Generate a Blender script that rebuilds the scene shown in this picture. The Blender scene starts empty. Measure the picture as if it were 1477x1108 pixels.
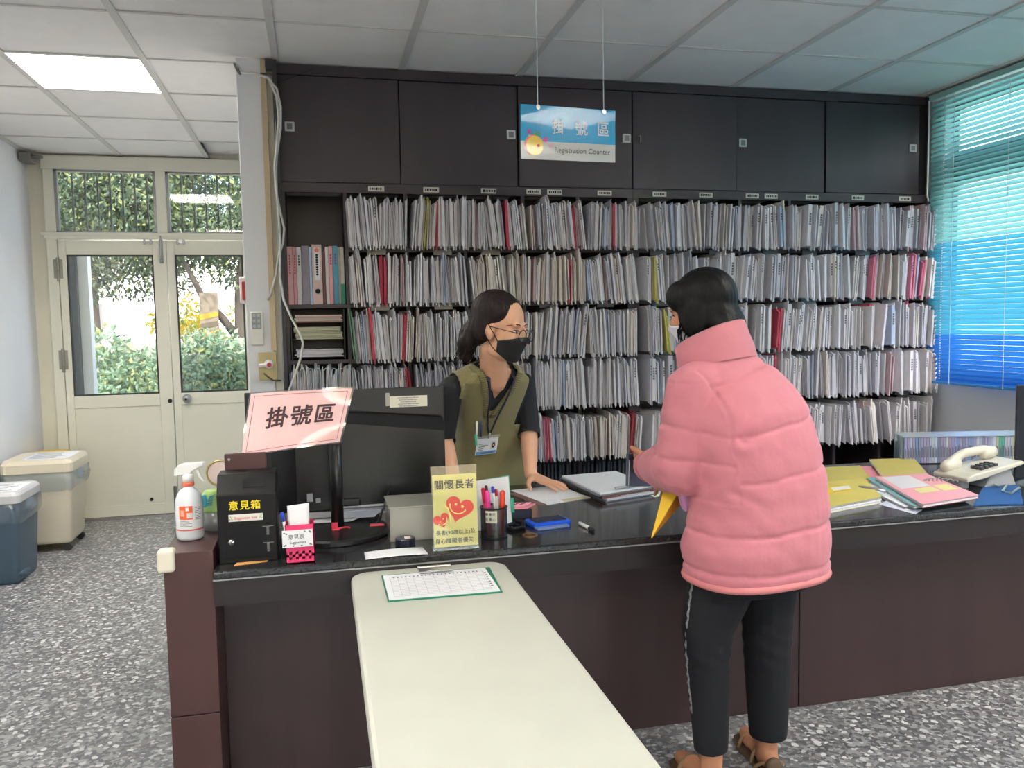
import bpy, math, random
import numpy as np
from mathutils import Vector, Matrix
from mathutils.bvhtree import BVHTree
S = bpy.context.scene
COL = S.collection
rnd = random.Random(7)
PI = math.pi

# ---------------------------------------------------------------- camera, world, lights, exposure
CAM = Vector((0, 0, 1.415))
FPX = 1196.6
RM = Matrix(((0.97307, 0.22812, 0.03455), (-0.22980, 0.97086, 0.06803), (-0.01802, -0.07420, 0.99708)))
_right, _fwd = RM.col[0].normalized(), RM.col[1].normalized()
_up = _right.cross(_fwd).normalized()
_right = _fwd.cross(_up).normalized()
cam_data = bpy.data.cameras.new('camera')
cam_data.sensor_width = 36
cam_data.lens = FPX / 1477 * 36
cam_data.clip_start = 0.02
cam_data.clip_end = 200
cam = bpy.data.objects.new('camera', cam_data)
COL.objects.link(cam)
cam.matrix_world = Matrix((
    (_right.x, _up.x, -_fwd.x, CAM.x), (_right.y, _up.y, -_fwd.y, CAM.y),
    (_right.z, _up.z, -_fwd.z, CAM.z), (0, 0, 0, 1)))
S.camera = cam

vs = S.view_settings
vs.view_transform = 'Standard'
vs.look = 'None'
vs.gamma = 1
vs.use_curve_mapping = False
vs.exposure = 0.58

world = bpy.data.worlds.new('sky')
S.world = world
world.use_nodes = True
wn = world.node_tree
wn.nodes.clear()
sky = wn.nodes.new('ShaderNodeTexSky')
sky.sky_type = 'NISHITA'
sky.sun_disc = False
sky.sun_elevation = math.radians(48)
sky.sun_rotation = math.radians(150)
sky.air_density = 1.0
sky.dust_density = 3.0
bgn = wn.nodes.new('ShaderNodeBackground')
bgn.inputs[1].default_value = 0.7
wo = wn.nodes.new('ShaderNodeOutputWorld')
wn.links.new(sky.outputs[0], bgn.inputs[0])
wn.links.new(bgn.outputs[0], wo.inputs[0])

sun_d = bpy.data.lights.new('sun', 'SUN')
sun_d.energy = 6.5
sun_d.angle = math.radians(1.2)
sun_d.color = (1.0, 0.95, 0.86)
sun = bpy.data.objects.new('sun', sun_d)
COL.objects.link(sun)
sun.rotation_euler = Vector((0.35, 0.62, -0.85)).to_track_quat('-Z', 'Y').to_euler()

LAMP_POWER = 29.0
LAMP_TINT = (1.0, 0.965, 0.915)
TILE, TX0, TY0, CEIL = 0.605, -0.748, 3.691, 2.683

# ---------------------------------------------------------------- helpers
def lin(c):
    o = []
    for v in c[:3]:
        v = v / 255.0
        o.append(v / 12.92 if v <= 0.04045 else ((v + 0.055) / 1.055) ** 2.4)
    return (o[0], o[1], o[2], 1.0)

MATS = {}
def M(name, rgb=(200, 200, 200), rough=0.5, metal=0.0, spec=0.5, noise=None, bump=None, trans=0.0, coat=0.0, emit=0.0, sheen=0.0, alpha=1.0, stretch=None):
    if name in MATS:
        return MATS[name]
    m = bpy.data.materials.new(name)
    m.use_nodes = True
    nt = m.node_tree
    b = nt.nodes['Principled BSDF']
    b.inputs['Base Color'].default_value = lin(rgb)
    b.inputs['Roughness'].default_value = rough
    b.inputs['Metallic'].default_value = metal
    b.inputs['Specular IOR Level'].default_value = spec
    b.inputs['Transmission Weight'].default_value = trans
    b.inputs['Coat Weight'].default_value = coat
    b.inputs['Coat Roughness'].default_value = 0.03
    b.inputs['Sheen Weight'].default_value = sheen
    b.inputs['Alpha'].default_value = alpha
    if emit:
        b.inputs['Emission Color'].default_value = lin(rgb)
        b.inputs['Emission Strength'].default_value = emit
    if noise or bump:
        tc = nt.nodes.new('ShaderNodeTexCoord')
        mp = nt.nodes.new('ShaderNodeMapping')
        if stretch:
            mp.inputs['Scale'].default_value = stretch
        nt.links.new(tc.outputs['Object'], mp.inputs[0])
    if noise:
        n = nt.nodes.new('ShaderNodeTexNoise')
        n.inputs['Scale'].default_value = noise[0]
        n.inputs['Detail'].default_value = 4
        r = nt.nodes.new('ShaderNodeMapRange')
        r.inputs[1].default_value = 0.3
        r.inputs[2].default_value = 0.7
        r.inputs[3].default_value = 1 - noise[1]
        r.inputs[4].default_value = 1 + noise[1] * 0.5
        mx = nt.nodes.new('ShaderNodeVectorMath')
        mx.operation = 'SCALE'
        mx.inputs[0].default_value = lin(rgb)[:3]
        nt.links.new(mp.outputs[0], n.inputs['Vector'])
        nt.links.new(n.outputs[0], r.inputs[0])
        nt.links.new(r.outputs[0], mx.inputs['Scale'])
        nt.links.new(mx.outputs[0], b.inputs['Base Color'])
    if bump:
        n2 = nt.nodes.new('ShaderNodeTexNoise')
        n2.inputs['Scale'].default_value = bump[0]
        n2.inputs['Detail'].default_value = 3
        bp = nt.nodes.new('ShaderNodeBump')
        bp.inputs['Strength'].default_value = bump[1]
        bp.inputs['Distance'].default_value = 0.01
        nt.links.new(mp.outputs[0], n2.inputs['Vector'])
        nt.links.new(n2.outputs[0], bp.inputs['Height'])
        nt.links.new(bp.outputs[0], b.inputs['Normal'])
    MATS[name] = m
    return m

def glass_mat(name, tint=(1, 1, 1), gloss=0.10, rough=0.02, opacity=0.0, film=(235, 240, 240)):
    """thin clear sheet: passes light straight through, with a Fresnel reflection and an optional milky film"""
    if name in MATS:
        return MATS[name]
    m = bpy.data.materials.new(name)
    m.use_nodes = True
    nt = m.node_tree
    nt.nodes.clear()
    out = nt.nodes.new('ShaderNodeOutputMaterial')
    tr = nt.nodes.new('ShaderNodeBsdfTransparent')
    tr.inputs[0].default_value = (*tint, 1)
    gl = nt.nodes.new('ShaderNodeBsdfGlossy')
    gl.inputs['Roughness'].default_value = rough
    fr = nt.nodes.new('ShaderNodeLayerWeight')     # same on both faces of a sheet
    pw = nt.nodes.new('ShaderNodeMath')
    pw.operation = 'POWER'
    pw.inputs[1].default_value = 5.0
    nt.links.new(fr.outputs['Facing'], pw.inputs[0])
    mul = nt.nodes.new('ShaderNodeMath')
    mul.operation = 'MULTIPLY_ADD'
    mul.inputs[1].default_value = 0.9
    mul.inputs[2].default_value = 0.04 + gloss * 0.3
    nt.links.new(pw.outputs[0], mul.inputs[0])
    last = tr.outputs[0]
    if opacity > 0:
        df = nt.nodes.new('ShaderNodeBsdfDiffuse')
        df.inputs[0].default_value = lin(film)
        tl = nt.nodes.new('ShaderNodeBsdfTranslucent')
        tl.inputs[0].default_value = lin(film)
        a0 = nt.nodes.new('ShaderNodeMixShader')
        nt.links.new(df.outputs[0], a0.inputs[1])
        nt.links.new(tl.outputs[0], a0.inputs[2])
        a1 = nt.nodes.new('ShaderNodeMixShader')
        a1.inputs[0].default_value = opacity
        nt.links.new(last, a1.inputs[1])
        nt.links.new(a0.outputs[0], a1.inputs[2])
        last = a1.outputs[0]
    mx = nt.nodes.new('ShaderNodeMixShader')
    nt.links.new(mul.outputs[0], mx.inputs[0])
    nt.links.new(last, mx.inputs[1])
    nt.links.new(gl.outputs[0], mx.inputs[2])
    nt.links.new(mx.outputs[0], out.inputs[0])
    MATS[name] = m
    return m

def leafy_mat(name, rgb, trans=0.35, var=0.25, rough=0.5):
    """leaf or cloth that lets some light through"""
    if name in MATS:
        return MATS[name]
    m = M(name, rgb, rough=rough, noise=(2.2, var))
    nt = m.node_tree
    b = nt.nodes['Principled BSDF']
    out = [n for n in nt.nodes if n.type == 'OUTPUT_MATERIAL'][0]
    tl = nt.nodes.new('ShaderNodeBsdfTranslucent')
    src = b.inputs['Base Color'].links[0].from_socket
    nt.links.new(src, tl.inputs[0])
    mx = nt.nodes.new('ShaderNodeMixShader')
    mx.inputs[0].default_value = trans
    nt.links.new(b.outputs[0], mx.inputs[1])
    nt.links.new(tl.outputs[0], mx.inputs[2])
    nt.links.new(mx.outputs[0], out.inputs[0])
    return m

V = Vector
def vec(p): return Vector(p)

def at(px, py, Y):
    """the point of the plane y = Y that lies at a pixel of the 1477x1108 frame"""
    d = RM @ Vector(((px - 738.5) / FPX, 1.0, -(py - 554) / FPX))
    return CAM + d * (Y / d.y)

def atz(px, py, z):
    d = RM @ Vector(((px - 738.5) / FPX, 1.0, -(py - 554) / FPX))
    return CAM + d * ((z - CAM.z) / d.z)

def root_loc(o):
    while o.parent:
        o = o.parent
    return o.location.copy()

def tag(o, label=None, cat=None, group=None, kind=None):
    if label: o['label'] = label
    if cat: o['category'] = cat
    if group: o['group'] = group
    if kind: o['kind'] = kind
    return o

def thing(name, label, cat, loc, group=None):
    o = bpy.data.objects.new(name, None)
    COL.objects.link(o)
    o.empty_display_size = 0.05
    o.location = loc
    return tag(o, label, cat, group)

class MB:
    """collects shapes given in world coordinates, then links them as ONE mesh object"""
    def __init__(s):
        s.v, s.f, s.m = [], [], []
    def add(s, vs, fs, mi=0):
        n = len(s.v)
        s.v += [tuple(p) for p in vs]
        s.f += [tuple(i + n for i in f) for f in fs]
        s.m += [mi] * len(fs)
        return s
    def box(s, lo, hi, mi=0, R=None, c=None):
        x0, y0, z0 = lo; x1, y1, z1 = hi
        vs = [V((x, y, z)) for x in (x0, x1) for y in (y0, y1) for z in (z0, z1)]
        if R is not None:
            c = V(c) if c is not None else V(((x0 + x1) / 2, (y0 + y1) / 2, (z0 + z1) / 2))
            vs = [c + R @ (p - c) for p in vs]
        return s.add(vs, [(0, 1, 3, 2), (4, 6, 7, 5), (0, 4, 5, 1), (2, 3, 7, 6), (0, 2, 6, 4), (1, 5, 7, 3)], mi)
    def cbox(s, c, size, mi=0, R=None):
        c = V(c); h = V(size) / 2
        return s.box(c - h, c + h, mi, R, c)
    def slab(s, corners, t, mi=0, n=None):
        """four corners of the top face (counter-clockwise) given a thickness"""
        c = [V(p) for p in corners]
        if n is None:
            n = (c[1] - c[0]).cross(c[3] - c[0]).normalized()
        vs = c + [p - n * t for p in c]
        k = len(c)
        fs = [tuple(range(k)), tuple(range(2 * k - 1, k - 1, -1))] + [(i, i + k, (i + 1) % k + k, (i + 1) % k) for i in range(k)]
        return s.add(vs, fs, mi)
    def frame(s, p0, p1, r0, r1=None, n=10, mi=0, cap=True):
        return s.tube([p0, p1], [r0, r0 if r1 is None else r1], n, mi, cap)
    def tube(s, path, r, n=8, mi=0, cap=True, closed=False):
        P = [V(p) for p in path]
        k = len(P)
        rs = [r] * k if not hasattr(r, '__len__') else list(r)
        rings = []
        prev = None
        for i in range(k):
            if closed:
                t = P[(i + 1) % k] - P[i - 1]
            else:
                t = P[min(i + 1, k - 1)] - P[max(i - 1, 0)]
            t = t.normalized() if t.length > 1e-9 else V((0, 0, 1))
            if prev is None:
                a = V((0, 0, 1)) if abs(t.z) < 0.9 else V((1, 0, 0))
                u = t.cross(a).normalized()
            else:
                u = (prev - t * prev.dot(t))
                u = u.normalized() if u.length > 1e-6 else t.orthogonal().normalized()
            prev = u
            w = t.cross(u)
            rings.append([P[i] + (u * math.cos(2 * PI * j / n) + w * math.sin(2 * PI * j / n)) * rs[i] for j in range(n)])
        return s.loft(rings, cap and not closed, mi, closed)
    def loft(s, rings, cap=True, mi=0, closed=False):
        n = len(rings[0]); k = len(rings)
        vs = [p for r in rings for p in r]
        fs = []
        for i in range(k if closed else k - 1):
            a, b = i * n, ((i + 1) % k) * n
            for j in range(n):
                j2 = (j + 1) % n
                fs.append((a + j, a + j2, b + j2, b + j))
        if cap:
            fs.append(tuple(range(n - 1, -1, -1)))
            fs.append(tuple((k - 1) * n + j for j in range(n)))
        return s.add(vs, fs, mi)
    def ball(s, c, r, n=12, k=8, mi=0, R=None):
        c = V(c)
        r = (r, r, r) if not hasattr(r, '__len__') else r
        vs = []
        for i in range(1, k):
            a = PI * i / k
            for j in range(n):
                b = 2 * PI * j / n
                vs.append(V((math.sin(a) * math.cos(b) * r[0], math.sin(a) * math.sin(b) * r[1], math.cos(a) * r[2])))
        vs += [V((0, 0, r[2])), V((0, 0, -r[2]))]
        if R is not None:
            vs = [R @ p for p in vs]
        vs = [c + p for p in vs]
        fs = []
        for i in range(k - 2):
            for j in range(n):
                j2 = (j + 1) % n
                fs.append((i * n + j, (i + 1) * n + j, (i + 1) * n + j2, i * n + j2))
        t, bt = len(vs) - 2, len(vs) - 1
        for j in range(n):
            j2 = (j + 1) % n
            fs.append((t, j, j2))
            fs.append((bt, (k - 2) * n + j2, (k - 2) * n + j))
        return s.add(vs, fs, mi)
    def cap(s, p0, r0, p1, r1, n=12, mi=0):
        """tapered limb with round ends"""
        p0, p1 = V(p0), V(p1)
        t = (p1 - p0)
        L = t.length
        t = t.normalized()
        u = t.orthogonal().normalized(); w = t.cross(u)
        prof = []
        for a in (80, 55, 30, 0):
            a = math.radians(a)
            prof.append((p0 - t * r0 * math.sin(a), r0 * math.cos(a)))
        for a in (0, 30, 55, 80):
            a = math.radians(a)
            prof.append((p1 + t * r1 * math.sin(a), r1 * math.cos(a)))
        rings = [[c + (u * math.cos(2 * PI * j / n) + w * math.sin(2 * PI * j / n)) * r for j in range(n)] for c, r in prof]
        return s.loft(rings, True, mi)
    def chain(s, pts, n=12, mi=0):
        for a, b in zip(pts[:-1], pts[1:]):
            s.cap(a[0], a[1], b[0], b[1], n, mi)
        return s
    def lathe(s, c, prof, n=24, mi=0, cap=True):
        c = V(c)
        rings = [[c + V((r * math.cos(2 * PI * j / n), r * math.sin(2 * PI * j / n), z)) for j in range(n)] for r, z in prof]
        return s.loft(rings, cap, mi)
    def grid(s, P, mi=0):
        a, b = len(P), len(P[0])
        vs = [p for r in P for p in r]
        fs = [(i * b + j, i * b + j + 1, (i + 1) * b + j + 1, (i + 1) * b + j) for i in range(a - 1) for j in range(b - 1)]
        return s.add(vs, fs, mi)
    def prism(s, poly, d, mi=0):
        P = [V(p) for p in poly]; d = V(d); k = len(P)
        vs = P + [p + d for p in P]
        fs = [tuple(range(k - 1, -1, -1)), tuple(range(k, 2 * k))] + [(i, (i + 1) % k, (i + 1) % k + k, i + k) for i in range(k)]
        return s.add(vs, fs, mi)
    def build(s, name, mats, parent=None, smooth=False, bevel=0.0, solid=0.0, sub=0, segs=2, origin=None):
        if not isinstance(mats, (list, tuple)):
            mats = [mats]
        a = np.array(s.v, dtype=float).reshape(-1, 3)
        if parent is not None:
            off = np.array(root_loc(parent))
        elif origin is not None:
            off = np.array(origin, dtype=float)
        else:
            lo, hi = a.min(0), a.max(0)
            off = np.array([(lo[0] + hi[0]) / 2, (lo[1] + hi[1]) / 2, lo[2]])
        me = bpy.data.meshes.new(name)
        me.from_pydata((a - off).tolist(), [], s.f)
        for m in mats:
            me.materials.append(m)
        if len(mats) > 1:
            me.polygons.foreach_set('material_index', s.m)
        if smooth:
            me.polygons.foreach_set('use_smooth', [True] * len(me.polygons))
        me.update()
        o = bpy.data.objects.new(name, me)
        COL.objects.link(o)
        if parent is not None:
            o.parent = parent
        else:
            o.location = off
        if solid:
            md = o.modifiers.new('solid', 'SOLIDIFY'); md.thickness = solid; md.offset = 0
        if bevel:
            md = o.modifiers.new('bevel', 'BEVEL'); md.width = bevel; md.segments = segs; md.limit_method = 'ANGLE'; md.angle_limit = math.radians(40)
            if not smooth:
                md.harden_normals = False
        if sub:
            md = o.modifiers.new('sub', 'SUBSURF'); md.levels = sub; md.render_levels = sub
        return o

def remesh(mb, voxel, iters=4):
    """melts overlapping shapes into one continuous surface; returns an MB"""
    me = bpy.data.meshes.new('tmp')
    me.from_pydata(mb.v, [], mb.f)
    o = bpy.data.objects.new('tmp', me)
    COL.objects.link(o)
    md = o.modifiers.new('r', 'REMESH'); md.mode = 'VOXEL'; md.voxel_size = voxel
    if iters:
        md = o.modifiers.new('s', 'SMOOTH'); md.factor = 0.5; md.iterations = iters
    bpy.context.view_layer.update()
    dg = bpy.context.evaluated_depsgraph_get()
    ev = o.evaluated_get(dg)
    m2 = ev.to_mesh()
    out = MB()
    n = len(m2.vertices)
    co = np.empty(n * 3); m2.vertices.foreach_get('co', co)
    out.v = [tuple(p) for p in co.reshape(-1, 3)]
    out.f = [tuple(p.vertices) for p in m2.polygons]
    out.m = [0] * len(out.f)
    ev.to_mesh_clear()
    bpy.data.objects.remove(o); bpy.data.meshes.remove(me)
    return out

def normals(mb):
    v = np.array(mb.v); n = np.zeros_like(v)
    f = np.array([x if len(x) == 4 else (x[0], x[1], x[2], x[2]) for x in mb.f])
    fn = np.cross(v[f[:, 2]] - v[f[:, 0]], v[f[:, 3]] - v[f[:, 1]])
    for k in range(4):
        np.add.at(n, f[:, k], fn)
    return n / (np.linalg.norm(n, axis=1, keepdims=True) + 1e-12)

def cut(mb, keep):
    """drops every face whose centre fails keep(centre)"""
    v = np.array(mb.v)
    out = MB(); out.v = mb.v
    cs = np.array([v[list(f)].mean(0) for f in mb.f])
    k = keep(cs)
    out.f = [f for f, q in zip(mb.f, k) if q]
    out.m = [m for m, q in zip(mb.m, k) if q]
    used = np.unique(np.array([i for f in out.f for i in f]))
    mp = {int(i): j for j, i in enumerate(used)}
    out.v = [mb.v[int(i)] for i in used]
    out.f = [tuple(mp[i] for i in f) for f in out.f]
    # relax the cut edge so that hems and necklines run smoothly
    cnt = {}
    for f in out.f:
        for a, b in zip(f, f[1:] + f[:1]):
            k = (min(a, b), max(a, b)); cnt[k] = cnt.get(k, 0) + 1
    nb = {}
    for (a, b), c in cnt.items():
        if c == 1:
            nb.setdefault(a, []).append(b); nb.setdefault(b, []).append(a)
    P = np.array(out.v)
    ids = [i for i, q in nb.items() if len(q) == 2]
    if ids:
        l = np.array([nb[i][0] for i in ids]); r = np.array([nb[i][1] for i in ids]); ids = np.array(ids)
        for _ in range(14):
            P[ids] = P[ids] * .4 + (P[l] + P[r]) * .3
    out.v = [tuple(p) for p in P]
    return out

_TXT = {}
def text(body, mat, parent, origin, xdir, ydir, size, name='lettering', bold=0.0, ext=0.0006, align='CENTER', space=1.0):
    key = (body, align, space)
    if key not in _TXT:
        c = bpy.data.curves.new('t', 'FONT')
        c.body = body; c.align_x = align; c.align_y = 'CENTER'; c.extrude = 0.0; c.resolution_u = 3
        c.space_character = space
        o = bpy.data.objects.new('t', c)
        COL.objects.link(o)
        bpy.context.view_layer.update()
        ev = o.evaluated_get(bpy.context.evaluated_depsgraph_get())
        m = ev.to_mesh()
        _TXT[key] = ([tuple(v.co) for v in m.vertices], [tuple(p.vertices) for p in m.polygons])
        ev.to_mesh_clear()
        bpy.data.objects.remove(o); bpy.data.curves.remove(c)
    vs, fs = _TXT[key]
    xd, yd = V(xdir).normalized(), V(ydir).normalized()
    n = xd.cross(yd).normalized()
    og = V(origin)
    mb = MB()
    for k, (ox, oy) in enumerate(((0, 0), (1, 0), (-1, 0), (0, 1), (0, -1), (.7, .7), (-.7, .7), (.7, -.7), (-.7, -.7)) if bold > 0 else ((0, 0),)):
        mb.add([og + xd * ((p[0] + ox * bold) * size) + yd * ((p[1] + oy * bold) * size) + n * (ext + k * 1e-5) for p in vs], fs)
    return mb.build(name, mat, parent)

def copy_tree(o, parent=None):
    c = o.copy()
    COL.objects.link(c)
    if parent is not None:
        c.parent = parent
    for ch in list(o.children):
        copy_tree(ch, c)
    return c

def rotz(a): return Matrix.Rotation(a, 3, 'Z')
def rotx(a): return Matrix.Rotation(a, 3, 'X')
def roty(a): return Matrix.Rotation(a, 3, 'Y')

def struct(mb, name, mat, **k):
    o = mb.build(name, mat, **k)
    o['kind'] = 'structure'
    return o

# ---------------------------------------------------------------- materials of the room
m_wall = M('painted plaster', (226, 228, 231), 0.65, noise=(3, 0.03), bump=(60, 0.05))
m_cream = M('cream paint', (228, 224, 206), 0.5, noise=(5, 0.05), bump=(40, 0.06))
m_door = M('ivory door paint', (226, 224, 208), 0.4, noise=(4, 0.03), bump=(25, 0.03))
m_doorline = M('door joint shadow gap', (70, 68, 60), 0.8)
m_tile = M('mineral ceiling board', (238, 235, 232), 0.85, noise=(9, 0.03), bump=(350, 0.10))
m_tee = M('grey ceiling tee', (206, 204, 200), 0.6)
m_black = M('black laminate', (62, 54, 60), 0.42, noise=(7, 0.12), stretch=(1, 1, 0.15))
m_dark = M('dark void', (24, 22, 24), 0.9)
m_brown = M('dark walnut laminate', (66, 48, 48), 0.34, noise=(9, 0.18), stretch=(1, 1, 0.08))
m_brown2 = M('wine walnut laminate', (74, 47, 45), 0.38, noise=(9, 0.18), stretch=(1, 1, 0.08))
m_stone = M('black granite', (46, 46, 48), 0.16, noise=(160, 0.55), coat=0.2)
m_stonelip = M('polished stone lip', (150, 150, 150), 0.25)
m_steel = M('steel', (190, 190, 190), 0.3, metal=1.0)
m_chrome = M('chrome', (210, 210, 210), 0.15, metal=1.0)
m_white = M('white plastic', (232, 232, 230), 0.35)
m_paper = M('white paper', (236, 237, 240), 0.7, noise=(14, 0.03))
m_ink = M('black ink', (28, 28, 32), 0.7)
m_blackpl = M('black plastic', (26, 26, 28), 0.38, bump=(200, 0.05))
m_glass = glass_mat('window glass', (0.97, 0.99, 0.98), 0.1)
m_clear = glass_mat('clear acrylic', (0.97, 0.98, 0.98), 0.15, 0.05, 0.012)
m_milky = glass_mat('frosted acrylic', (0.93, 0.94, 0.92), 0.2, 0.2, 0.62, (226, 224, 214))
m_bag = glass_mat('blue plastic bag', (0.90, 0.95, 0.99), 0.3, 0.18, 0.12, (190, 214, 236))

def terrazzo():
    m = bpy.data.materials.new('terrazzo'); m.use_nodes = True
    nt = m.node_tree; b = nt.nodes['Principled BSDF']
    tc = nt.nodes.new('ShaderNodeTexCoord')
    def vor(scale, off):
        mp = nt.nodes.new('ShaderNodeMapping'); mp.inputs['Location'].default_value = (off, off * 2, 0)
        nt.links.new(tc.outputs['Object'], mp.inputs[0])
        nz = nt.nodes.new('ShaderNodeTexNoise'); nz.inputs['Scale'].default_value = scale * 0.9
        nt.links.new(mp.outputs[0], nz.inputs['Vector'])
        ad = nt.nodes.new('ShaderNodeVectorMath'); ad.operation = 'MULTIPLY_ADD'
        ad.inputs[1].default_value = (0.9 / scale,) * 3
        nt.links.new(nz.outputs['Color'], ad.inputs[0]); nt.links.new(mp.outputs[0], ad.inputs[2])
        v = nt.nodes.new('ShaderNodeTexVoronoi'); v.inputs['Scale'].default_value = scale
        nt.links.new(ad.outputs[0], v.inputs['Vector'])
        return v
    v1, v2 = vor(38, 0.3), vor(80, 4.1)
    def ramp(v, stops):
        sp = nt.nodes.new('ShaderNodeSeparateColor'); nt.links.new(v.outputs['Color'], sp.inputs[0])
        r = nt.nodes.new('ShaderNodeValToRGB'); r.color_ramp.interpolation = 'CONSTANT'
        e = r.color_ramp.elements
        e[0].position = 0; e[0].color = lin(stops[0][1])
        e[1].position = stops[1][0]; e[1].color = lin(stops[1][1])
        for p, c in stops[2:]:
            k = e.new(p); k.color = lin(c)
        nt.links.new(sp.outputs[0], r.inputs[0])
        return r
    r1 = ramp(v1, [(0, (104, 104, 107)), (0.30, (122, 122, 123)), (0.5, (152, 153, 155)), (0.70, (194, 195, 195)), (0.84, (208, 208, 207)), (0.93, (132, 128, 124))])
    r2 = ramp(v2, [(0, (96, 96, 99)), (0.35, (120, 120, 121)), (0.6, (147, 147, 148)), (0.88, (182, 182, 182))])
    th = nt.nodes.new('ShaderNodeMath'); th.operation = 'LESS_THAN'; th.inputs[1].default_value = 0.42
    nt.links.new(v1.outputs['Distance'], th.inputs[0])
    mx = nt.nodes.new('ShaderNodeMix'); mx.data_type = 'RGBA'
    nt.links.new(th.outputs[0], mx.inputs['Factor'])
    nt.links.new(r2.outputs[0], mx.inputs[6]); nt.links.new(r1.outputs[0], mx.inputs[7])
    nt.links.new(mx.outputs[2], b.inputs['Base Color'])
    b.inputs['Roughness'].default_value = 0.32
    return m
m_terrazzo = terrazzo()

XL, XR, YD, YB, YR = -1.98, 3.55, 6.70, 4.60, -3.6     # left, right, door wall, shelf wall, rear wall

# ---------------------------------------------------------------- setting
struct(MB().box((XL - 0.2, YR, -0.06), (XR + 0.2, YD + 0.05, 0.0)), 'floor', m_terrazzo, origin=(0, 0, 0))
struct(MB().box((XL - 0.12, YR, 0), (XL, YD + 0.12, 3.0)), 'wall_left', m_wall)
# shelf wall and the partition that closes the clerk's bay from the corridor
struct(MB().box((-0.16, YB, 0), (XR + 0.12, YB + 0.1, 3.0)), 'wall_back', m_wall)
wd = MB()
wd.box((XL, YD, 2.60), (0.02, YD + 0.12, 3.0)).box((XL, YD, 0), (-1.86, YD + 0.12, 2.60)).box((-0.40, YD, 0), (0.02, YD + 0.12, 2.60))
struct(wd, 'wall_door_end', m_cream)
struct(MB().box((-0.16, YB + 0.1, 0), (-0.04, YD, 3.0)), 'wall_corridor', m_wall)
# right wall with its window opening
wr = MB()
WY0, WY1, WZ0, WZ1 = 1.3, 4.14, 1.04, 2.62
wr.box((XR, YR, 0), (XR + 0.14, YB + 0.1, WZ0)).box((XR, YR, WZ1), (XR + 0.14, YB + 0.1, 3.0))
wr.box((XR, WY1, WZ0), (XR + 0.14, YB + 0.1, WZ1)).box((XR, YR, WZ0), (XR + 0.14, WY0, WZ1))
struct(wr, 'wall_right', m_wall)
# rear wall behind the photographer; wide window added for daylight, canopy added to block sun
wq = MB()
wq.box((XL - 0.12, YR - 0.12, 0), (XR + 0.14, YR, 0.5)).box((XL - 0.12, YR - 0.12, 2.45), (XR + 0.14, YR, 3.0))
wq.box((XL - 0.12, YR - 0.12, 0.5), (-1.2, YR, 2.45)).box((3.0, YR - 0.12, 0.5), (XR + 0.14, YR, 2.45))
struct(wq, 'wall_rear', m_wall)
struct(MB().box((XL - 0.5, YR - 2.6, 2.75), (XR + 0.6, YR - 0.12, 2.87)), 'added_canopy', m_wall)  # unseen canopy, added to keep the sun out of the rear window
w3 = struct(MB().box((-1.2, YR - 0.08, 0.5), (-1.14, YR - 0.02, 2.45)).box((2.94, YR - 0.08, 0.5), (3.0, YR - 0.02, 2.45)).box((0.85, YR - 0.08, 0.5), (0.91, YR - 0.02, 2.45)), 'window_5', m_white)  # unseen window, added to let daylight in behind the camera
MB().box((-1.14, YR - 0.056, 0.5), (0.85, YR - 0.05, 2.45)).build('pane', m_glass, w3)
MB().box((0.91, YR - 0.056, 0.5), (2.94, YR - 0.05, 2.45)).build('pane', m_glass, w3)
# roof over the whole place (the ceiling void)
struct(MB().box((XL - 0.12, YR - 0.12, 3.0), (XR + 0.14, YD + 0.12, 3.1)), 'roof', m_wall)

# ceiling: tees, then boards
ceil = MB()
ceil.box((XL, YR, CEIL + 0.055), (XR, TY0 - 6 * TILE, CEIL + 0.07))
ceiling = struct(MB().box((XL, YR, CEIL + 0.005), (XR, TY0 - 8 * TILE, CEIL + 0.02)), 'ceiling', m_tile)
xs = [TX0 + i * TILE for i in range(-3, 8)]
ys = [TY0 + j * TILE for j in range(-8, 6)]
tee = MB()
for x in xs:
    if XL < x < XR:
        tee.box((x - 0.0165, ys[0], CEIL - 0.002), (x + 0.0165, YD if x < -0.1 else YB, CEIL + 0.006))
tee.build('main_tee', m_tee, ceiling)
t2 = MB()
for y in ys:
    if y < YD:
        t2.box((XL, y - 0.006, CEIL - 0.001), (XR if y < YB else -0.16, y + 0.006, CEIL + 0.005))
t2.box((XL, YR, CEIL - 0.004), (XL + 0.022, YD, CEIL)).box((XR - 0.022, YR, CEIL - 0.004), (XR, YB, CEIL))
t2.build('cross_tee', M('pale ceiling tee', (208, 206, 202), 0.6), ceiling)
LAMPS = [(-1, 1), (2, -7), (6, -6), (-1, -4), (5, -4), (-1, -8)]  # two of the unseen lamps are added only to brighten the room
holes = set(LAMPS)
for i in range(-3, 7):
    for j in range(-8, 5):
        x0, y0 = TX0 + i * TILE, TY0 + j * TILE
        x1, y1 = x0 + TILE, y0 + TILE
        x0, x1 = max(x0, XL), min(x1, XR)
        y1 = min(y1, YD if x0 < -0.2 else YB)
        if x0 > -0.2 and y0 > YB - 0.05 or x1 - x0 < 0.02 or (i, j) in holes:
            continue
        if x0 > 0.4 and x1 < XL: continue
        dz = rnd.uniform(-0.0015, 0.0015)
        mb = MB()
        if (i, j) == (0, 4):      # the board pushed up out of its grid
            mb.slab([(x0 + .01, y0 + .01, CEIL + .07), (x1 - .01, y0 + .01, CEIL + .075), (x1 - .01, y1, CEIL + .05), (x0 + .01, y1, CEIL + .045)], 0.012)
        else:
            mb.box((x0 + 0.004, y0 + 0.004, CEIL + 0.006 + dz), (x1 - 0.004, y1 - 0.004, CEIL + 0.02))
        mb.build('ceiling_tile', m_tile, ceiling)

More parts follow.
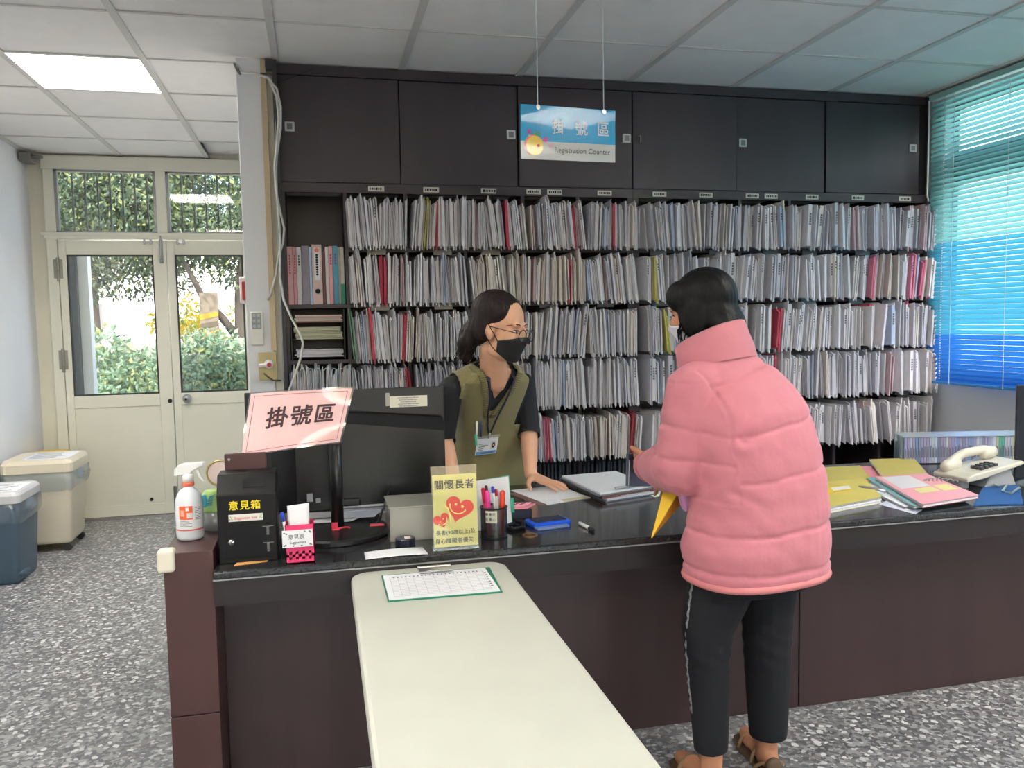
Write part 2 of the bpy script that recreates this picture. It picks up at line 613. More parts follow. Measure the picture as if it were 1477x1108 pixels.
# ---------------------------------------------------------------- ceiling lamps
m_tubelight = M('fluorescent tube', (255, 250, 240), 0.4, emit=14.0)
m_refl = M('white reflector', (244, 243, 240), 0.3)
def make_lamp(i, j, label, grp=None):
    x0, y0 = TX0 + i * TILE, TY0 + j * TILE
    t = thing('ceiling_lamp', label, 'lamp', (x0 + TILE / 2, y0 + TILE / 2, CEIL + 0.0), grp)
    b = MB()
    b.box((x0 + .012, y0 + .012, CEIL + .088), (x0 + TILE - .012, y0 + TILE - .012, CEIL + .094))
    for a in (0, 1):
        xx = x0 + .012 if a == 0 else x0 + TILE - .016
        b.box((xx, y0 + .012, CEIL), (xx + .004, y0 + TILE - .012, CEIL + .09))
        yy = y0 + .012 if a == 0 else y0 + TILE - .016
        b.box((x0 + .012, yy, CEIL), (x0 + TILE - .012, yy + .004, CEIL + .09))
    b.build('housing', m_refl, t)
    for k in range(4):
        xx = x0 + TILE * (k + 0.5) / 4
        MB().frame((xx, y0 + .02, CEIL + .06), (xx, y0 + TILE - .02, CEIL + .06), .014, n=10).build('tube', m_tubelight, t, smooth=True)
    for k in range(1, 4):
        xx = x0 + TILE * k / 4
        MB().box((xx - .0015, y0 + .016, CEIL + .004), (xx + .0015, y0 + TILE - .016, CEIL + .035)).build('louver', m_refl, t)
    for k in range(1, 8):
        yy = y0 + TILE * k / 8
        MB().box((x0 + .016, yy - .001, CEIL + .004), (x0 + TILE - .016, yy + .001, CEIL + .03)).build('louver', m_refl, t)
    ld = bpy.data.lights.new('lamp_light', 'AREA')
    ld.shape = 'SQUARE'; ld.size = 0.54; ld.energy = LAMP_POWER * (1.35 if (i, j) == (-1, 1) else 1); ld.color = LAMP_TINT
    lo = bpy.data.objects.new('lamp_light', ld)
    COL.objects.link(lo)
    lo.parent = t
    lo.location = (0, 0, 0.084)
make_lamp(-1, 1, 'lit square four tube ceiling lamp above the corridor to the glass doors')
for (i, j), nm in zip(LAMPS[1:], ('nearer the counter', 'farther from the counter', 'by the left wall near the camera', 'by the window wall', 'far behind the camera by the left wall')):
    make_lamp(i, j, 'square four tube lamp over the waiting area ' + {'nearer the counter': 'added one bay out from the counter', 'farther from the counter': 'behind the camera',
              'by the left wall near the camera': 'in line with the corridor lamp', 'by the window wall': 'beside the window wall', 'far behind the camera by the left wall': 'added last in line with the corridor lamp'}[nm])

# ---------------------------------------------------------------- door wall: frame, two leaves, two transom windows
FY = YD - 0.05
fr = MB()
fr.box((-1.87, FY, 0), (-1.80, YD + .06, 2.575)).box((-0.47, FY, 0), (-0.40, YD + .06, 2.575))
fr.box((-1.88, FY - .002, 2.575), (-0.39, YD + .06, 2.672)).box((-1.88, FY - .012, 2.075), (-0.39, YD + .06, 2.118))
fr.box((-1.115, FY, 2.118), (-1.045, YD + .06, 2.575)).box((-1.90, FY - .02, 2.10), (-0.40, FY, 2.122))
struct(fr, 'trim_2', m_door, bevel=.004)
for k, (a, b_) in enumerate(((-1.80, -1.115), (-1.045, -0.47))):
    w = MB()
    w.box((a, FY + .01, 2.118), (a + .02, FY + .05, 2.575)).box((b_ - .02, FY + .01, 2.118), (b_, FY + .05, 2.575))
    w.box((a, FY + .01, 2.118), (b_, FY + .05, 2.135)).box((a, FY + .01, 2.56), (b_, FY + .05, 2.575))
    wo_ = struct(w, 'window_%d' % (k + 1), M('dull aluminium', (150, 152, 148), 0.45, metal=0.6))
    MB().box((a + .02, FY + .028, 2.135), (b_ - .02, FY + .032, 2.56)).build('pane', m_glass, wo_)
    n = 7 if k == 0 else 6
    for q in range(1, n + 1):
        xx = a + (b_ - a) * (q if k == 0 else q) / (n + (1 if k == 0 else .6))
        MB().box((xx - .006, YD + .10, 2.10), (xx + .006, YD + .112, 2.60)).build('security_bar', M('weathered iron bar', (96, 100, 92), 0.6), wo_)
def door_leaf(n, x0, x1, gx0, gx1):
    d = MB()
    y0, y1 = FY + .004, FY + .044
    d.box((x0, y0, .015), (gx0, y1, 2.065)).box((gx1, y0, .015), (x1, y1, 2.065))
    d.box((gx0, y0, 1.962), (gx1, y1, 2.065)).box((gx0, y0, .838), (gx1, y1, .928)).box((gx0, y0, .015), (gx1, y1, .095))
    o = struct(d, 'door_%d' % n, m_door, bevel=.003)
    MB().box((gx0, y0 + .016, .928), (gx1, y0 + .021, 1.962)).build('pane', m_glass, o)
    MB().box((gx0, y0 + .010, .095), (gx1, y0 + .03, .838)).build('lower_panel', m_door, o)
    g = MB()
    for (a, b_) in ((gx0, gx0 + .012), (gx1 - .012, gx1)):
        g.box((a, y0 + .008, .928), (b_, y0 + .016, 1.962))
    g.box((gx0, y0 + .008, 1.95), (gx1, y0 + .016, 1.962)).box((gx0, y0 + .008, .928), (gx1, y0 + .016, .94))
    g.build('glazing_gasket', M('black gasket', (58, 60, 58), 0.6), o)
    return o
d1 = door_leaf(1, -1.795, -1.063, -1.745, -1.155)
d2 = door_leaf(2, -1.057, -0.475, -1.005, -0.52)
d2k = MB()
kx, kz = -0.963, .885
d2k.frame((kx, FY + .006, kz), (kx, FY - .004, kz), .034, .032, 18).frame((kx, FY - .004, kz), (kx, FY - .03, kz), .014, .014, 12)
d2k.ball((kx, FY - .042, kz), (.028, .02, .028), 14, 8)
d2k.build('door_knob', m_steel, d2, smooth=True)
MB().frame((kx, FY - .0605, kz), (kx, FY - .0635, kz), .01, n=10).build('keyhole', m_blackpl, d2)
MB().frame((-1.085, FY + .005, .87), (-1.085, FY - .004, .87), .016, n=12).build('latch_hole', M('dark bronze', (50, 44, 38), .5, metal=.7), d1)
for z in (1.86, 1.20, 0.4):
    h = MB()
    for q in range(4):
        h.frame((-1.80, FY - .004, z - .09 + q * .045), (-1.80, FY - .004, z - .09 + q * .045 + .036), .011, n=8)
    h.box((-1.83, FY - .002, z - .07), (-1.77, FY + .003, z + .07))
    h.build('hinge', M('old hinge', (150, 148, 138), 0.5, metal=0.5), d1)
for (xx, o) in ((-1.185, d1), (-0.955, d2)):
    h = MB().box((xx - .035, FY - .006, 2.045), (xx + .035, FY + .004, 2.06)).frame((xx - .022, FY - .012, 2.075), (xx - .022, FY - .012, 2.035), .008, n=8).frame((xx + .022, FY - .012, 2.075), (xx + .022, FY - .012, 2.035), .008, n=8)
    h.build('catch', m_steel, o)
h = MB().box((-1.107, FY - .008, 1.90), (-1.083, FY + .003, 2.10)).frame((-1.095, FY - .014, 1.93), (-1.095, FY - .014, 2.11), .006, n=8).ball((-1.095, FY - .016, 1.92), .014, 10, 6)
h.build('top_bolt', m_steel, d1, smooth=True)
h = MB().box((-1.09, FY - .006, .03), (-1.066, FY + .003, .22)).frame((-1.078, FY - .012, .01), (-1.078, FY - .012, .20), .006, n=8).ball((-1.078, FY - .014, .21), (.01, .01, .016), 10, 6)
h.build('bottom_bolt', M('dull bolt', (110, 112, 104), .5, metal=.5), d1, smooth=True)
struct(MB().box((-1.87, FY - .03, 0), (-0.40, YD + .1, .012)), 'trim_3', m_steel)
MB().frame((-1.25, FY + .004, .13), (-1.25, FY - .006, .13), .013, n=12).build('door_stop', M('dark bronze', (50, 44, 38), .5, metal=.7), d1)

# small junction bracket where the corridor ceiling meets the wall
br = MB().box((-1.972, YD - .20, 2.60), (-1.90, YD - .06, 2.66)).box((-1.90, YD - .17, 2.625), (-1.83, YD - .14, 2.645))
tag(br.build('curtain_bracket', M('grey bracket', (130, 128, 122), .6), bevel=.004), 'small grey bracket high in the corner above the glass doors', 'bracket')

# ---------------------------------------------------------------- column with conduits, switches and cables
struct(MB().box((-0.325, 4.22, 0), (-0.20, 4.62, CEIL + .3)), 'trim_4', m_wall, bevel=.004)
struct(MB().box((-0.20, 4.235, 0), (-0.155, 4.62, CEIL + .3)), 'trim_5', m_cream)
struct(MB().box((-0.214, 4.205, 1.30), (-0.188, 4.236, CEIL)), 'trim_6', M('tan wooden batten', (196, 178, 146), .5, noise=(6, .1), stretch=(1, 1, .1)))
struct(MB().box((-0.160, 4.19, 0), (-0.140, 4.26, CEIL)), 'trim_7', M('dark cabinet edge', (58, 56, 58), .5))

jb = thing('junction_box', 'tan wall box with a red plug on the column', 'socket', (-0.235, 4.20, 1.16))
MB().box((-0.275, 4.192, 1.155), (-0.19, 4.22, 1.29)).build('plate', M('tan box', (198, 180, 130), .5, noise=(12, .1)), jb, bevel=.004)
MB().frame((-0.228, 4.20, 1.235), (-0.223, 4.15, 1.232), .022, .02, 14).build('plug', m_white, jb, smooth=True)
MB().frame((-0.223, 4.152, 1.232), (-0.2225, 4.146, 1.2318), .011, n=12).build('plug_button', M('red plastic', (198, 44, 70), .4), jb)
MB().frame((-0.228, 4.17, 1.232), (-0.272, 4.165, 1.228), .010, .008, 10).build('plug_tail', m_white, jb, smooth=True)
MB().tube([(-0.25, 4.185, 1.19), (-0.235, 4.17, 1.175), (-0.21, 4.18, 1.155), (-0.175, 4.22, 1.15)], .004, 6).build('plug_cord', M('grey cord', (90, 84, 74), .6), jb, smooth=True)
sw = thing('wall_switch', 'cream wall switch with a six dot grey keypad on the column', 'switch', (-0.275, 4.2, 1.34))
MB().box((-0.305, 4.197, 1.325), (-0.245, 4.22, 1.49)).build('plate', M('ivory plastic', (226, 224, 214), .4), sw, bevel=.006)
k = MB()
MB().box((-0.297, 4.192, 1.405), (-0.255, 4.198, 1.485)).build('keypad', M('grey keypad', (150, 155, 155), .5), sw, bevel=.002)
for q in range(3):
    for w_ in range(2):
        MB().cbox((-0.287 + w_ * .021, 4.191, 1.418 + q * .026), (.012, .004, .014)).build('key', M('pale key', (188, 192, 192), .5), sw)
al = thing('alarm_button', 'white alarm unit with a red edge on the column side', 'alarm', (-0.33, 4.25, 1.55))
MB().box((-0.352, 4.24, 1.53), (-0.326, 4.33, 1.66)).build('body', m_white, al, bevel=.006)
MB().box((-0.340, 4.222, 1.545), (-0.322, 4.241, 1.635)).build('red_cover', M('red cover', (176, 30, 40), .35), al, bevel=.003)

m_cable = M('white cable', (206, 204, 198), .45)
c1 = MB().tube([at(342, 93, 4.19), at(350, 105, 4.17), at(368, 106, 4.16), at(386, 112, 4.15), at(399, 128, 4.15), at(405, 155, 4.15), at(405, 185, 4.15), at(399, 225, 4.15), at(397, 270, 4.16),
                at(403, 300, 4.16), at(410, 330, 4.15), at(408, 352, 4.15), at(402, 368, 4.17), at(398, 395, 4.18), at(390, 425, 4.19), at(386, 433, 4.2)], .0055, 7)
tag(c1.build('cable', m_cable, smooth=True), 'thick white cable looping down the column from the ceiling to the socket', 'cable')
c2 = MB().tube([at(390, 118, 4.16), at(399, 140, 4.14), at(402, 170, 4.14), at(400, 205, 4.14), at(396, 240, 4.14), at(401, 300, 4.15), at(404, 340, 4.15), at(404, 400, 4.13), at(409, 432, 4.12), at(420, 458, 4.08),
                at(433, 482, 4.05), at(437, 495, 4.04), at(434, 515, 4.04), at(424, 545, 4.05), at(418, 560, 4.06), at(414, 600, 4.1)], .0055, 7)
tag(c2.build('cable', m_cable, smooth=True), 'long white cable hanging past the binders down to the desk', 'cable')
c3 = MB().tube([at(395, 125, 4.2), at(398, 200, 4.19), at(401, 330, 4.19), at(405, 440, 4.19), at(409, 550, 4.19)], .004, 6)
tag(c3.build('cable', M('grey green cable', (170, 178, 172), .5), smooth=True), 'thin straight grey cable running down the edge of the column', 'cable')
c4 = MB().tube([at(338, 92, 4.2), at(342, 101, 4.18), at(346, 107, 4.18), at(343, 98, 4.17)], .006, 6)
tag(c4.build('cable_clamp', M('grey clamp', (120, 116, 110), .5), smooth=True), 'small grey clamp at the ceiling corner of the column', 'clamp')
c5 = MB().box((-0.19, 4.175, CEIL - .05), (-0.155, 4.21, CEIL - .004)).box((-0.215, 4.19, CEIL - .075), (-0.16, 4.2, CEIL - .066))
tag(c5.build('cable_bracket', M('dark bracket', (60, 62, 70), .5), bevel=.003), 'dark metal bracket at the top of the column', 'bracket')
c6 = MB().tube([at(392, 122, 4.23), at(420, 112, 4.24), at(450, 100, 4.25)], .002, 5)
tag(c6.build('thin_wire', m_blackpl), 'thin black wire across the top of the wall cabinet', 'wire')

# ---------------------------------------------------------------- window and venetian blind in the right wall
w4 = MB()
fx0, fx1 = XR + .05, XR + .09
w4.box((fx0, WY0, WZ0), (fx1, WY0 + .05, WZ1)).box((fx0, WY1 - .05, WZ0), (fx1, WY1, WZ1)).box((fx0, WY0, WZ0), (fx1, WY1, WZ0 + .05)).box((fx0, WY0, WZ1 - .05), (fx1, WY1, WZ1))
w4.box((fx0, WY0, 2.15), (fx1, WY1, 2.32))
w4o = struct(w4, 'window_3', M('aluminium sash', (150, 156, 160), .4, metal=.4))
MB().box((fx0 + .018, WY0 + .05, WZ0 + .05), (fx0 + .023, WY1 - .05, 2.15)).build('pane', m_glass, w4o)
MB().box((fx0 + .018, WY0 + .05, 2.32), (fx0 + .023, WY1 - .05, WZ1 - .05)).build('pane', m_glass, w4o)
BX = 3.505
bl = thing('venetian_blind', 'blue and teal venetian blind over the window beside the shelves', 'blind', (BX, 3.3, 1.0))
s_teal = leafy_mat('teal slat', (124, 186, 186), .55, .04, .4)
s_cyan = leafy_mat('cyan slat', (70, 160, 190), .55, .04, .4)
s_blue = leafy_mat('blue slat', (44, 116, 196), .55, .04, .4)
MB().box((BX - .02, WY0 - .05, 2.64), (BX + .025, 4.20, 2.672)).build('head_rail', M('pale teal rail', (160, 200, 196), .4), bl, bevel=.003)
zb = 1.02
nsl = 58
for q in range(nsl):
    z = zb + .02 + q * (2.635 - zb - .02) / nsl
    mt = s_blue if z < 1.31 else (s_cyan if z < 1.83 else s_teal)
    a = math.radians(60)
    ca, sa = math.cos(a) * .0150, math.sin(a) * .0150
    Y0, Y1 = WY0 - .04, 4.195
    mid = V((BX - .0025, 0, z))
    mb = MB()
    P = []
    for y in (Y0, Y1):
        P.append([V((BX - ca, y, z - sa)), V((BX - .0022, y, z + .0012)), V((BX + ca, y, z + sa))])
    mb.grid(P)
    mb.build('slat', mt, bl)
MB().box((BX - .012, WY0 - .04, zb - .004), (BX + .012, 4.195, zb + .012)).build('bottom_rail', M('bright blue rail', (60, 150, 220), .4), bl, bevel=.003)
for y in (4.0, 3.62, 3.2, 2.8):
    MB().tube([(BX - .02, y, zb), (BX - .021, y, 1.8), (BX - .02, y, 2.64)], .0016, 5).build('ladder_cord', M('pale cord', (214, 226, 226), .6), bl)
bc = MB()
for q in range(110):
    bc.ball((BX - .032, 4.06, 1.05 + q * .0145), .0038, 6, 4)
bc.build('bead_chain', M('pearl beads', (226, 228, 224), .3), bl)['kind'] = 'stuff'
MB().tube([(BX - .03, 4.185, 2.64), (BX - .03, 4.186, 2.3), (BX - .03, 4.188, 2.10), (BX - .025, 4.18, 2.07)], .005, 7).build('tilt_wand', m_white, bl, smooth=True)

# ---------------------------------------------------------------- shelving and wall cabinets
SF, SBK = 4.26, 4.585
ROWS = [1.80, 1.522, 1.245, 0.978, 0.70]
DIVA = [-0.14, 0.165, 0.465, 0.767, 1.076, 1.375, 1.672]
DIVB = [1.705, 2.02, 2.322, 2.63, 2.932, 3.235, 3.535]
m_holder = M('smoky label holder', (96, 98, 102), .25, spec=.8)
m_label = M('yellowed label', (214, 212, 200), .6)
m_lock = M('white cabinet lock', (205, 205, 205), .3)
def scribble(mb, c, w, h, n, mi=0, d=0.0006):
    """a line of small dark printed marks on a vertical face that looks towards -y"""
    x = c[0] - w / 2
    while x < c[0] + w / 2 - .003:
        q = rnd.uniform(.25, .8) * h
        hh = h * rnd.uniform(.6, 1)
        mb.box((x, c[1] - d, c[2] - hh / 2), (x + q, c[1] - d * .3, c[2] + hh / 2), mi)
        x += q + h * rnd.uniform(.12, .3)
for name, DV, lb in (('open_shelf_unit', DIVA, 'black open shelf unit beside the column, its bays full of paper files'), ('open_shelf_unit', DIVB, 'black open shelf unit beside the window blind, its bays full of paper files')):
    x0, x1 = DV[0] - .016, DV[-1] + .016
    t = thing(name, lb, 'shelf', ((x0 + x1) / 2, (SF + SBK) / 2, 0))
    MB().box((x0, SBK - .008, 0), (x1, SBK, 2.10)).build('back_panel', m_black, t)
    for k, x in enumerate(DV):
        w = .016 if k in (0, len(DV) - 1) else .009
        MB().box((x - w, SF, 0), (x + w, SBK - .008, 2.10)).build('side_panel' if w > .01 else 'divider', m_black, t)
    for a, b_ in zip(DV[:-1], DV[1:]):
        for z in ROWS + [0.42, 0.05]:
            zz = z
            if a == DIVA[0] and z == ROWS[0]: continue
            MB().box((a + .009, SF + .004, zz - .02), (b_ - .009, SBK - .008, zz - .001)).build('shelf_board', m_black, t)
            if z in ROWS and a != DIVA[0] and rnd.random() < .8:
                u = rnd.uniform(a + .07, b_ - .16)
                hb = MB().box((u, SF - .006, zz - .034), (u + .095, SF + .004, zz - .004))
                ho = hb.build('label_holder', m_holder, t)
    MB().box((x0, SF - .002, 2.072), (x1, SF + .02, 2.118)).build('top_rail', m_black, t)
    labs = ([.32, .596, .895, 1.136, 1.249, 1.527] if DV is DIVA else [1.841, 2.115, 2.397, 2.513, 2.771, 3.067, 3.381])
    for u in labs:
        zc = 2.094
        lo_ = MB().box((u - .04, SF - .005, zc - .013), (u + .04, SF - .0015, zc + .013)).build('label_strip', m_label, t)
        s_ = MB(); scribble(s_, (u, SF - .005, zc), .062, .014, 6)
        s_.build('printed_code', m_ink, lo_)
for DV, dx, lb in ((DIVA, [-.155, .445, 1.058, 1.69], 'three door black wall cabinet above the shelves beside the column'), (DIVB, [1.69, 2.305, 2.86, 3.535], 'three door black wall cabinet above the shelves beside the window')):
    t = thing('wall_cabinet', lb, 'cabinet', ((dx[0] + dx[-1]) / 2, (SF + SBK) / 2, 2.118))
    b = MB()
    b.box((dx[0], SF + .03, 2.118), (dx[-1], SBK, 2.14)).box((dx[0], SF - .004, 2.635), (dx[-1], SBK, CEIL - .003))
    b.box((dx[0], SF + .03, 2.118), (dx[0] + .02, SBK, CEIL - .01)).box((dx[-1] - .02, SF + .03, 2.118), (dx[-1], SBK, CEIL - .01)).box((dx[0], SBK - .01, 2.118), (dx[-1], SBK, CEIL - .01))
    b.build('body', m_black, t)
    for k, (a, c) in enumerate(zip(dx[:-1], dx[1:])):
        off = .010 if (k % 2) else .0
        a2, c2 = a + .003, c - .003
        if DV is DIVB and k == 2:
            c2 = 3.475
        dr = MB().box((a2, SF + .002 + off, 2.122), (c2, SF + .02 + off, 2.632)).build('door', m_black, t, bevel=.0015)
        lx = {(0, 0): -.089, (0, 1): 1.022, (0, 2): 1.655, (1, 0): None, (1, 1): 2.345, (1, 2): 3.431}[(0 if DV is DIVA else 1, k)]
        yy = SF + .002 + off
        if lx is not None:
            if DV is DIVA and k == 2: lx = 1.655
            MB().box((lx - .023, yy - .006, 2.363), (lx + .023, yy, 2.409)).build('lock_plate', m_lock, dr, bevel=.002)
            MB().box((lx - .013, yy - .0075, 2.372), (lx + .013, yy - .0055, 2.400)).build('lock_slot', M('lock grey', (120, 122, 124), .35, metal=.4), dr)
        kx = a2 + .022
        if k > 0 or DV is DIVB:
            MB().frame((kx, yy - .003, 2.385), (kx, yy + .001, 2.385), .011, n=12).build('keyhole', M('dull keyhole', (74, 68, 66), .4, metal=.5), dr)
    if DV is DIVB:
        MB().box((3.478, SF + .012, 2.122), (3.532, SF + .02, 2.632)).build('filler_strip', m_dark, t)
        MB().tube([(1.722, SF - .004, 2.40), (1.73, SF - .014, 2.40), (1.73, SF - .014, 2.365), (1.722, SF - .004, 2.365)], .003, 6).build('pull_wire', m_steel, t, smooth=True)
MB().box((3.536, SF - .02, .9), (3.549, SF + .03, CEIL - .02))
struct(MB().box((3.532, SF - .012, .72), (3.549, SF + .02, CEIL - .03)), 'trim_8', m_steel)

# ---------------------------------------------------------------- the paper files
def file_mesh(v):
    r = random.Random(100 + v)
    mb = MB()
    n = (2, 3, 3, 2, 3, 1, 2, 3, 2, 3)[v]
    h = .245
    edges = np.linspace(-.5, .5, n + 1)
    for k in range(n):
        a, b_ = edges[k] + .05, edges[k + 1] - .05
        if n > 1 and k in (0, n - 1) : pass
        fy = r.uniform(0, .012) * (k != 0)
        tz = h - r.uniform(0, .030)
        dip = r.uniform(-.016, .010)            # front top corner droops
        low = r.uniform(-.026, .006)            # front bottom corner hangs
        sk = r.uniform(-.25, .25)
        vs = []
        for y, zt, zl in ((fy, tz + dip, low), (.03 + fy, tz + .003, 0), (.27, tz, .002)):
            for x in (a, b_):
                vs += [(x + sk * (zt / h) * (0.6 if y < .1 else 0), y, zl), (x + sk * (zt / h) * 1.0, y, zt)]
        # vs order per station: (a low, a top, b low, b top)
        fs = []
        for i in range(2):
            o, p = i * 4, (i + 1) * 4
            fs += [(o, p, p + 1, o + 1), (o + 2, o + 3, p + 3, p + 2), (o + 1, p + 1, p + 3, o + 3), (o, o + 2, p + 2, p)]
        fs += [(0, 1, 3, 2), (8, 10, 11, 9)]
        mb.add([(x * .01, y, z) for x, y, z in vs], fs, 0)
    if v in (3, 5, 8):
        z = .19
        for q in range(r.randint(3, 6)):
            if v == 5:
                mb.box((-.0022, -.0006, z - .011), (.0022, .0004, z), 1)
            else:
                mb.box((-.0040, -.0006, z - .009), (-.0008, .0004, z), 1)
            z -= .014
    return mb
FM = [file_mesh(v) for v in range(10)]
FMESH = []
PCOL = {'white': [(224, 220, 221), (230, 228, 232), (214, 211, 214)], 'grey': [(192, 190, 197), (204, 203, 210)], 'cream': [(224, 215, 205), (216, 206, 197)],
        'pink': [(206, 110, 138), (214, 130, 150)], 'red': [(184, 66, 84)], 'green': [(120, 158, 130)], 'yellow': [(190, 182, 96)], 'rosy': [(196, 168, 172)], 'pale blue': [(176, 188, 208)]}
PMATS = {k: [M('%s file paper %d' % (k, i), c, .75, noise=(60, .10), stretch=(6, 1, .35)) for i, c in enumerate(v)] for k, v in PCOL.items()}
m_scrawl = M('pencil grey', (92, 92, 98), .8)
for v, mb in enumerate(FM):
    me = bpy.data.meshes.new('paper_file')
    me.from_pydata(mb.v, [], mb.f)
    me.materials.append(PMATS['white'][0]); me.materials.append(m_scrawl)
    me.polygons.foreach_set('material_index', mb.m)
    FMESH.append(me)
def pixel(p):
    d = RM.transposed() @ (V(p) - CAM)
    return 738.5 + FPX * d.x / d.y, 554 - FPX * d.z / d.y
SPECIAL = {  # (row, x): colour seen at that place
    (0, .54): 'yellow', (0, .60): 'red', (0, .97): 'red', (0, 1.33): 'red', (0, 1.36): 'rosy', (0, 1.52): 'red', (0, 1.86): 'pale blue', (0, 2.72): 'cream', (0, 2.93): 'cream',
    (1, .33): 'red', (1, .345): 'red', (1, 1.10): 'rosy', (1, 1.28): 'red', (1, 1.76): 'yellow', (1, 3.06): 'pink', (1, 3.08): 'pink', (1, 3.33): 'pink', (1, 3.36): 'pink', (1, 3.49): 'pink', (1, 2.78): 'rosy', (1, 2.84): 'rosy',
    (2, .27): 'red', (2, .43): 'red', (2, .84): 'red', (2, 1.80): 'green', (2, 1.84): 'yellow', (2, 2.46): 'red', (2, 3.05): 'red', (2, 3.24): 'pink', (2, 3.31): 'pink', (2, .20): 'green',
    (3, .46): 'red', (3, 2.47): 'red', (3, 3.18): 'rosy', (4, 1.155): 'pink', (4, 1.17): 'red', (4, 1.62): 'red', (4, 2.50): 'green', (4, 2.56): 'red', (4, 2.62): 'green', (4, 1.60): 'cream'}
FILES = []
bays = list(zip(DIVA[1:-1], DIVA[2:])) + list(zip(DIVB[:-1], DIVB[1:]))
used_special = set()
for r_, z in enumerate(ROWS):
    blist = list(enumerate(bays))
    if r_ == 3:
        blist = [(-1, (DIVA[0], DIVA[1]))] + blist
    for bi, (a, b_) in blist:
        right = bi >= 5
        x = a + .012
        lean = rnd.uniform(-.06, .06)
        fan = rnd.uniform(-.03, .03) if not right else rnd.uniform(.02, .18)
        H = .236 if r_ else .232
        if r_ == 3: H = .238
        if r_ == 4: H = .222
        base = rnd.choice(['white', 'white', 'cream', 'grey']) if not right else rnd.choice(['white', 'grey', 'grey', 'white'])
        end = b_ - .014 + (-.012 if bi == 10 else 0)
        while x < end:
            t = rnd.uniform(.011, .020) if not right else rnd.uniform(.013, .027)
            if r_ == 3 and bi in (-1, 0, 1): t = rnd.uniform(.009, .014)
            lean = max(-.11, min(.11, lean * .96 + rnd.uniform(-.035, .035)))
            fan = max(-.08 if not right else -.02, min(.12 if not right else .32, fan + rnd.uniform(-.04, .04)))
            col = base if rnd.random() < .55 else rnd.choice(['white', 'grey', 'cream', 'white', 'rosy' if rnd.random() < .2 else 'white', 'pale blue' if rnd.random() < .25 else 'grey'])
            for (rr, sx), c in SPECIAL.items():
                if rr == r_ and (rr, sx) not in used_special and x <= sx < x + t + .004:
                    col = c; used_special.add((rr, sx))
                    t = max(t, .016 if not right else .024)
            if right and r_ == 1 and x > 3.3: col = col if rnd.random() < .6 else 'pink'
            out = rnd.gauss(0, .011 if not right else .022)
            y = 4.125 + out + (.02 if x > 3.4 else 0)
            h = H + rnd.gauss(0, .011)
            big = rnd.random() < .07
            if big: y -= .018; h += .012
            FILES.append(dict(row=r_, bay=bi, x=x + t / 2, y=y, z=z + .001, t=t * 1.06, h=h / .245, lean=lean + rnd.gauss(0, .014), fan=fan, col=col, v=rnd.randrange(10) if right else rnd.choice((0, 1, 2, 4, 6, 7, 9, 0, 1, 4, 6, 9, 2, 7, 8)), mi=rnd.randrange(9)))
            x += t
def hidden(p):
    u, w = p
    if u > 1477 or u < 0: return True
    if 965 < u < 1165 and w > 470: return True
    if 985 < u < 1060 and w > 400: return True
    if 665 < u < 755 and w > 450: return True
    if u < 640 and w > 566: return True
    return False
for f in FILES:
    d = (V((f['x'], f['y'], f['z'])) - CAM).length
    f['score'] = -1 if hidden(pixel((f['x'], f['y'], f['z'] + .13))) else f['t'] * f['h'] / d + (1 if f['col'] in ('red', 'pink', 'green', 'yellow') else 0)
FILES.sort(key=lambda f: -f['score'])
ROWN = ['topmost', 'second', 'third', 'fourth', 'lowest']
ORD = ['first', 'second', 'third', 'fourth', 'fifth', 'sixth', 'seventh', 'eighth', 'ninth', 'tenth', 'eleventh', 'twelfth', 'thirteenth', 'fourteenth', 'fifteenth', 'sixteenth', 'seventeenth', 'eighteenth', 'nineteenth', 'twentieth']
def ordinal(k):
    if k <= 20: return ORD[k - 1]
    tens = {2: 'twenty', 3: 'thirty', 4: 'forty', 5: 'fifty', 6: 'sixty'}[k // 10]
    return tens + ('' if k % 10 == 0 else '-' + ORD[k % 10 - 1]) if k % 10 else {20: 'twentieth', 30: 'thirtieth', 40: 'fortieth', 50: 'fiftieth', 60: 'sixtieth'}[k]
def file_label(f):
    a, b_ = (DIVA[0], DIVA[1]) if f['bay'] < 0 else bays[f['bay']]
    u = (f['x'] - a) / (b_ - a)
    pos = 'at the column end' if u < .3 else ('near the middle' if u < .7 else 'at the window end')
    attr = ' leaning windowward' if f['lean'] > .055 else (' leaning columnward' if f['lean'] < -.055 else (' jutting out' if f['y'] < 4.106 else (' pushed back' if f['y'] > 4.146 else '')))
    adj = {'rosy': 'pale rose', 'red': 'crimson'}.get(f['col'], f['col'])
    bay = ORD[f['bay'] + 1]
    return '%s paper file%s %s of the %s bay, %s row' % (adj, attr, pos, bay, ROWN[f['row']]), 'files of the %s bay in the %s row' % (bay, ROWN[f['row']])
def place(f):
    return Matrix.Translation((f['x'], f['y'], f['z'])) @ Matrix.Rotation(f['lean'], 4, 'Y') @ Matrix.Rotation(f['fan'], 4, 'Z') @ Matrix.Diagonal((f['t'] / .01, 1, f['h'], 1))
mass = MB(); mass_m = []; mass_mats = []
for k, f in enumerate(FILES):
    mats = PMATS[f['col']]
    mt = mats[f['mi'] % len(mats)]
    mw = place(f)
    if k < 298:
        o = bpy.data.objects.new('paper_file', FMESH[f['v']])
        COL.objects.link(o)
        o.matrix_world = mw
        o.material_slots[0].link = 'OBJECT'
        o.material_slots[0].material = mt
        lab, grp = file_label(f)
        tag(o, lab, 'file', grp)
    else:
        if mt not in mass_mats: mass_mats.append(mt)
        mi = mass_mats.index(mt)
        src = FM[f['v']]
        mass.add([mw @ V(p) for p in src.v], src.f, 0)
        mass.m[-len(src.f):] = [mi if q == 0 else -1 for q in src.m]
mass_mats.append(m_scrawl)
mass.m = [len(mass_mats) - 1 if q == -1 else q for q in mass.m]
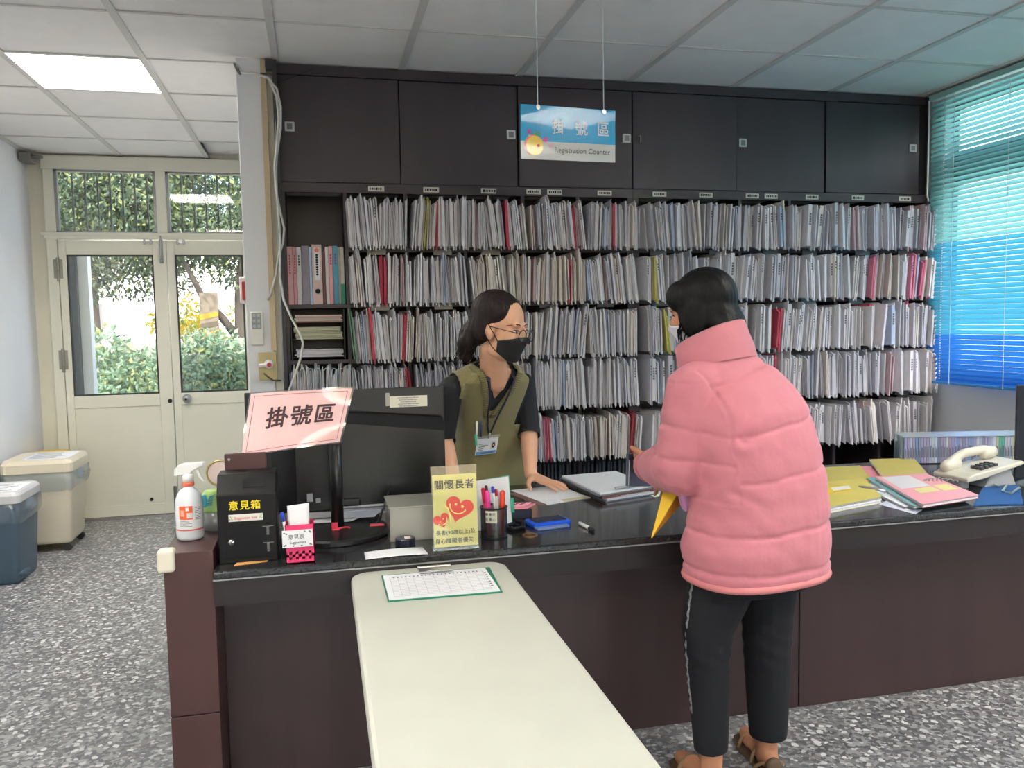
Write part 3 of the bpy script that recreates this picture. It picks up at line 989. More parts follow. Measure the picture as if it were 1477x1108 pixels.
tag(mass.build('packed_files', mass_mats), 'thinner paper files packed tightly between the others along all the shelf rows', 'files', kind='stuff')

# dark disc cases standing along the bottom opening
m_case = [M('dark case %d' % i, c, .3, noise=(70, .35), stretch=(1, 1, .4)) for i, c in enumerate([(46, 52, 58), (58, 64, 70), (38, 42, 48), (64, 58, 74), (44, 62, 66)])]
def dark_cases(x0, x1, lean, h0, where):
    x = x0; k = 0
    while x < x1:
        t = rnd.uniform(.018, .026)
        mb = MB()
        R = roty(lean + rnd.uniform(-.02, .02))
        base = V((x + t / 2, 4.30 + rnd.uniform(-.01, .01), .421))
        def q(p): return base + R @ V(p)
        hh = h0 + rnd.uniform(-.012, .008)
        for (a, b_, c, dd, e) in ((-t * .42, t * .42, 0, .2, hh),):
            vs = [q((xx, yy, zz)) for xx in (a, b_) for yy in (c, dd) for zz in (0, e)]
            mb.add(vs, [(0, 1, 3, 2), (4, 6, 7, 5), (0, 4, 5, 1), (2, 3, 7, 6), (0, 2, 6, 4), (1, 5, 7, 3)], 0)
        vs = [q((xx, -.0008, zz)) for xx in (-t * .2, t * .2) for zz in (hh * .15, hh * .85)]
        mb.add(vs, [(0, 2, 3, 1)], 1)
        o = mb.build('disc_case', [m_case[k % 5], M('case spine print', (120, 128, 134), .4, noise=(140, .5))])
        tag(o, 'dark disc case, %s in the bottom row %s' % (ordinal(k + 1), where), 'case', 'dark disc cases in the bottom opening ' + where)
        x += t; k += 1
dark_cases(.80, 1.36, 0.0, .26, 'by the clerk')
dark_cases(1.40, 1.66, 0.02, .25, 'by the navy wallet')
dark_cases(2.04, 2.30, .16, .25, 'behind the yellow folders')
dark_cases(2.34, 2.58, .20, .25, 'near the clear rack')

# binders in the bay by the column
zb_ = 1.522
BIND = [  # x0, x1, height, colour, label
    (-.128, -.098, .285, (222, 168, 172), 'pink narrow binder first from the column with a printed spine'),
    (-.097, -.081, .284, (206, 150, 156), 'dusty pink thin binder second from the column'),
    (-.080, -.058, .283, (208, 206, 208), 'white thin binder third from the column'),
    (-.056, -.020, .290, (142, 136, 148), 'mottled grey binder in a clear sleeve, beside the big pink lever arch file'),
    (-.019, -.008, .284, (176, 206, 232), 'thin pale blue folder tight against the big pink lever arch file'),
    (-.006, .042, .296, (216, 188, 184), 'big pink lever arch file with a finger ring and white label'),
    (.044, .058, .262, (128, 92, 102), 'thin plum folder pushed back after the big lever arch file'),
    (.059, .075, .284, (224, 218, 216), 'thin ivory binder between plum and salmon ones'),
    (.076, .094, .288, (232, 164, 168), 'salmon pink thin binder beside the blue one'),
    (.095, .120, .290, (84, 158, 190), 'blue green binder beside the salmon one'),
    (.121, .131, .284, (170, 160, 146), 'thin tan folder next to the divider'),
    (.132, .150, .285, (196, 192, 178), 'grey white folder with a green lower half at the divider')]
for k, (x0, x1, h, c, lb) in enumerate(BIND):
    t = thing('binder', lb, 'binder', ((x0 + x1) / 2, 4.40, zb_))
    yf = 4.272 if k != 6 else 4.29
    MB().box((x0, yf, zb_), (x1, 4.53, zb_ + h)).build('cover', M('binder %d' % k, c, .55, noise=(30, .06)), t, bevel=.0015)
    if k == 5:
        lo_ = MB().box((x0 + .010, yf - .001, zb_ + .12), (x1 - .010, yf, zb_ + .282)).build('spine_label', m_paper, t)
        MB().frame((x0 + .024, yf - .0012, zb_ + .268), (x0 + .024, yf - .002, zb_ + .268), .011, n=16).build('round_seal', M('orange seal', (226, 130, 104), .6), lo_)
        rg = MB().lathe((0, 0, 0), [(.012, 0), (.012, .003), (.0165, .003), (.0165, 0)], 18, cap=False)
        rg.v = [(x0 + .024 + p[0], yf - p[2], zb_ + .065 + p[1]) for p in rg.v]
        rg.build('finger_ring', m_steel, t, smooth=True)
        MB().frame((x0 + .024, yf - .0003, zb_ + .065), (x0 + .024, yf - .0008, zb_ + .065), .0125, n=16).build('finger_hole', m_dark, t)
        s_ = MB()
        for q in range(9):
            s_.box((x0 + .018, yf - .0016, zb_ + .24 - q * .012), (x0 + .030, yf - .0008, zb_ + .248 - q * .012))
            s_.box((x0 + .022, yf - .0018, zb_ + .238 - q * .012), (x0 + .025, yf - .0008, zb_ + .250 - q * .012))
        s_.build('printed_title', m_ink, lo_)
    elif k in (0, 1, 2, 8, 9):
        s_ = MB()
        xc = (x0 + x1) / 2
        for q in range(7 if k < 2 else 4):
            s_.box((xc - .003, yf - .0008, zb_ + h - .05 - q * .014), (xc + .003, yf - .0001, zb_ + h - .04 - q * .014))
        s_.build('printed_title', M('dark rose print', (150, 70, 84), .7) if k != 2 else m_ink, t)
    elif k == 11:
        MB().box((x0, yf - .002, zb_), (x1 + .002, yf + .01, zb_ + .10)).build('green_pocket', M('green pocket', (20, 130, 104), .5), t)

# letter trays with papers under the binders
zt = 1.245
tr = thing('letter_tray', 'black three level letter tray with papers under the binders', 'tray', (0.005, 4.40, zt))
for z in (.012, .10, .185):
    MB().box((-.115, 4.285, zt + z), (.14, 4.54, zt + z + .003)).build('tray_shelf', m_blackpl, tr)
for x in (-.118, .141):
    MB().box((x - .002, 4.285, zt), (x + .002, 4.54, zt + .25)).build('side_wall', m_blackpl, tr)
def paper_stack(lo, hi, n, cols, seed, jit=.006):
    r = random.Random(seed)
    mats = [M('stack paper %d %d %d' % c, c, .75) for c in cols]
    mb = MB()
    z = lo[2]; dz = (hi[2] - lo[2]) / n
    for k in range(n):
        jx, jy = r.uniform(-jit, jit), r.uniform(-jit, jit)
        x0, x1, y0, y1 = lo[0] + jx, hi[0] + jx, lo[1] + jy, hi[1] + jy
        s_ = r.uniform(-.003, .003)
        mb.add([(x0, y0, z), (x1, y0 + s_, z), (x1, y1, z), (x0, y1, z), (x0, y0, z + dz * .9), (x1, y0 + s_, z + dz * .8), (x1, y1, z + dz * .9), (x0, y1, z + dz * .9)],
               [(3, 2, 1, 0), (4, 5, 6, 7), (0, 1, 5, 4), (1, 2, 6, 5), (2, 3, 7, 6), (3, 0, 4, 7)], k % len(cols))
        z += dz
    return mb, mats
for (z0, z1, n, cols, lb) in ((.0155, .055, 5, [(214, 212, 220), (196, 194, 204), (224, 222, 228)], 'white paper stack in the lowest letter tray'),
                              (.1035, .165, 7, [(190, 188, 160), (178, 178, 150), (202, 200, 176)], 'yellowish paper stack in the middle letter tray'),
                              (.1885, .225, 5, [(206, 160, 146), (214, 204, 198), (196, 190, 186)], 'salmon and white paper stack in the top letter tray')):
    mb, mats = paper_stack((-.10, 4.25, zt + z0), (.128, 4.5, zt + z1), n, cols, int(z0 * 1000))
    tag(mb.build('paper_stack', mats), lb, 'papers')

# clear wire ended sleeves at the start of the fourth row
for k in range(7):
    px_ = 436 + k * 11.5
    p = at(px_, 537, 4.10)
    pts = []
    for q in range(9):
        a = PI * q / 8
        pts.append((p.x + math.cos(a) * .011, p.y, p.z + math.sin(a) * .018))
    pts = [(pts[0][0], p.y, p.z - .10)] + pts + [(pts[-1][0], p.y, p.z - .10)]
    o = MB().tube(pts, .0022, 5).build('document_sleeve', M('milky sleeve edge', (204, 212, 214), .25, spec=.8), smooth=True)
    tag(o, 'clear looped document sleeve at the column end of the fourth file row', 'sleeve', 'clear looped document sleeves')

# ---------------------------------------------------------------- reception counter
CZ, CF, CB = .737, 2.39, 3.335
ct = thing('reception_counter', 'dark counter with a black granite top in front of the clerk', 'counter', (1.5, 2.8, 0))
CX0, CX1 = -.302, 3.50
MB().box((CX0, CF, CZ - .022), (CX1, CB, CZ)).build('stone_top', m_stone, ct, bevel=.005)
MB().box((CX0, CF + .003, CZ - .0265), (CX1, CF + .02, CZ - .0222)).build('stone_lip', m_stonelip, ct)
MB().box((CX0, CF + .010, CZ - .10), (CX1, CF + .03, CZ - .0268)).build('apron_board', M('espresso laminate', (36, 29, 31), .5), ct)
for a, b_ in ((CX0, .45), (.455, 1.66), (1.665, 2.75), (2.755, CX1)):
    MB().box((a, 2.61, .0), (b_, 2.63, CZ - .023)).build('front_panel', m_brown, ct, bevel=.0015)
MB().box((CX0, 2.635, 0.0), (CX1, 2.66, .07)).build('plinth', m_dark, ct)
for x in (.45, 1.66, 2.75):
    MB().box((x - .0, 2.632, 0.07), (x + .02, CB - .02, CZ - .023)).build('inner_panel', m_brown, ct)
# taller end wall of the counter, in two boards
et = thing('counter_end_wall', 'wine brown end wall of the counter carrying the spray bottle', 'partition', (-.37, 2.88, 0))
ep = MB().box((-.437, 2.44, .315), (-.304, 3.32, .787)).build('end_panel', m_brown2, et, bevel=.002)
MB().box((-.437, 2.44, 0), (-.304, 3.32, .3125)).build('end_panel', m_brown2, et, bevel=.002)
MB().box((-.452, 2.425, .735), (-.405, 2.47, .80)).build('corner_guard', M('ivory rubber guard', (222, 216, 198), .55), et, bevel=.010, segs=3)

# ---------------------------------------------------------------- white folding table and clipboard
TZ = .70
tb = thing('folding_table', 'long white plastic table pushed up to the counter', 'table', (.27, 1.5, 0))
u_ = V((-.006, -1, 0)).normalized(); w_ = V((1, -.006, 0)).normalized()
o_ = V((.30, 2.405, TZ))
def tpt(a, b, z=TZ):
    p = o_ + w_ * a + u_ * b
    return V((p.x, p.y, z))
def rrect(hw, L, r, z, inset=0.0):
    pts = []
    for cx, cy, a0 in ((hw - r, r, -PI / 2), (hw - r, L - r, 0), (-hw + r, L - r, PI / 2), (-hw + r, r, PI)):
        for q in range(7):
            a = a0 + PI / 2 * q / 6
            pts.append(tpt(cx + (r - inset) * math.cos(a), cy + (r - inset) * math.sin(a), z))
    return pts
HW, TL = .226, 1.83
tmb = MB()
rings = [rrect(HW, TL, .055, TZ - .042, .006), rrect(HW, TL, .055, TZ - .038, 0), rrect(HW, TL, .055, TZ - .010, 0), rrect(HW, TL, .055, TZ - .003, .003), rrect(HW, TL, .055, TZ, .010)]
tmb.loft(rings, True)
tmb.build('tabletop', M('white moulded plastic', (198, 200, 188), .42, noise=(7, .025), bump=(500, .04)), tb, smooth=False)
for b in (.25, TL - .25):
    for s_ in (-1, 1):
        MB().frame(tpt(s_ * .17, b, 0), tpt(s_ * .15, b, TZ - .042), .0135, n=10).build('leg', M('grey enamel tube', (120, 122, 124), .4, metal=.4), tb, smooth=True)
    MB().frame(tpt(-.17, b, .18), tpt(.17, b, .18), .010, n=8).build('crossbar', M('grey enamel tube', (120, 122, 124), .4, metal=.4), tb, smooth=True)
cb = thing('clipboard', 'green clipboard with a printed list lying on the white table', 'clipboard', (.31, 2.22, TZ))
P0, P1, P2, P3 = V((.158, 2.112, 0)), V((.457, 2.102, 0)), V((.464, 2.322, 0)), V((.160, 2.330, 0))
def zz(p, z): return V((p.x, p.y, z))
MB().slab([zz(P0, TZ + .004), zz(P1, TZ + .004), zz(P2 + V((.006, .006, 0)), TZ + .004), zz(P3 + V((-.002, .010, 0)), TZ + .004)], .0035).build('board', M('green board', (24, 128, 98), .4), cb)
pp = MB().slab([zz(P0 + V((.003, .004, 0)), TZ + .0062), zz(P1 + V((-.004, .004, 0)), TZ + .0062), zz(P2 + V((-.010, -.004, 0)), TZ + .0062), zz(P3 + V((.002, -.002, 0)), TZ + .0062)], .002).build('sheet', m_paper, cb)
ln = MB()
def quad_uv(u, v, z=TZ + .0066):
    a = P0.lerp(P1, u); b = P3.lerp(P2, u)
    return zz(a.lerp(b, v), z)
for v in np.linspace(.10, .90, 14):
    ln.add([quad_uv(.06, v), quad_uv(.92, v), quad_uv(.92, v + .006), quad_uv(.06, v + .006)], [(0, 1, 2, 3)])
for u in (.06, .13, .2, .27, .36, .46, .56, .66, .76, .85, .92):
    ln.add([quad_uv(u, .10), quad_uv(u + .003, .10), quad_uv(u + .003, .905), quad_uv(u, .905)], [(0, 1, 2, 3)])
ln.build('ruled_lines', M('faint print', (176, 178, 186), .8), pp)
hd = MB()
for q in range(22):
    u = .09 + q * .037
    hd.add([quad_uv(u, .83, TZ + .0068), quad_uv(u + .014, .83, TZ + .0068), quad_uv(u + .014, .875, TZ + .0068), quad_uv(u, .875, TZ + .0068)], [(0, 1, 2, 3)])
for q in range(7):
    u, v = .93, .2 + q * .09
    hd.add([quad_uv(u, v, TZ + .0068), quad_uv(u + .02, v, TZ + .0068), quad_uv(u + .02, v + .04, TZ + .0068), quad_uv(u, v + .04, TZ + .0068)], [(0, 1, 2, 3)])
hd.build('list_heading', M('grey print', (120, 122, 130), .8), pp)
cl = MB().slab([V((.262, 2.312, TZ + .012)), V((.358, 2.310, TZ + .012)), V((.358, 2.345, TZ + .016)), V((.262, 2.347, TZ + .016))], .004)
cl.frame((.262, 2.346, TZ + .014), (.358, 2.344, TZ + .014), .006, n=8).box((.283, 2.30, TZ + .012), (.296, 2.315, TZ + .017)).box((.325, 2.30, TZ + .012), (.338, 2.315, TZ + .017))
cl.build('spring_clip', m_steel, cb, bevel=.001)

# ---------------------------------------------------------------- left end of the counter
EZ = .787
BX_, BY_ = -.385, 2.60
bo = thing('spray_bottle', 'white trigger spray bottle with an orange label on the counter end', 'bottle', (BX_, BY_, EZ))
m_hdpe = M('translucent white bottle', (226, 230, 236), .32, spec=.5)
MB().lathe((BX_, BY_, EZ), [(.030, 0), (.037, .004), (.0395, .012), (.0395, .105), (.038, .120), (.033, .136), (.024, .148), (.015, .154), (.014, .166)], 28).build('body', m_hdpe, bo, smooth=True)
MB().lathe((BX_, BY_, EZ), [(.0165, .160), (.0175, .163), (.0175, .170), (.0165, .172)], 20).build('neck_ring', M('orange ring', (226, 112, 84), .4), bo, smooth=True)
MB().lathe((BX_, BY_, EZ), [(.0165, .1722), (.0165, .192), (.013, .197)], 20).build('screw_collar', m_white, bo, smooth=True)
side = [(-.038, .193), (-.036, .211), (-.024, .224), (-.004, .2295), (.046, .2295), (.046, .217), (.030, .213), (.014, .204), (.006, .194)]
MB().prism([(BX_ + x, BY_ - .012, EZ + z) for x, z in side], (0, .024, 0)).build('trigger_head', m_white, bo, bevel=.003)
trg = [(.022, .210), (.032, .209), (.036, .190), (.046, .174), (.042, .171), (.030, .186)]
MB().prism([(BX_ + x, BY_ - .006, EZ + z) for x, z in trg], (0, .012, 0)).build('trigger', m_white, bo, bevel=.002)
MB().box((BX_ + .046, BY_ - .006, EZ + .218), (BX_ + .050, BY_ + .006, EZ + .228)).build('nozzle', m_white, bo, bevel=.001)
def wrap(z0, z1, a0, a1, r, mat, name, par, n=10):
    P = []
    for q in range(n + 1):
        a = a0 + (a1 - a0) * q / n
        P.append([V((BX_ + math.sin(a) * r, BY_ - math.cos(a) * r, EZ + z)) for z in (z0, z1)])
    return MB().grid(P).build(name, mat, par, smooth=True)
lbm = wrap(.038, .110, -.95, 1.25, .0400, m_paper, 'label', bo)
wrap(.066, .106, -.62, .36, .0404, M('orange print', (232, 100, 56), .5), 'orange_panel', lbm)
wrap(.032, .036, -1.1, 1.3, .0402, M('orange ring', (226, 112, 84), .4), 'orange_band', bo)
wrap(.092, .102, -.12, .10, .0407, m_paper, 'white_dot', lbm, 4)
wrap(.070, .086, -.05, .34, .0407, M('pale grey print', (214, 208, 206), .6), 'pale_figure', lbm, 4)
wrap(.076, .094, -.50, -.26, .0407, M('pale orange print', (244, 176, 146), .6), 'pale_lettering', lbm, 4)
for q in range(5):
    wrap(.045 + q * .004, .0465 + q * .004, -.60, .30 - (q % 2) * .2, .0405, M('grey print', (120, 122, 130), .8), 'small_print', lbm, 6)
for q in range(8):
    wrap(.064 + q * .005, .0655 + q * .005, .52, 1.0 - (q % 3) * .1, .0405, M('grey print', (120, 122, 130), .8), 'small_print', lbm, 4)

# grey plastic pouch of wipes with a green top, and a small round mirror behind it
wp = thing('wipes_tub', 'translucent tub with a green and blue top behind the spray bottle', 'tub', (-.325, 2.70, EZ))
MB().lathe((-.325, 2.70, EZ), [(.030, 0), (.036, .003), (.036, .060)], 20).build('body', glass_mat('grey tub plastic', (.8, .82, .82), .3, .12, .75, (196, 198, 196)), wp, smooth=True)
MB().lathe((-.325, 2.70, EZ), [(.0365, .0602), (.037, .066), (.036, .112), (.028, .124), (.02, .126)], 20).build('green_top', M('pale green plastic', (176, 214, 130), .35), wp, smooth=True)
hb = MB()
for q in range(5):
    hb.cap((-.346 + q * .003, 2.668 - q * .001, EZ + .082 + q * .007), .0022, (-.331 + q * .002, 2.660, EZ + .086 + q * .007), .0022, 6)
hb.ball((-.350, 2.672, EZ + .096), (.013, .004, .02), 10, 6)
hb.build('blue_hand_mark', M('blue print', (60, 176, 206), .4), wp, smooth=True)
mr = thing('hand_mirror', 'small round pink cosmetic mirror with a gold rim behind the spray bottle', 'mirror', (-.315, 2.76, EZ + .10))
mrm = MB()
mc = V((-.312, 2.76, EZ + .166))
ringp = [mc + V((math.cos(2 * PI * q / 28) * .040, 0, math.sin(2 * PI * q / 28) * .040)) for q in range(28)]
mrm.tube(ringp, .0032, 8, closed=True)
mrm.build('gold_rim', M('gold rim', (196, 178, 120), .25, metal=.8), mr, smooth=True)
MB().frame(mc, mc + V((0, .004, 0)), .039, n=28).build('pink_disc', M('pearl pink disc', (226, 204, 200), .25), mr)
MB().box((-.325, 2.757, EZ), (-.299, 2.767, EZ + .128)).build('handle', M('pearl pink handle', (222, 206, 200), .3), mr, bevel=.003)

# black suggestion box
SX0, SX1, SY = -.292, -.128, 2.468
sb = thing('suggestion_box', 'black metal suggestion box with yellow characters at the end of the counter', 'box', ((SX0 + SX1) / 2, SY + .06, CZ))
prof = [(SY, CZ), (SY, CZ + .200), (SY + .045, CZ + .252), (SY + .125, CZ + .252), (SY + .125, CZ)]
m_bk = M('black gloss enamel', (15, 13, 15), .36, spec=.3)
MB().prism([(SX0, y, z) for y, z in prof], (SX1 - SX0, 0, 0)).build('body', m_bk, sb, bevel=.003)
n_s = V((0, -.052, .045)).normalized()
sl = MB()
c0 = V((SX0 + .105, SY + .022, CZ + .2262))
for s_ in (-1, 1):
    pass
sl.slab([c0 + V((-.033, -.009, -.0104)) + n_s * .0012, c0 + V((.033, -.009, -.0104)) + n_s * .0012, c0 + V((.033, .009, .0104)) + n_s * .0012, c0 + V((-.033, .009, .0104)) + n_s * .0012], .001)
sl.build('slot', m_dark, sb)
bp = MB().box((SX0 + .012, SY + .128, CZ), (SX1 - .03, SY + .136, CZ + .30)).build('back_plate', M('brown hanging plate', (72, 42, 40), .4), sb, bevel=.008)
MB().frame((SX0 + .026, SY + .128, CZ + .283), (SX0 + .026, SY + .124, CZ + .283), .004, n=10).build('rivet', m_chrome, bp)
dr = MB().box((SX0 + .022, SY - .0025, CZ + .012), (SX1 - .004, SY - .0005, CZ + .108)).build('door', m_bk, sb, bevel=.001)
MB().frame((SX0 + .036, SY - .002, CZ + .062), (SX0 + .036, SY - .008, CZ + .062), .0095, .008, 16).build('lock', m_steel, dr, smooth=True)
MB().box((SX0 + .0352, SY - .0086, CZ + .058), (SX0 + .0368, SY - .008, CZ + .066)).build('key_slot', m_dark, dr)
for z in (.10, .052):
    h = MB()
    for q in range(4):
        h.frame((SX1 - .026, SY - .005, CZ + z - .022 + q * .0062), (SX1 - .026, SY - .005, CZ + z - .017 + q * .0062), .0045, n=8)
    h.box((SX1 - .041, SY - .003, CZ + z + .002), (SX1 - .011, SY - .0022, CZ + z + .0035)).build('hinge', M('bright hinge', (160, 160, 160), .3, metal=.9), dr)
text('意見箱', M('yellow lettering', (228, 204, 26), .5), sb, (SX0 + .076, SY - .0008, CZ + .166), (1, 0, 0), (0, 0, 1), .0285, bold=.015, space=1.12)
lp = MB().box((SX0 + .031, SY - .0016, CZ + .122), (SX0 + .125, SY - .0003, CZ + .142)).build('name_plate', M('pale label', (226, 224, 214), .5), sb)
text('Suggestion box', M('red lettering', (206, 84, 84), .6), lp, (SX0 + .078, SY - .0018, CZ + .131), (1, 0, 0), (0, 0, 1), .0105, bold=.01)
for s_ in (-1, 1):
    q_ = MB()
    for k in range(4):
        q_.ball((SX0 + .078 + s_ * (.038 + .002 * k), SY - .0018, CZ + .128 + (k % 3) * .004), (.0022, .0004, .0016), 6, 4)
    q_.build('leaf_print', M('green print', (140, 160, 110), .6), lp)
tag(MB().slab([(-.250, 2.440, CZ + .0012), (-.160, 2.458, CZ + .0012), (-.150, 2.50, CZ + .0012), (-.238, 2.50, CZ + .0012)], .001).build('orange_slip', M('orange paper', (222, 160, 92), .7)), 'orange paper slip under the black suggestion box', 'paper')

# pink suggestion form basket
bk = thing('form_basket', 'pink plastic basket with a white suggestion card, next to the black box', 'basket', (-.062, 2.44, CZ))
m_pink = M('magenta plastic', (214, 52, 104), .35)
x0, x1, y0, y1 = -.105, -.024, 2.412, 2.475
b = MB()
b.box((x0, y0, CZ), (x1, y1, CZ + .004))
for (a0, a1) in (((x0, y0), (x1, y0)), ((x1, y0), (x1, y1)), ((x1, y1), (x0, y1)), ((x0, y1), (x0, y0))):
    L = math.hypot(a1[0] - a0[0], a1[1] - a0[1])
    ux, uy = (a1[0] - a0[0]) / L, (a1[1] - a0[1]) / L
    nx, ny = -uy * .0025, ux * .0025
    def wallbox(s0, s1, z0, z1):
        p = [(a0[0] + ux * s0, a0[1] + uy * s0), (a0[0] + ux * s1, a0[1] + uy * s1)]
        b.prism([(p[0][0], p[0][1], z0), (p[1][0], p[1][1], z0), (p[1][0] + nx, p[1][1] + ny, z0), (p[0][0] + nx, p[0][1] + ny, z0)], (0, 0, z1 - z0))
    for z0, z1 in ((CZ, CZ + .012), (CZ + .020, CZ + .028), (CZ + .036, CZ + .112)):
        wallbox(0, L, z0, z1)
    n = 4 if L > .07 else 3
    for k in range(n + 1):
        s0 = (L - .0095) * k / n
        wallbox(s0, s0 + .0095, CZ + .012, CZ + .036)
b.build('lattice_body', m_pink, bk)
cd = MB().box((-.113, 2.4085, CZ + .049), (-.0285, 2.4115, CZ + .098)).build('card', m_paper, bk)
text('意見表', m_ink, cd, (-.074, 2.4085, CZ + .078), (1, 0, .02), (0, 0, 1), .0155, bold=0)
text('Suggestions', m_ink, cd, (-.070, 2.4085, CZ + .0625), (1, 0, .02), (0, 0, 1), .0098, bold=.005)
q_ = MB()
for (x, z) in ((-.107, .091), (-.101, .088), (-.050, .093), (-.037, .093), (-.034, .090), (-.108, .054), (-.104, .056), (-.083, .053), (-.06, .053), (-.036, .056), (-.033, .054)):
    q_.ball((x, 2.4083, CZ + z), (.003, .0005, .0022), 6, 4)
q_.build('leaf_print', M('grey print', (120, 122, 130), .8), cd)
def curved_sheet(name, mat, p00, p10, p11, p01, bulge, label=None, parent=None, n=8, th=.0006, cat='paper'):
    p00, p10, p11, p01 = map(V, (p00, p10, p11, p01))
    nn = (p10 - p00).cross(p01 - p00).normalized()
    P = []
    for i in range(n + 1):
        u = i / n
        row = []
        for j in range(n + 1):
            v = j / n
            row.append(p00.lerp(p10, u).lerp(p01.lerp(p11, u), v) + nn * bulge * math.sin(PI * u))
        P.append(row)
    o = MB().grid(P).build(name, mat, parent, smooth=True, solid=th)
    if label: tag(o, label, cat)
    return o
curved_sheet('folded_form', m_paper, (-.095, 2.437, CZ + .05), (-.038, 2.43, CZ + .05), (-.036, 2.452, CZ + .166), (-.098, 2.455, CZ + .160), .010, 'folded white form standing in the pink basket')
pn = thing('pen', 'blue capped white pen standing in the pink basket', 'pen', (-.104, 2.44, CZ + .006))
MB().frame((-.092, 2.45, CZ + .006), (-.108, 2.438, CZ + .12), .0042, n=10).build('barrel', m_white, pn, smooth=True)
MB().frame((-.108, 2.438, CZ + .12), (-.1125, 2.434, CZ + .146), .0052, n=10).build('pen_cap', M('royal blue plastic', (44, 72, 190), .35), pn, smooth=True)

# sign stand: round base, pole, pink laminated sheet
pc = V((.042, 2.725, CZ))
st = thing('sign_stand', 'black pole stand on a round base beside the pink basket', 'stand', pc)
MB().lathe(pc, [(.165, 0), (.172, .003), (.172, .014), (.166, .020), (.03, .026)], 48).build('round_base', M('black satin metal', (24, 24, 26), .3), st, smooth=False)
MB().frame(pc + V((.006, -.01, .02)), pc + V((.006, -.01, .35)), .0205, n=20).build('pole', M('black satin metal', (24, 24, 26), .3), st, smooth=True)
tie = MB().box((pc.x - .014, pc.y - .046, CZ + .024), (pc.x + .006, pc.y - .030, CZ + .046)).box((pc.x - .013, pc.y - .052, CZ + .022), (pc.x + .012, pc.y - .044, CZ + .030)).tube([(pc.x + .005, pc.y - .046, CZ + .028), (pc.x + .03, pc.y - .05, CZ + .032), (pc.x + .045, pc.y - .05, CZ + .03)], .003, 6)
tie.build('red_tie', M('red plastic', (206, 36, 40), .35), st, bevel=.002)
MB().slab([(.150, 2.70, CZ + .0235), (.196, 2.70, CZ + .023), (.199, 2.732, CZ + .0225), (.153, 2.732, CZ + .024)], .001).build('red_sticker', M('red white sticker', (226, 92, 100), .5), st)
A = at(362, 568, 2.66); B = at(508, 560, 2.665); C_ = at(490, 637, 2.645); D = at(348, 658, 2.60)
sg = thing('pink_sign', 'pink laminated sign with three big characters on top of the pole stand', 'sign', (A + B + C_ + D) / 4)
def patch(p00, p10, p11, p01, f, mat, name, parent, n=16, off=0.0, u0=0, u1=1, v0=0, v1=1):
    nn = (p10 - p00).cross(p01 - p00).normalized()
    P = []
    for i in range(n + 1):
        u = u0 + (u1 - u0) * i / n
        row = []
        for j in range(n + 1):
            v = v0 + (v1 - v0) * j / n
            row.append(p00.lerp(p10, u).lerp(p01.lerp(p11, u), v) + nn * (f(u, v) + off))
        P.append(row)
    return MB().grid(P).build(name, mat, parent, smooth=True)
def sheet_f(u, v): return .012 * math.sin(PI * u) * (1 - .4 * v) + .005 * math.sin(2 * PI * v) * (u - .3)
m_lam = M('laminated pink sheet', (240, 196, 194), .16, coat=.6)
ps = patch(D, C_, B, A, sheet_f, m_lam, 'laminated_sheet', sg)
lamf = patch(D, C_, B, A, sheet_f, glass_mat('laminate film', (.95, .96, .97), .6, .06, .12, (240, 240, 244)), 'film_border', sg, off=-.001, u0=-.015, u1=1.02, v0=-.02, v1=1.03)
def sheetpt(u, v, off=.0012):
    nn = (C_ - D).cross(A - D).normalized()
    return D.lerp(C_, u).lerp(A.lerp(B, u), v) + nn * (sheet_f(u, v) + off)
bd = MB()
for (u0, v0, u1, v1) in ((.04, .05, .96, .05), (.96, .05, .96, .95), (.96, .95, .04, .95), (.04, .95, .04, .05)):
    pts = [sheetpt(u0 + (u1 - u0) * q / 12, v0 + (v1 - v0) * q / 12, .0008) for q in range(13)]
    bd.tube(pts, .0006, 4)
bd.build('border_line', M('dark rose print', (150, 70, 84), .7), ps)
_t = text('掛號區', m_ink, sg, (0, 0, 0), (1, 0, 0), (0, 1, 0), 1.0, bold=.022, ext=0, space=1.15)
for w in _t.data.vertices:
    p = w.co + root_loc(sg)
    w.co = sheetpt(.535 + p.x * .222, .535 + p.y * .37) - root_loc(sg)
_t.data.update(); _t.parent = ps
_t.data.materials[0] = M('maroon ink', (66, 40, 44), .6)
# fixing clip behind the sheet
MB().box((pc.x - .006, pc.y - .034, CZ + .30), (pc.x + .022, pc.y - .026, CZ + .37)).build('clip_plate', m_blackpl, sg)

# ---------------------------------------------------------------- monitor on the counter
mo = thing('computer_monitor', 'wide black monitor seen from behind beside the clerk', 'monitor', (.10, 2.95, CZ))
MY = 2.90
def mp(px, py, Y=MY): return at(px, py, Y)
x0, x1 = mp(352, 568).x, mp(640, 560).x
z0, z1 = .775, mp(500, 562).z
m_mon = M('matte black monitor shell', (30, 30, 33), .42, bump=(300, .05))
MB().box((x0, MY, z0), (x1, MY + .012, z1)).build('screen_panel', m_mon, mo, bevel=.003)
c = MB()
xa, xb, za, zb2 = x0 + .06, x1 - .006, z0 + .01, z1 - .075
rings = []
for (ix, iz, y) in ((0, 0, MY), (.02, .02, MY - .018), (.10, .06, MY - .040)):
    rings.append([V((xa + ix, y, za)), V((xb, y, za)), V((xb, y, z1 - .105 - iz * .8)), V((xa + ix, y, z1 - .045 - iz * .8))])
c.loft(rings, True)
c.build('rear_housing', M('gloss black housing', (22, 22, 25), .25), mo, bevel=.004)
MB().box((x1 - .16, MY - .006, z0 - .03), (x1 - .10, MY + .004, z0 + .09)).build('lower_step', m_mon, mo, bevel=.003)
MB().cbox(((x0 + x1) / 2, MY + .03, CZ + .10), (.07, .035, .2)).build('stand_neck', m_mon, mo, bevel=.004)
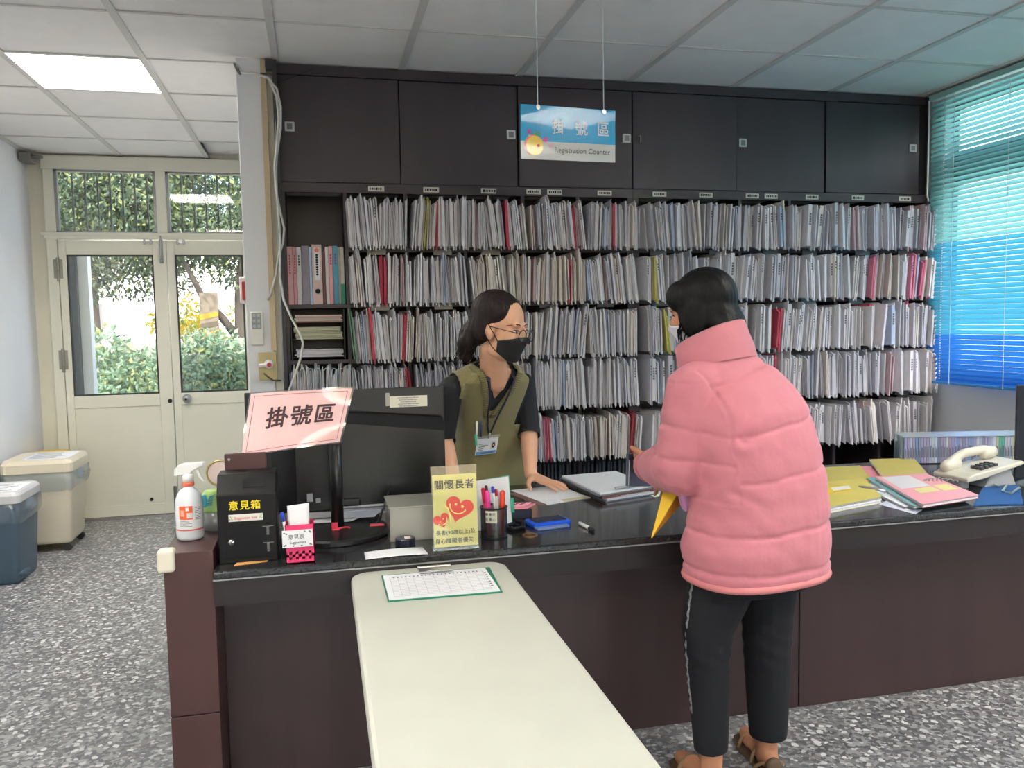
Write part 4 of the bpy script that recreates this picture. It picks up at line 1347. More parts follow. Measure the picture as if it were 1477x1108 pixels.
MB().cbox(((x0 + x1) / 2 - .02, MY + .03, CZ + .006), (.24, .19, .012)).build('stand_base', m_mon, mo, bevel=.004)
lb = MB().box((mp(562, 571).x, MY - .0015, mp(562, 588).z), (mp(616, 571).x, MY - .0003, mp(616, 570).z)).build('paper_label', M('ivory label', (222, 218, 200), .6), mo)
s_ = MB()
for q in range(5):
    scribble(s_, ((mp(589, 571).x), MY - .0015, mp(589, 573.5 + q * 3).z), .075 - .01 * (q % 3), .0035, 8)
s_.build('small_print', M('grey print', (120, 122, 130), .8), lb)
MB().box((mp(556, 571).x, MY - .001, mp(556, 586).z), (mp(562, 571).x, MY - .0002, mp(556, 567).z)).build('clear_tape', m_milky, mo)
MB().tube([(xa + .01, MY - .003, z1 - .044), (xa + .3, MY - .003, z1 - .076), (xb - .01, MY - .003, z1 - .103)], .0022, 6).build('seam_line', M('dark seam', (12, 12, 14), .4), mo)
for (px_, py_, w__, h__) in ((459, 722, .010, .012), (447, 718, .012, .022)):
    p = at(px_, py_, MY - .045)
    MB().cbox(p, (w__ * 1.6, .001, h__ * 1.3)).build('rating_sticker', M('grey sticker', (150, 150, 156), .5), mo)
# antenna cable in front of the monitor
an = thing('desk_antenna', 'thin black aerial leaning on the round stand base in front of the monitor', 'antenna', (.13, 2.74, CZ + .027))
MB().frame(at(536, 772, 2.72), at(549, 745, 2.745), .008, .005, 10).build('antenna_base', m_blackpl, an, smooth=True)
MB().frame(at(549, 745, 2.745), at(563, 700, 2.80), .0035, .002, 8).build('antenna_rod', m_blackpl, an, smooth=True)
MB().tube([at(536, 772, 2.72), at(528, 781, 2.70), at(512, 784, 2.68), at(492, 783, 2.66)], .0025, 6).build('antenna_wire', m_blackpl, an, smooth=True)

# papers on and behind the stand base
r9 = random.Random(9)
def loose(name, corners, mat, label, th=.0015, cat='paper', grp=None):
    o = MB().slab([V(c) for c in corners], th).build(name, mat)
    return tag(o, label, cat, grp)
zs = CZ + .028
loose('loose_slip', [(-.03, 2.775, zs + .002), (.09, 2.765, zs + .002), (.15, 2.83, zs + .006), (-.02, 2.85, zs + .006)], m_paper, 'white slip of paper on the round stand base, lowest of the pile', .0018)
loose('loose_slip', [(.06, 2.79, zs + .010), (.17, 2.775, zs + .009), (.20, 2.86, zs + .012), (.05, 2.87, zs + .014)], M('pale blue paper', (206, 210, 222), .7), 'bluish slip of paper lying on the round stand base', .0018)
loose('loose_slip', [(-.05, 2.80, zs + .013), (.05, 2.80, zs + .013), (.06, 2.88, zs + .018), (-.04, 2.89, zs + .018)], M('pale grey paper', (188, 186, 190), .7), 'grey slip of paper behind the sign pole', .0018)
pb, pm = paper_stack((.03, 2.86, CZ + .028), (.21, 2.885, CZ + .062), 6, [(214, 214, 222), (120, 116, 122), (198, 198, 206)], 5, .008)
tag(pb.build('slip_pile', pm), 'small messy pile of form slips under the monitor', 'papers')
ms = thing('tape_dispenser', 'pale grey desk tape dispenser behind the pink basket', 'dispenser', (-.07, 2.84, CZ + .026))
tdp = [(-.06, 0), (-.062, .022), (-.048, .050), (-.028, .056), (-.014, .044), (.016, .020), (.046, .024), (.05, 0)]
MB().prism([(-.055 + x, 2.865, CZ + .001 + z) for x, z in tdp], (0, .045, 0)).build('body', M('pale grey plastic', (198, 194, 190), .4), ms, bevel=.004)
MB().frame((-.09, 2.875, CZ + .046), (-.09, 2.90, CZ + .046), .034, n=24).build('tape_roll', glass_mat('clear tape roll', (.9, .9, .85), .3, .1, .6, (212, 208, 196)), ms)
ad = MB().box((.065, 2.845, CZ + .062), (.13, 2.88, CZ + .088))
tag(ad.build('stapler', m_blackpl, bevel=.006), 'black stapler on the slip pile under the monitor', 'stapler')

tag(curved_sheet('blank_card', m_paper, (.118, 2.392, CZ + .001), (.300, 2.398, CZ + .001), (.292, 2.468, CZ + .004), (.118, 2.468, CZ + .002), .003, th=.0008), 'blank white card on the counter edge above the white table', 'paper')
tp = thing('tape_roll', 'small dark roll of tape lying before the frosted box', 'tape', (.247, 2.525, CZ))
MB().lathe((.247, 2.525, CZ), [(.012, 0), (.030, 0), (.0305, .003), (.0305, .020), (.028, .023), (.012, .023)], 24).build('roll', M('navy tape', (32, 36, 52), .3), tp, smooth=False)
MB().cbox((.252, 2.512, CZ + .026), (.018, .012, .005)).build('white_tag', M('pink white tag', (232, 206, 206), .5), tp)
fb = thing('frosted_box', 'frosted plastic tray box between the monitor and the yellow sign', 'box', (.285, 2.66, CZ))
x0, x1, y0, y1, h = .205, .385, 2.57, 2.755, .105
def opn(mb, x0, x1, y0, y1, z, h, t):
    mb.box((x0, y0, z), (x1, y1, z + t)).box((x0, y0, z), (x1, y0 + t, z + h)).box((x0, y1 - t, z), (x1, y1, z + h)).box((x0, y0, z), (x0 + t, y1, z + h)).box((x1 - t, y0, z), (x1, y1, z + h))
    return mb
opn(MB(), x0, x1, y0, y1, CZ, h, .003).build('body', m_milky, fb)
MB().box((x0 - .003, y0 - .003, CZ + h), (x1 + .003, y1 + .003, CZ + h + .004)).build('lid', m_milky, fb, bevel=.001)

# yellow notice in a clear stand
yn = thing('notice_stand', 'clear acrylic stand with a yellow notice and two smiling red hearts', 'sign', (.39, 2.43, CZ))
Y0 = 2.424
tilt = .07
def np_(x, z, d=0.0): return V((x, Y0 + z * tilt - d, CZ + z))
nx0, nx1, nh = .319, .458, .252
skew = .016 / .25
def npt(u, z, d=0.0):
    return V((nx0 + (nx1 - nx0) * u, Y0 + z * tilt - d, CZ + z))
MB().slab([npt(0, 0, .002), npt(1, 0, .002), npt(1, nh + .002, .002), npt(0, nh, .002)], .002).build('front_sheet', m_clear, yn)
MB().slab([npt(0, 0, -.004), npt(1, 0, -.004), npt(1, nh, -.004), npt(0, nh, -.004)], .002).build('back_sheet', m_clear, yn)
MB().box((nx0, Y0, CZ), (nx1, Y0 + .055, CZ + .002)).build('foot', m_clear, yn)
yc = MB().slab([npt(.03, .010, -.0008), npt(.985, .010, -.0008), npt(.985, .226, -.0008), npt(.03, .226, -.0008)], .001).build('yellow_card', M('yellow card', (238, 228, 142), .6), yn)
xd, yd = (1, 0, 0), (0, tilt, 1)
m_navy = M('navy lettering', (34, 38, 66), .6)
text('關懷長者', m_navy, yc, npt(.5, .194, .0), xd, yd, .0300, bold=.012, space=1.06)
text('長者(90歲以上)及', m_navy, yc, npt(.5, .052, .0), xd, yd, .0158, bold=.006)
text('身心障礙者優先', m_navy, yc, npt(.47, .027, .0), xd, yd, .0168, bold=.006)
def heart(cx, cz, s, rot, mat, name, d):
    pts = []
    for q in range(40):
        t = 2 * PI * q / 40
        x = 16 * math.sin(t) ** 3
        y = 13 * math.cos(t) - 5 * math.cos(2 * t) - 2 * math.cos(3 * t) - math.cos(4 * t)
        x, y = x / 17 * s, y / 17 * s
        X = cx + x * math.cos(rot) - y * math.sin(rot); Z = cz + x * math.sin(rot) + y * math.cos(rot)
        pts.append(V((X, Y0 + Z * tilt - d, CZ + Z)))
    return MB().prism(pts, (0, .0004, 0)).build(name, mat, yc)
m_heart = M('red heart print', (222, 72, 58), .55)
m_yprint = M('yellow card', (238, 228, 142), .6)
heart(.401, .123, .0455, -.32, m_heart, 'big_heart', .0006)
heart(.347, .091, .0260, .34, m_heart, 'small_heart', .0008)
def smile(cx, cz, r, a0, a1, w, eyes, d):
    pts = []
    for q in range(13):
        a = a0 + (a1 - a0) * q / 12
        X, Z = cx + r * math.cos(a), cz + r * math.sin(a)
        pts.append(V((X, Y0 + Z * tilt - d, CZ + Z)))
    mb = MB().tube(pts, w, 6)
    for (ex, ez, er) in eyes:
        mb.frame((ex, Y0 + ez * tilt - d - .0004, CZ + ez), (ex, Y0 + ez * tilt - d + .0003, CZ + ez), er, n=12)
    mb.build('smile', m_yprint, yc, smooth=True)
smile(.400, .134, .027, PI - .08, 2 * PI - .75, .0019, ((.392, .136, .0042), (.411, .128, .0042), (.3735, .137, .003), (.4195, .1155, .003)), .0014)
smile(.347, .093, .0165, PI + .95, 2 * PI + .36, .0013, ((.3425, .0875, .0024), (.352, .095, .0024)), .0016)
sp_ = MB().tube([npt(.28, .134, .0016), npt(.345, .126, .0016), npt(.39, .104, .0016), npt(.40, .070, .0016)], .0020, 6)
sp_.build('gap_line', m_yprint, yc, smooth=True)

# pen cup with its pens, and the note pad behind
cc = V((.531, 2.545, CZ))
cu = thing('pen_cup', 'black wire mesh pen cup with a paper label beside the yellow notice', 'cup', cc)
cm = glass_mat('fine wire mesh', (.36, .36, .37), .3, .25, .30, (60, 58, 60))
rings = []
mbm = MB()
for z in (.004, .03, .06, .094):
    rings.append([cc + V((.042 * math.cos(2 * PI * j / 28), .042 * math.sin(2 * PI * j / 28), z)) for j in range(28)])
mbm.loft(rings, False)
mbm.build('mesh_wall', cm, cu, smooth=True)
MB().lathe(cc, [(.0405, .0002), (.043, .001), (.043, .005), (.001, .005)], 28).build('cup_base', m_blackpl, cu)
rp = [cc + V((.0425 * math.cos(2 * PI * j / 28), .0425 * math.sin(2 * PI * j / 28), .095)) for j in range(28)]
MB().tube(rp, .0026, 8, closed=True).build('rim', m_blackpl, cu, smooth=True)
P = []
for q in range(9):
    a = -.85 + q * .11
    P.append([cc + V((math.sin(a) * .0432, -math.cos(a) * .0432, z)) for z in (.052, .090)])
pl = MB().grid(P).build('paper_tag', M('ivory label', (222, 218, 200), .6), cu, smooth=True)
for k, (row, z) in enumerate((('事專用', .079), ('筆專心', .063))):
    for q in range(3):
        a = -.74 + q * .27
        text(row[q], m_ink, pl, cc + V((math.sin(a) * .0437, -math.cos(a) * .0437, z)), (math.cos(a), math.sin(a), 0), (0, 0, 1), .0105, name='character')
def pen(p0, p1, r, bm, cm_, label, capf=.3, tipm=None):
    p0, p1 = V(p0), V(p1)
    t = thing('pen', label, 'pen', p0)
    m_ = p0.lerp(p1, 1 - capf)
    MB().frame(p0, m_, r, n=10).build('barrel', bm, t, smooth=True)
    MB().cap(m_, r * 1.12, p1 - (p1 - p0).normalized() * r, r * 1.05, 10).build('pen_cap', cm_, t, smooth=True)
    return t
cz = CZ + .006
m_hot = M('hot pink plastic', (240, 72, 160), .35)
pen(cc + V((-.012, .0, .006)), cc + V((-.024, -.018, .152)), .0075, m_hot, m_hot, 'hot pink marker at the front of the pen cup', .55)
pen(cc + V((-.016, .010, .006)), cc + V((-.034, .0, .158)), .006, M('crimson plastic', (200, 30, 70), .35), M('crimson plastic', (200, 30, 70), .35), 'crimson pen behind the hot pink marker')
pen(cc + V((-.005, .022, .006)), cc + V((-.020, .018, .162)), .005, m_blackpl, M('dark red plastic', (96, 24, 34), .35), 'dark capped pen at the back of the pen cup')
pen(cc + V((.012, .004, .006)), cc + V((-.004, -.006, .162)), .005, m_white, M('royal blue plastic', (44, 72, 190), .35), 'white pen with a blue top in the pen cup', .12)
pen(cc + V((.018, .012, .006)), cc + V((.010, .008, .150)), .005, m_white, M('red plastic', (206, 36, 40), .35), 'white pen with a red top in the pen cup', .14)
pen(cc + V((.026, .016, .006)), cc + V((.020, .014, .140)), .005, M('mint plastic', (120, 206, 178), .35), m_white, 'mint green pen in the pen cup')
pen(cc + V((.022, -.012, .006)), cc + V((.028, -.010, .148)), .0078, M('orange red plastic', (230, 70, 44), .35), M('orange red plastic', (230, 70, 44), .35), 'thick orange red marker at the side of the pen cup', .45)
npd = thing('note_pad', 'white note pad with a green back standing behind the pen cup', 'notepad', (.545, 2.635, CZ))
MB().slab([(.482, 2.62, CZ + .001), (.610, 2.63, CZ + .001), (.606, 2.655, CZ + .168), (.478, 2.645, CZ + .160)], .006).build('pages', m_paper, npd)
MB().slab([(.478, 2.627, CZ), (.614, 2.637, CZ), (.611, 2.665, CZ + .170), (.474, 2.653, CZ + .158)], .003).build('green_cover', M('mint cover', (70, 186, 150), .4), npd)
MB().frame((.611, 2.618, CZ + .055), (.611, 2.63, CZ + .10), .006, n=8).build('green_strap', M('mint cover', (70, 186, 150), .4), npd, smooth=True)

# stamp pad, note stack, strap, ring, marker
ip = thing('ink_pad', 'blue stamp ink pad open on the counter', 'ink pad', (.735, 2.635, CZ))
R12 = rotz(.16)
MB().cbox((.735, 2.64, CZ + .009), (.135, .085, .018), R=R12).build('tray', M('royal blue tray', (30, 92, 220), .3), ip, bevel=.006)
MB().cbox((.735, 2.64, CZ + .0188), (.112, .062, .003), R=R12).build('pad', M('dark ink felt', (30, 34, 60), .8, bump=(300, .1)), ip, bevel=.002)
MB().cbox((.735, 2.588, CZ + .004), (.115, .03, .008), R=R12).build('lower_lid', M('pale blue lid', (120, 140, 190), .3), ip, bevel=.002)
nb = thing('note_box', 'small dark box carrying pink notes behind the blue ink pad', 'box', (.655, 2.78, CZ))
MB().cbox((.655, 2.775, CZ + .015), (.105, .06, .030), R=rotz(.1)).build('box_body', M('navy card', (40, 42, 62), .5), nb, bevel=.002)
MB().cbox((.605, 2.778, CZ + .015), (.012, .05, .026), R=rotz(.1)).build('cardboard_end', M('buff card', (206, 176, 130), .6), nb)
loose('pink_note', [(.585, 2.765, CZ + .036), (.690, 2.745, CZ + .036), (.735, 2.80, CZ + .038), (.60, 2.815, CZ + .038)], M('pink paper', (236, 148, 168), .7), 'pink note on the small dark box, lower of two', .004)
pink_top = loose('pink_note', [(.60, 2.775, CZ + .0415), (.685, 2.758, CZ + .0415), (.720, 2.80, CZ + .0435), (.605, 2.82, CZ + .043)], M('rose paper', (244, 164, 182), .7), 'upper pink note with dark scribbles on the small box', .003)
sc = MB()
for q in range(6):
    sc.box((.645 + q * .009, 2.775 + (q % 3) * .008, CZ + .0435), (.655 + q * .009, 2.779 + (q % 3) * .008, CZ + .0445))
sc.build('scribble', m_ink, pink_top)
strap = MB().tube([(.590, 2.70, CZ + .008), (.625, 2.685, CZ + .012), (.655, 2.655, CZ + .010), (.64, 2.60, CZ + .008), (.60, 2.585, CZ + .007), (.585, 2.62, CZ + .009), (.62, 2.64, CZ + .013)], .0075, 8)
tag(strap.build('black_strap', m_blackpl, smooth=True), 'coiled black strap between the pen cup and the blue ink pad', 'strap')
st2 = MB().ball((.598, 2.655, CZ + .014), (.012, .012, .014), 12, 8)
tag(st2.build('cord_stopper', M('navy plastic', (36, 48, 96), .35), smooth=True), 'small navy knob beside the pen cup', 'knob')
rg = MB().lathe((.640, 2.515, CZ), [(.0205, 0), (.025, 0), (.025, .004), (.0205, .004)], 28, cap=False)
rg.f += [(i, (i + 1) % 28, (i + 1) % 28 + 84, i + 84) for i in range(28)]; rg.m += [0] * 28
tag(rg.build('brass_ring', M('dull brass', (150, 116, 84), .35, metal=.5)), 'thin brass ring lying by the pen cup on the counter', 'ring')
pen((.834, 2.60, CZ + .0065), (.8475, 2.495, CZ + .0065), .0062, m_white, m_blackpl, 'white board marker with a black cap lying beside the ink pad', .28)

# papers and clipboards before the clerk
loose('loose_sheet', [(.745, 3.225, CZ + .002), (.815, 2.925, CZ + .002), (1.005, 2.99, CZ + .002), (.955, 3.262, CZ + .002)], m_paper, 'white form under the hand of the clerk', .0015)
loose('loose_slip', [(.885, 2.95, CZ + .0035), (1.0, 2.985, CZ + .0035), (.99, 3.015, CZ + .0035), (.885, 2.985, CZ + .0035)], M('tan print slip', (196, 186, 150), .7), 'tan printed slip on the edge of the form by the clipboards', .001)
loose('loose_sheet', [(.72, 3.17, CZ + .0012), (.785, 2.93, CZ + .0012), (.83, 2.945, CZ + .0012), (.80, 3.18, CZ + .0012)], M('brown card', (122, 92, 84), .6), 'brown card half under the white form', .001)
def cstack(z, dz, mat, label, j, clip=True, name='clipboard'):
    p = [V((1.02 + j[0], 2.905 + j[1], 0)), V((1.265 + j[0], 2.985 + j[1], 0)), V((1.235 + j[0], 3.32 + j[1], 0)), V((.985 + j[0], 3.29 + j[1], 0))]
    t = thing(name, label, 'clipboard' if name == 'clipboard' else 'paper', (1.12, 3.1, z))
    MB().slab([zz(q, z + dz) for q in p], dz).build('board', mat, t)
    if clip:
        a, b_ = p[0].lerp(p[1], .30), p[0].lerp(p[1], .85)
        cm2 = MB().frame(zz(a, z + dz + .006) + V((0, .012, 0)), zz(b_, z + dz + .006) + V((0, .012, 0)), .005, n=8)
        cm2.slab([zz(a, z + dz + .008) + V((0, .005, 0)), zz(b_, z + dz + .008) + V((0, .005, 0)), zz(b_, z + dz + .008) + V((0, .03, 0)), zz(a, z + dz + .008) + V((0, .03, 0))], .002)
        cm2.build('clip', m_steel, t)
    return t
cstack(CZ, .004, M('grey board', (98, 104, 116), .4), 'grey clipboard at the bottom of the stack by the navy folder', (.012, -.008))
cstack(CZ + .0045, .006, M('pale paper', (206, 206, 212), .7), 'wad of pale forms low in the clipboard stack', (.02, -.002), False, 'form_wad')
cstack(CZ + .011, .012, M('brown board', (112, 78, 76), .45), 'brown clipboard in the middle of the stack', (.004, .004))
cstack(CZ + .0235, .004, M('blue grey board', (120, 136, 150), .4), 'blue grey clipboard second from the top of the stack', (-.012, .0), False)
tt = cstack(CZ + .028, .006, m_paper, 'white form pad with a steel clip on top of the clipboard stack', (-.004, .006))
loose('loose_sheet', [(1.24, 2.93, CZ + .001), (1.36, 2.97, CZ + .001), (1.34, 3.12, CZ + .001), (1.24, 3.10, CZ + .001)], M('pale green paper', (206, 222, 206), .7), 'pale green paper peeking out beside the clipboard stack', .001)

# ---------------------------------------------------------------- right end of the counter
def folder(corners, z, th, cover, label, pages=True, name='folder', extra=None, edge=(226, 226, 228)):
    t = thing(name, label, 'folder', V((sum(c[0] for c in corners) / 4, sum(c[1] for c in corners) / 4, z)))
    cs = [V((c[0], c[1], 0)) for c in corners]
    ctr = sum(cs, V((0, 0, 0))) / 4
    MB().slab([zz(c, z + .001) for c in cs], .0009).build('back_cover', cover, t)
    if pages:
        mb = MB()
        for k in range(3):
            h0, h1 = z + .0012 + th * k / 3, z + .0012 + th * (k + .85) / 3
            sh = V(((k % 2) * .006 - .003, (k % 3) * .004 - .004, 0))
            q_ = [ctr + (c - ctr) * .975 + sh for c in cs]
            mb.slab([zz(c, h1) for c in q_], h1 - h0)
        mb.build('pages', M('page edges', edge, .75, noise=(80, .08)), t)
    top = z + th + .002
    curled = [zz(c, top) for c in cs]
    MB().slab(curled, .001).build('front_cover', cover, t)
    if extra: extra(t, cs, top)
    return t
def lpt(cs, u, v, z): return zz(cs[0].lerp(cs[1], u).lerp(cs[3].lerp(cs[2], u), v), z)
m_yel = M('yellow folder card', (206, 190, 96), .5, noise=(8, .06))
m_yel2 = M('ochre folder card', (194, 178, 92), .5, noise=(8, .06))
q4 = lambda *pts: [atz(x, y, z).to_2d() for x, y, z in pts]
def patchx(u0, v0, u1, v1, mat, nm, dz=.0006):
    def f(t, cs, top):
        MB().slab([lpt(cs, u0, v0, top + dz), lpt(cs, u1, v0, top + dz), lpt(cs, u1, v1, top + dz), lpt(cs, u0, v1, top + dz)], .0005).build(nm, mat, t)
    return f
m_sticky = M('yellow sticker', (224, 190, 60), .5)
folder(q4((1190, 742, CZ), (1272, 726, CZ), (1246, 698, CZ), (1168, 706, CZ)), CZ, .022, m_yel, 'yellow folder thick with papers beside the pink jacket', extra=lambda t, cs, top: (patchx(.05, .45, .62, .78, m_sticky, 'orange_patch')(t, cs, top), patchx(.3, .55, .62, .70, M('pale label', (226, 224, 214), .5), 'white_label', .0012)(t, cs, top)))
folder(q4((1168, 702, CZ), (1262, 700, CZ), (1240, 676, CZ), (1160, 680, CZ)), CZ + .0, .012, m_yel2, 'ochre folder lying behind the thick yellow folder')
folder(q4((1280, 705, CZ), (1352, 708, CZ), (1318, 668, CZ), (1254, 670, CZ)), CZ + .012, .010, m_yel2, 'ochre folder tilted in front of the clear disc case rack')
folder(q4((1240, 692, CZ), (1300, 694, CZ), (1290, 678, CZ), (1240, 676, CZ)), CZ, .010, M('rose card', (214, 130, 140), .5), 'rose folder half hidden behind the ochre ones', pages=False)
folder(q4((1305, 735, CZ), (1395, 722, CZ), (1320, 690, CZ), (1222, 694, CZ)), CZ, .007, M('white card', (230, 232, 236), .6), 'white folder at the bottom of the pile next to the telephone')
folder(q4((1318, 738, CZ), (1402, 725, CZ), (1330, 692, CZ), (1250, 696, CZ)), CZ + .0095, .008, M('teal card', (126, 184, 188), .5), 'teal folder in the pile next to the telephone')
def pinktop(t, cs, top):
    patchx(.08, .50, .62, .95, M('pale grey label', (214, 212, 210), .5), 'grey_label')(t, cs, top)
    patchx(.25, .30, .60, .46, M('pale yellow note', (222, 214, 140), .6), 'yellow_note')(t, cs, top)
    patchx(.66, .28, .92, .50, M('pale yellow note', (222, 214, 140), .6), 'yellow_note')(t, cs, top)
folder(q4((1331, 741, CZ), (1412, 727, CZ), (1335, 694, CZ), (1262, 699, CZ)), CZ + .020, .010, M('pink card', (230, 158, 166), .5), 'pink folder with a grey label on top of the pile by the telephone', extra=pinktop)
bc2 = MB()
p = atz(1258, 706, CZ + .02)
bc2.tube([p + V((-.02, .05, .0)), p + V((-.025, .02, .006)), p + V((.0, -.02, .006)), p + V((.02, -.05, .0))], .006, 8)
tag(bc2.build('binder_clip', m_steel, smooth=True), 'steel binder clip biting the white folder in the pile', 'clip')
loose('loose_sheet', q4 and [zz(atz(x, y, CZ).to_3d(), CZ + .001) for x, y in ((1268, 728), (1320, 742), (1330, 736), (1280, 722))], M('pale blue paper', (206, 210, 222), .7), 'pale blue sheet poking out under the folder pile', .001)

# telephone
tx, ty = 2.56, 2.80
ph = thing('telephone', 'cream desk telephone with a coiled cord on the counter', 'telephone', (tx, ty, CZ))
m_tel = M('cream telephone plastic', (204, 200, 184), .4)
RT = rotz(math.radians(4))
tx, ty = 2.545, 2.76
def tl(x, y, z): return V((tx, ty, CZ)) + RT @ V((x, y, z))
MB().prism([tl(-.135, -.085, .030), tl(-.135, -.085, .046), tl(-.10, -.085, .060), tl(.145, -.085, .098), tl(.150, -.085, .084), tl(-.05, -.085, .040)][::-1], RT @ V((0, .17, 0))).build('body', m_tel, ph, bevel=.005)
MB().prism([tl(-.03, -.07, 0), tl(.125, -.07, 0), tl(.09, -.07, .080), tl(.0, -.07, .062)][::-1], RT @ V((0, .13, 0))).build('stand', M('grey telephone foot', (160, 162, 162), .4), ph, bevel=.004)
MB().prism([tl(-.13, -.05, 0), tl(-.09, -.05, 0), tl(-.09, -.05, .045), tl(-.13, -.05, .036)][::-1], RT @ V((0, .10, 0))).build('rear_stand', M('grey telephone foot', (160, 162, 162), .4), ph, bevel=.004)
hs = remesh(MB().cap(tl(-.105, .045, .072), .026, tl(-.065, .045, .080), .026, 14).cap(tl(-.085, .045, .090), .019, tl(-.03, .045, .118), .018, 14).cap(tl(-.03, .045, .118), .018, tl(.075, .045, .130), .018, 14).cap(tl(.075, .045, .130), .018, tl(.118, .045, .122), .02, 14).cap(tl(.085, .045, .112), .025, tl(.118, .045, .118), .026, 14), .004, 4)
hs.build('handset', m_tel, ph, smooth=True)
kp = MB()
for a in range(4):
    for b_ in range(3):
        kp.cbox(tl(-.035 + a * .022, -.055 + b_ * .020, .075 + a * .0036), (.015, .013, .012), R=RT)
kp.build('keypad', M('dark keys', (70, 70, 72), .5), ph)
cdp = []
for q in range(120):
    a = q * .72
    b0 = tl(-.15, -.03, .05) + V((-.10 * math.sin(q / 119 * 2.6), -.02 + .0 * q, .0)) + V((0, .10 * q / 119, 0))
    cdp.append(b0 + V((.006 * math.cos(a), 0, .006 * math.sin(a) - .02 + .01 * math.sin(q / 20))))
MB().tube(cdp, .0022, 5).build('coiled_cord', M('taupe cord', (160, 154, 144), .5), ph, smooth=True)

# clear disc cases standing in a row at the back of the counter
rk = thing('disc_rack', 'clear plastic rack holding disc cases at the end of the counter', 'rack', (2.86, 3.2, CZ))
d0, d1_ = V((2.585, 3.235, CZ)), V((3.26, 3.06, CZ))
dx_ = (d1_ - d0).normalized(); dy_ = V((-dx_.y, dx_.x, 0))
def rkp(s, d, z): return d0 + dx_ * s + dy_ * d + V((0, 0, z))
LR = (d1_ - d0).length
MB().slab([rkp(-.004, -.003, .004), rkp(LR, -.003, .004), rkp(LR, .075, .004), rkp(-.004, .075, .004)], .003).build('rack_floor', m_clear, rk)
MB().slab([rkp(-.006, -.006, .128), rkp(LR, -.006, .128), rkp(LR, .085, .136), rkp(-.006, .085, .136)], .003).build('rack_top', glass_mat('milky plastic', (.92, .97, .97), .4, .15, .55, (238, 246, 246)), rk)
MB().slab([rkp(-.006, -.004, .003), rkp(-.006, .08, .003), rkp(-.006, .08, .13), rkp(-.006, -.004, .13)], .003).build('rack_end', glass_mat('hazy plastic', (.92, .97, .97), .4, .15, .35, (214, 232, 232)), rk)
cc_ = [(168, 176, 200), (150, 152, 190), (186, 198, 214), (128, 138, 160), (158, 150, 178), (120, 150, 190), (180, 186, 188), (170, 176, 150), (96, 168, 150), (188, 190, 130)]
s_ = .004; k = 0
while s_ < LR - .014:
    w = .0125
    base = 7 if .58 * LR < s_ < .64 * LR else (9 if .70 * LR < s_ < .86 * LR and k % 2 else rnd.randrange(7))
    if abs(s_ - .62 * LR) < .013: base = 8
    mb = MB()
    mb.slab([rkp(s_, 0, .122), rkp(s_ + w - .0018, 0, .122), rkp(s_ + w - .0018, .07, .122), rkp(s_, .07, .122)], .1175, 0)
    mb.slab([rkp(s_ + .002, -.0006, .03), rkp(s_ + w - .004, -.0006, .03), rkp(s_ + w - .004, -.0006, .03 + rnd.uniform(.02, .06)), rkp(s_ + .002, -.0006, .08)], .0003, 1)
    o = mb.build('disc_case', [M('case tint %d' % base, cc_[base], .2, coat=.3), M('case text', (96, 100, 116), .5)])
    tint = ['pale blue', 'lavender', 'ice blue', 'slate', 'mauve', 'blue', 'grey', 'olive', 'green', 'yellow'][base]
    tag(o, '%s disc case, %s along the clear rack' % (tint, ordinal(k + 1)), 'case', 'disc cases in the clear rack')
    s_ += w; k += 1

# second monitor at the frame edge, with cables and a blue pad
m2 = thing('computer_monitor', 'dark monitor seen edge on at the window end of the counter', 'monitor', (2.78, 2.72, CZ))
MB().box((0, 0, 0), (0.5, .03, .40), R=None)
Rm = rotz(math.radians(-38))
mo_ = V((2.705, 2.74, CZ + .012))
def m2p(x, y, z): return mo_ + Rm @ V((x, y, 0)) + V((0, 0, z))
MB().prism([m2p(0, 0, .005), m2p(.50, 0, .005), m2p(.50, .03, .005), m2p(0, .03, .005)], (0, 0, .375)).build('screen_panel', M('navy black shell', (26, 28, 40), .35), m2, bevel=.004)
MB().prism([m2p(.2, .03, 0), m2p(.3, .03, 0), m2p(.3, .06, 0), m2p(.2, .06, 0)], (0, 0, .2)).build('stand_neck', m_mon, m2, bevel=.003)
MB().prism([m2p(.14, -.04, -.012), m2p(.36, -.04, -.012), m2p(.36, .12, -.012), m2p(.14, .12, -.012)], (0, 0, .010)).build('stand_base', m_mon, m2, bevel=.003)
loose('blue_pad', [zz(atz(x, y, CZ), CZ + .004) for x, y in ((1404, 730), (1476, 728), (1470, 702), (1420, 700))], M('deep blue cloth', (30, 82, 140), .6), 'deep blue pad under the telephone edge', .0035, 'pad')
cw = MB().tube([zz(atz(x, y, CZ), CZ + h) for x, y, h in ((1428, 700, .010), (1440, 706, .014), (1452, 704, .012), (1446, 712, .010), (1458, 716, .012), (1470, 708, .012))], .0045, 6)
tag(cw.build('loose_cable', M('silver cable', (170, 190, 190), .3), smooth=True), 'silver cable curled beside the telephone', 'cable')
cw = MB().tube([zz(atz(x, y, CZ), CZ + h) for x, y, h in ((1432, 682, .02), (1446, 690, .012), (1462, 690, .014), (1480, 684, .012))], .006, 6)
tag(cw.build('loose_cable', m_blackpl, smooth=True), 'black cable behind the telephone', 'cable')

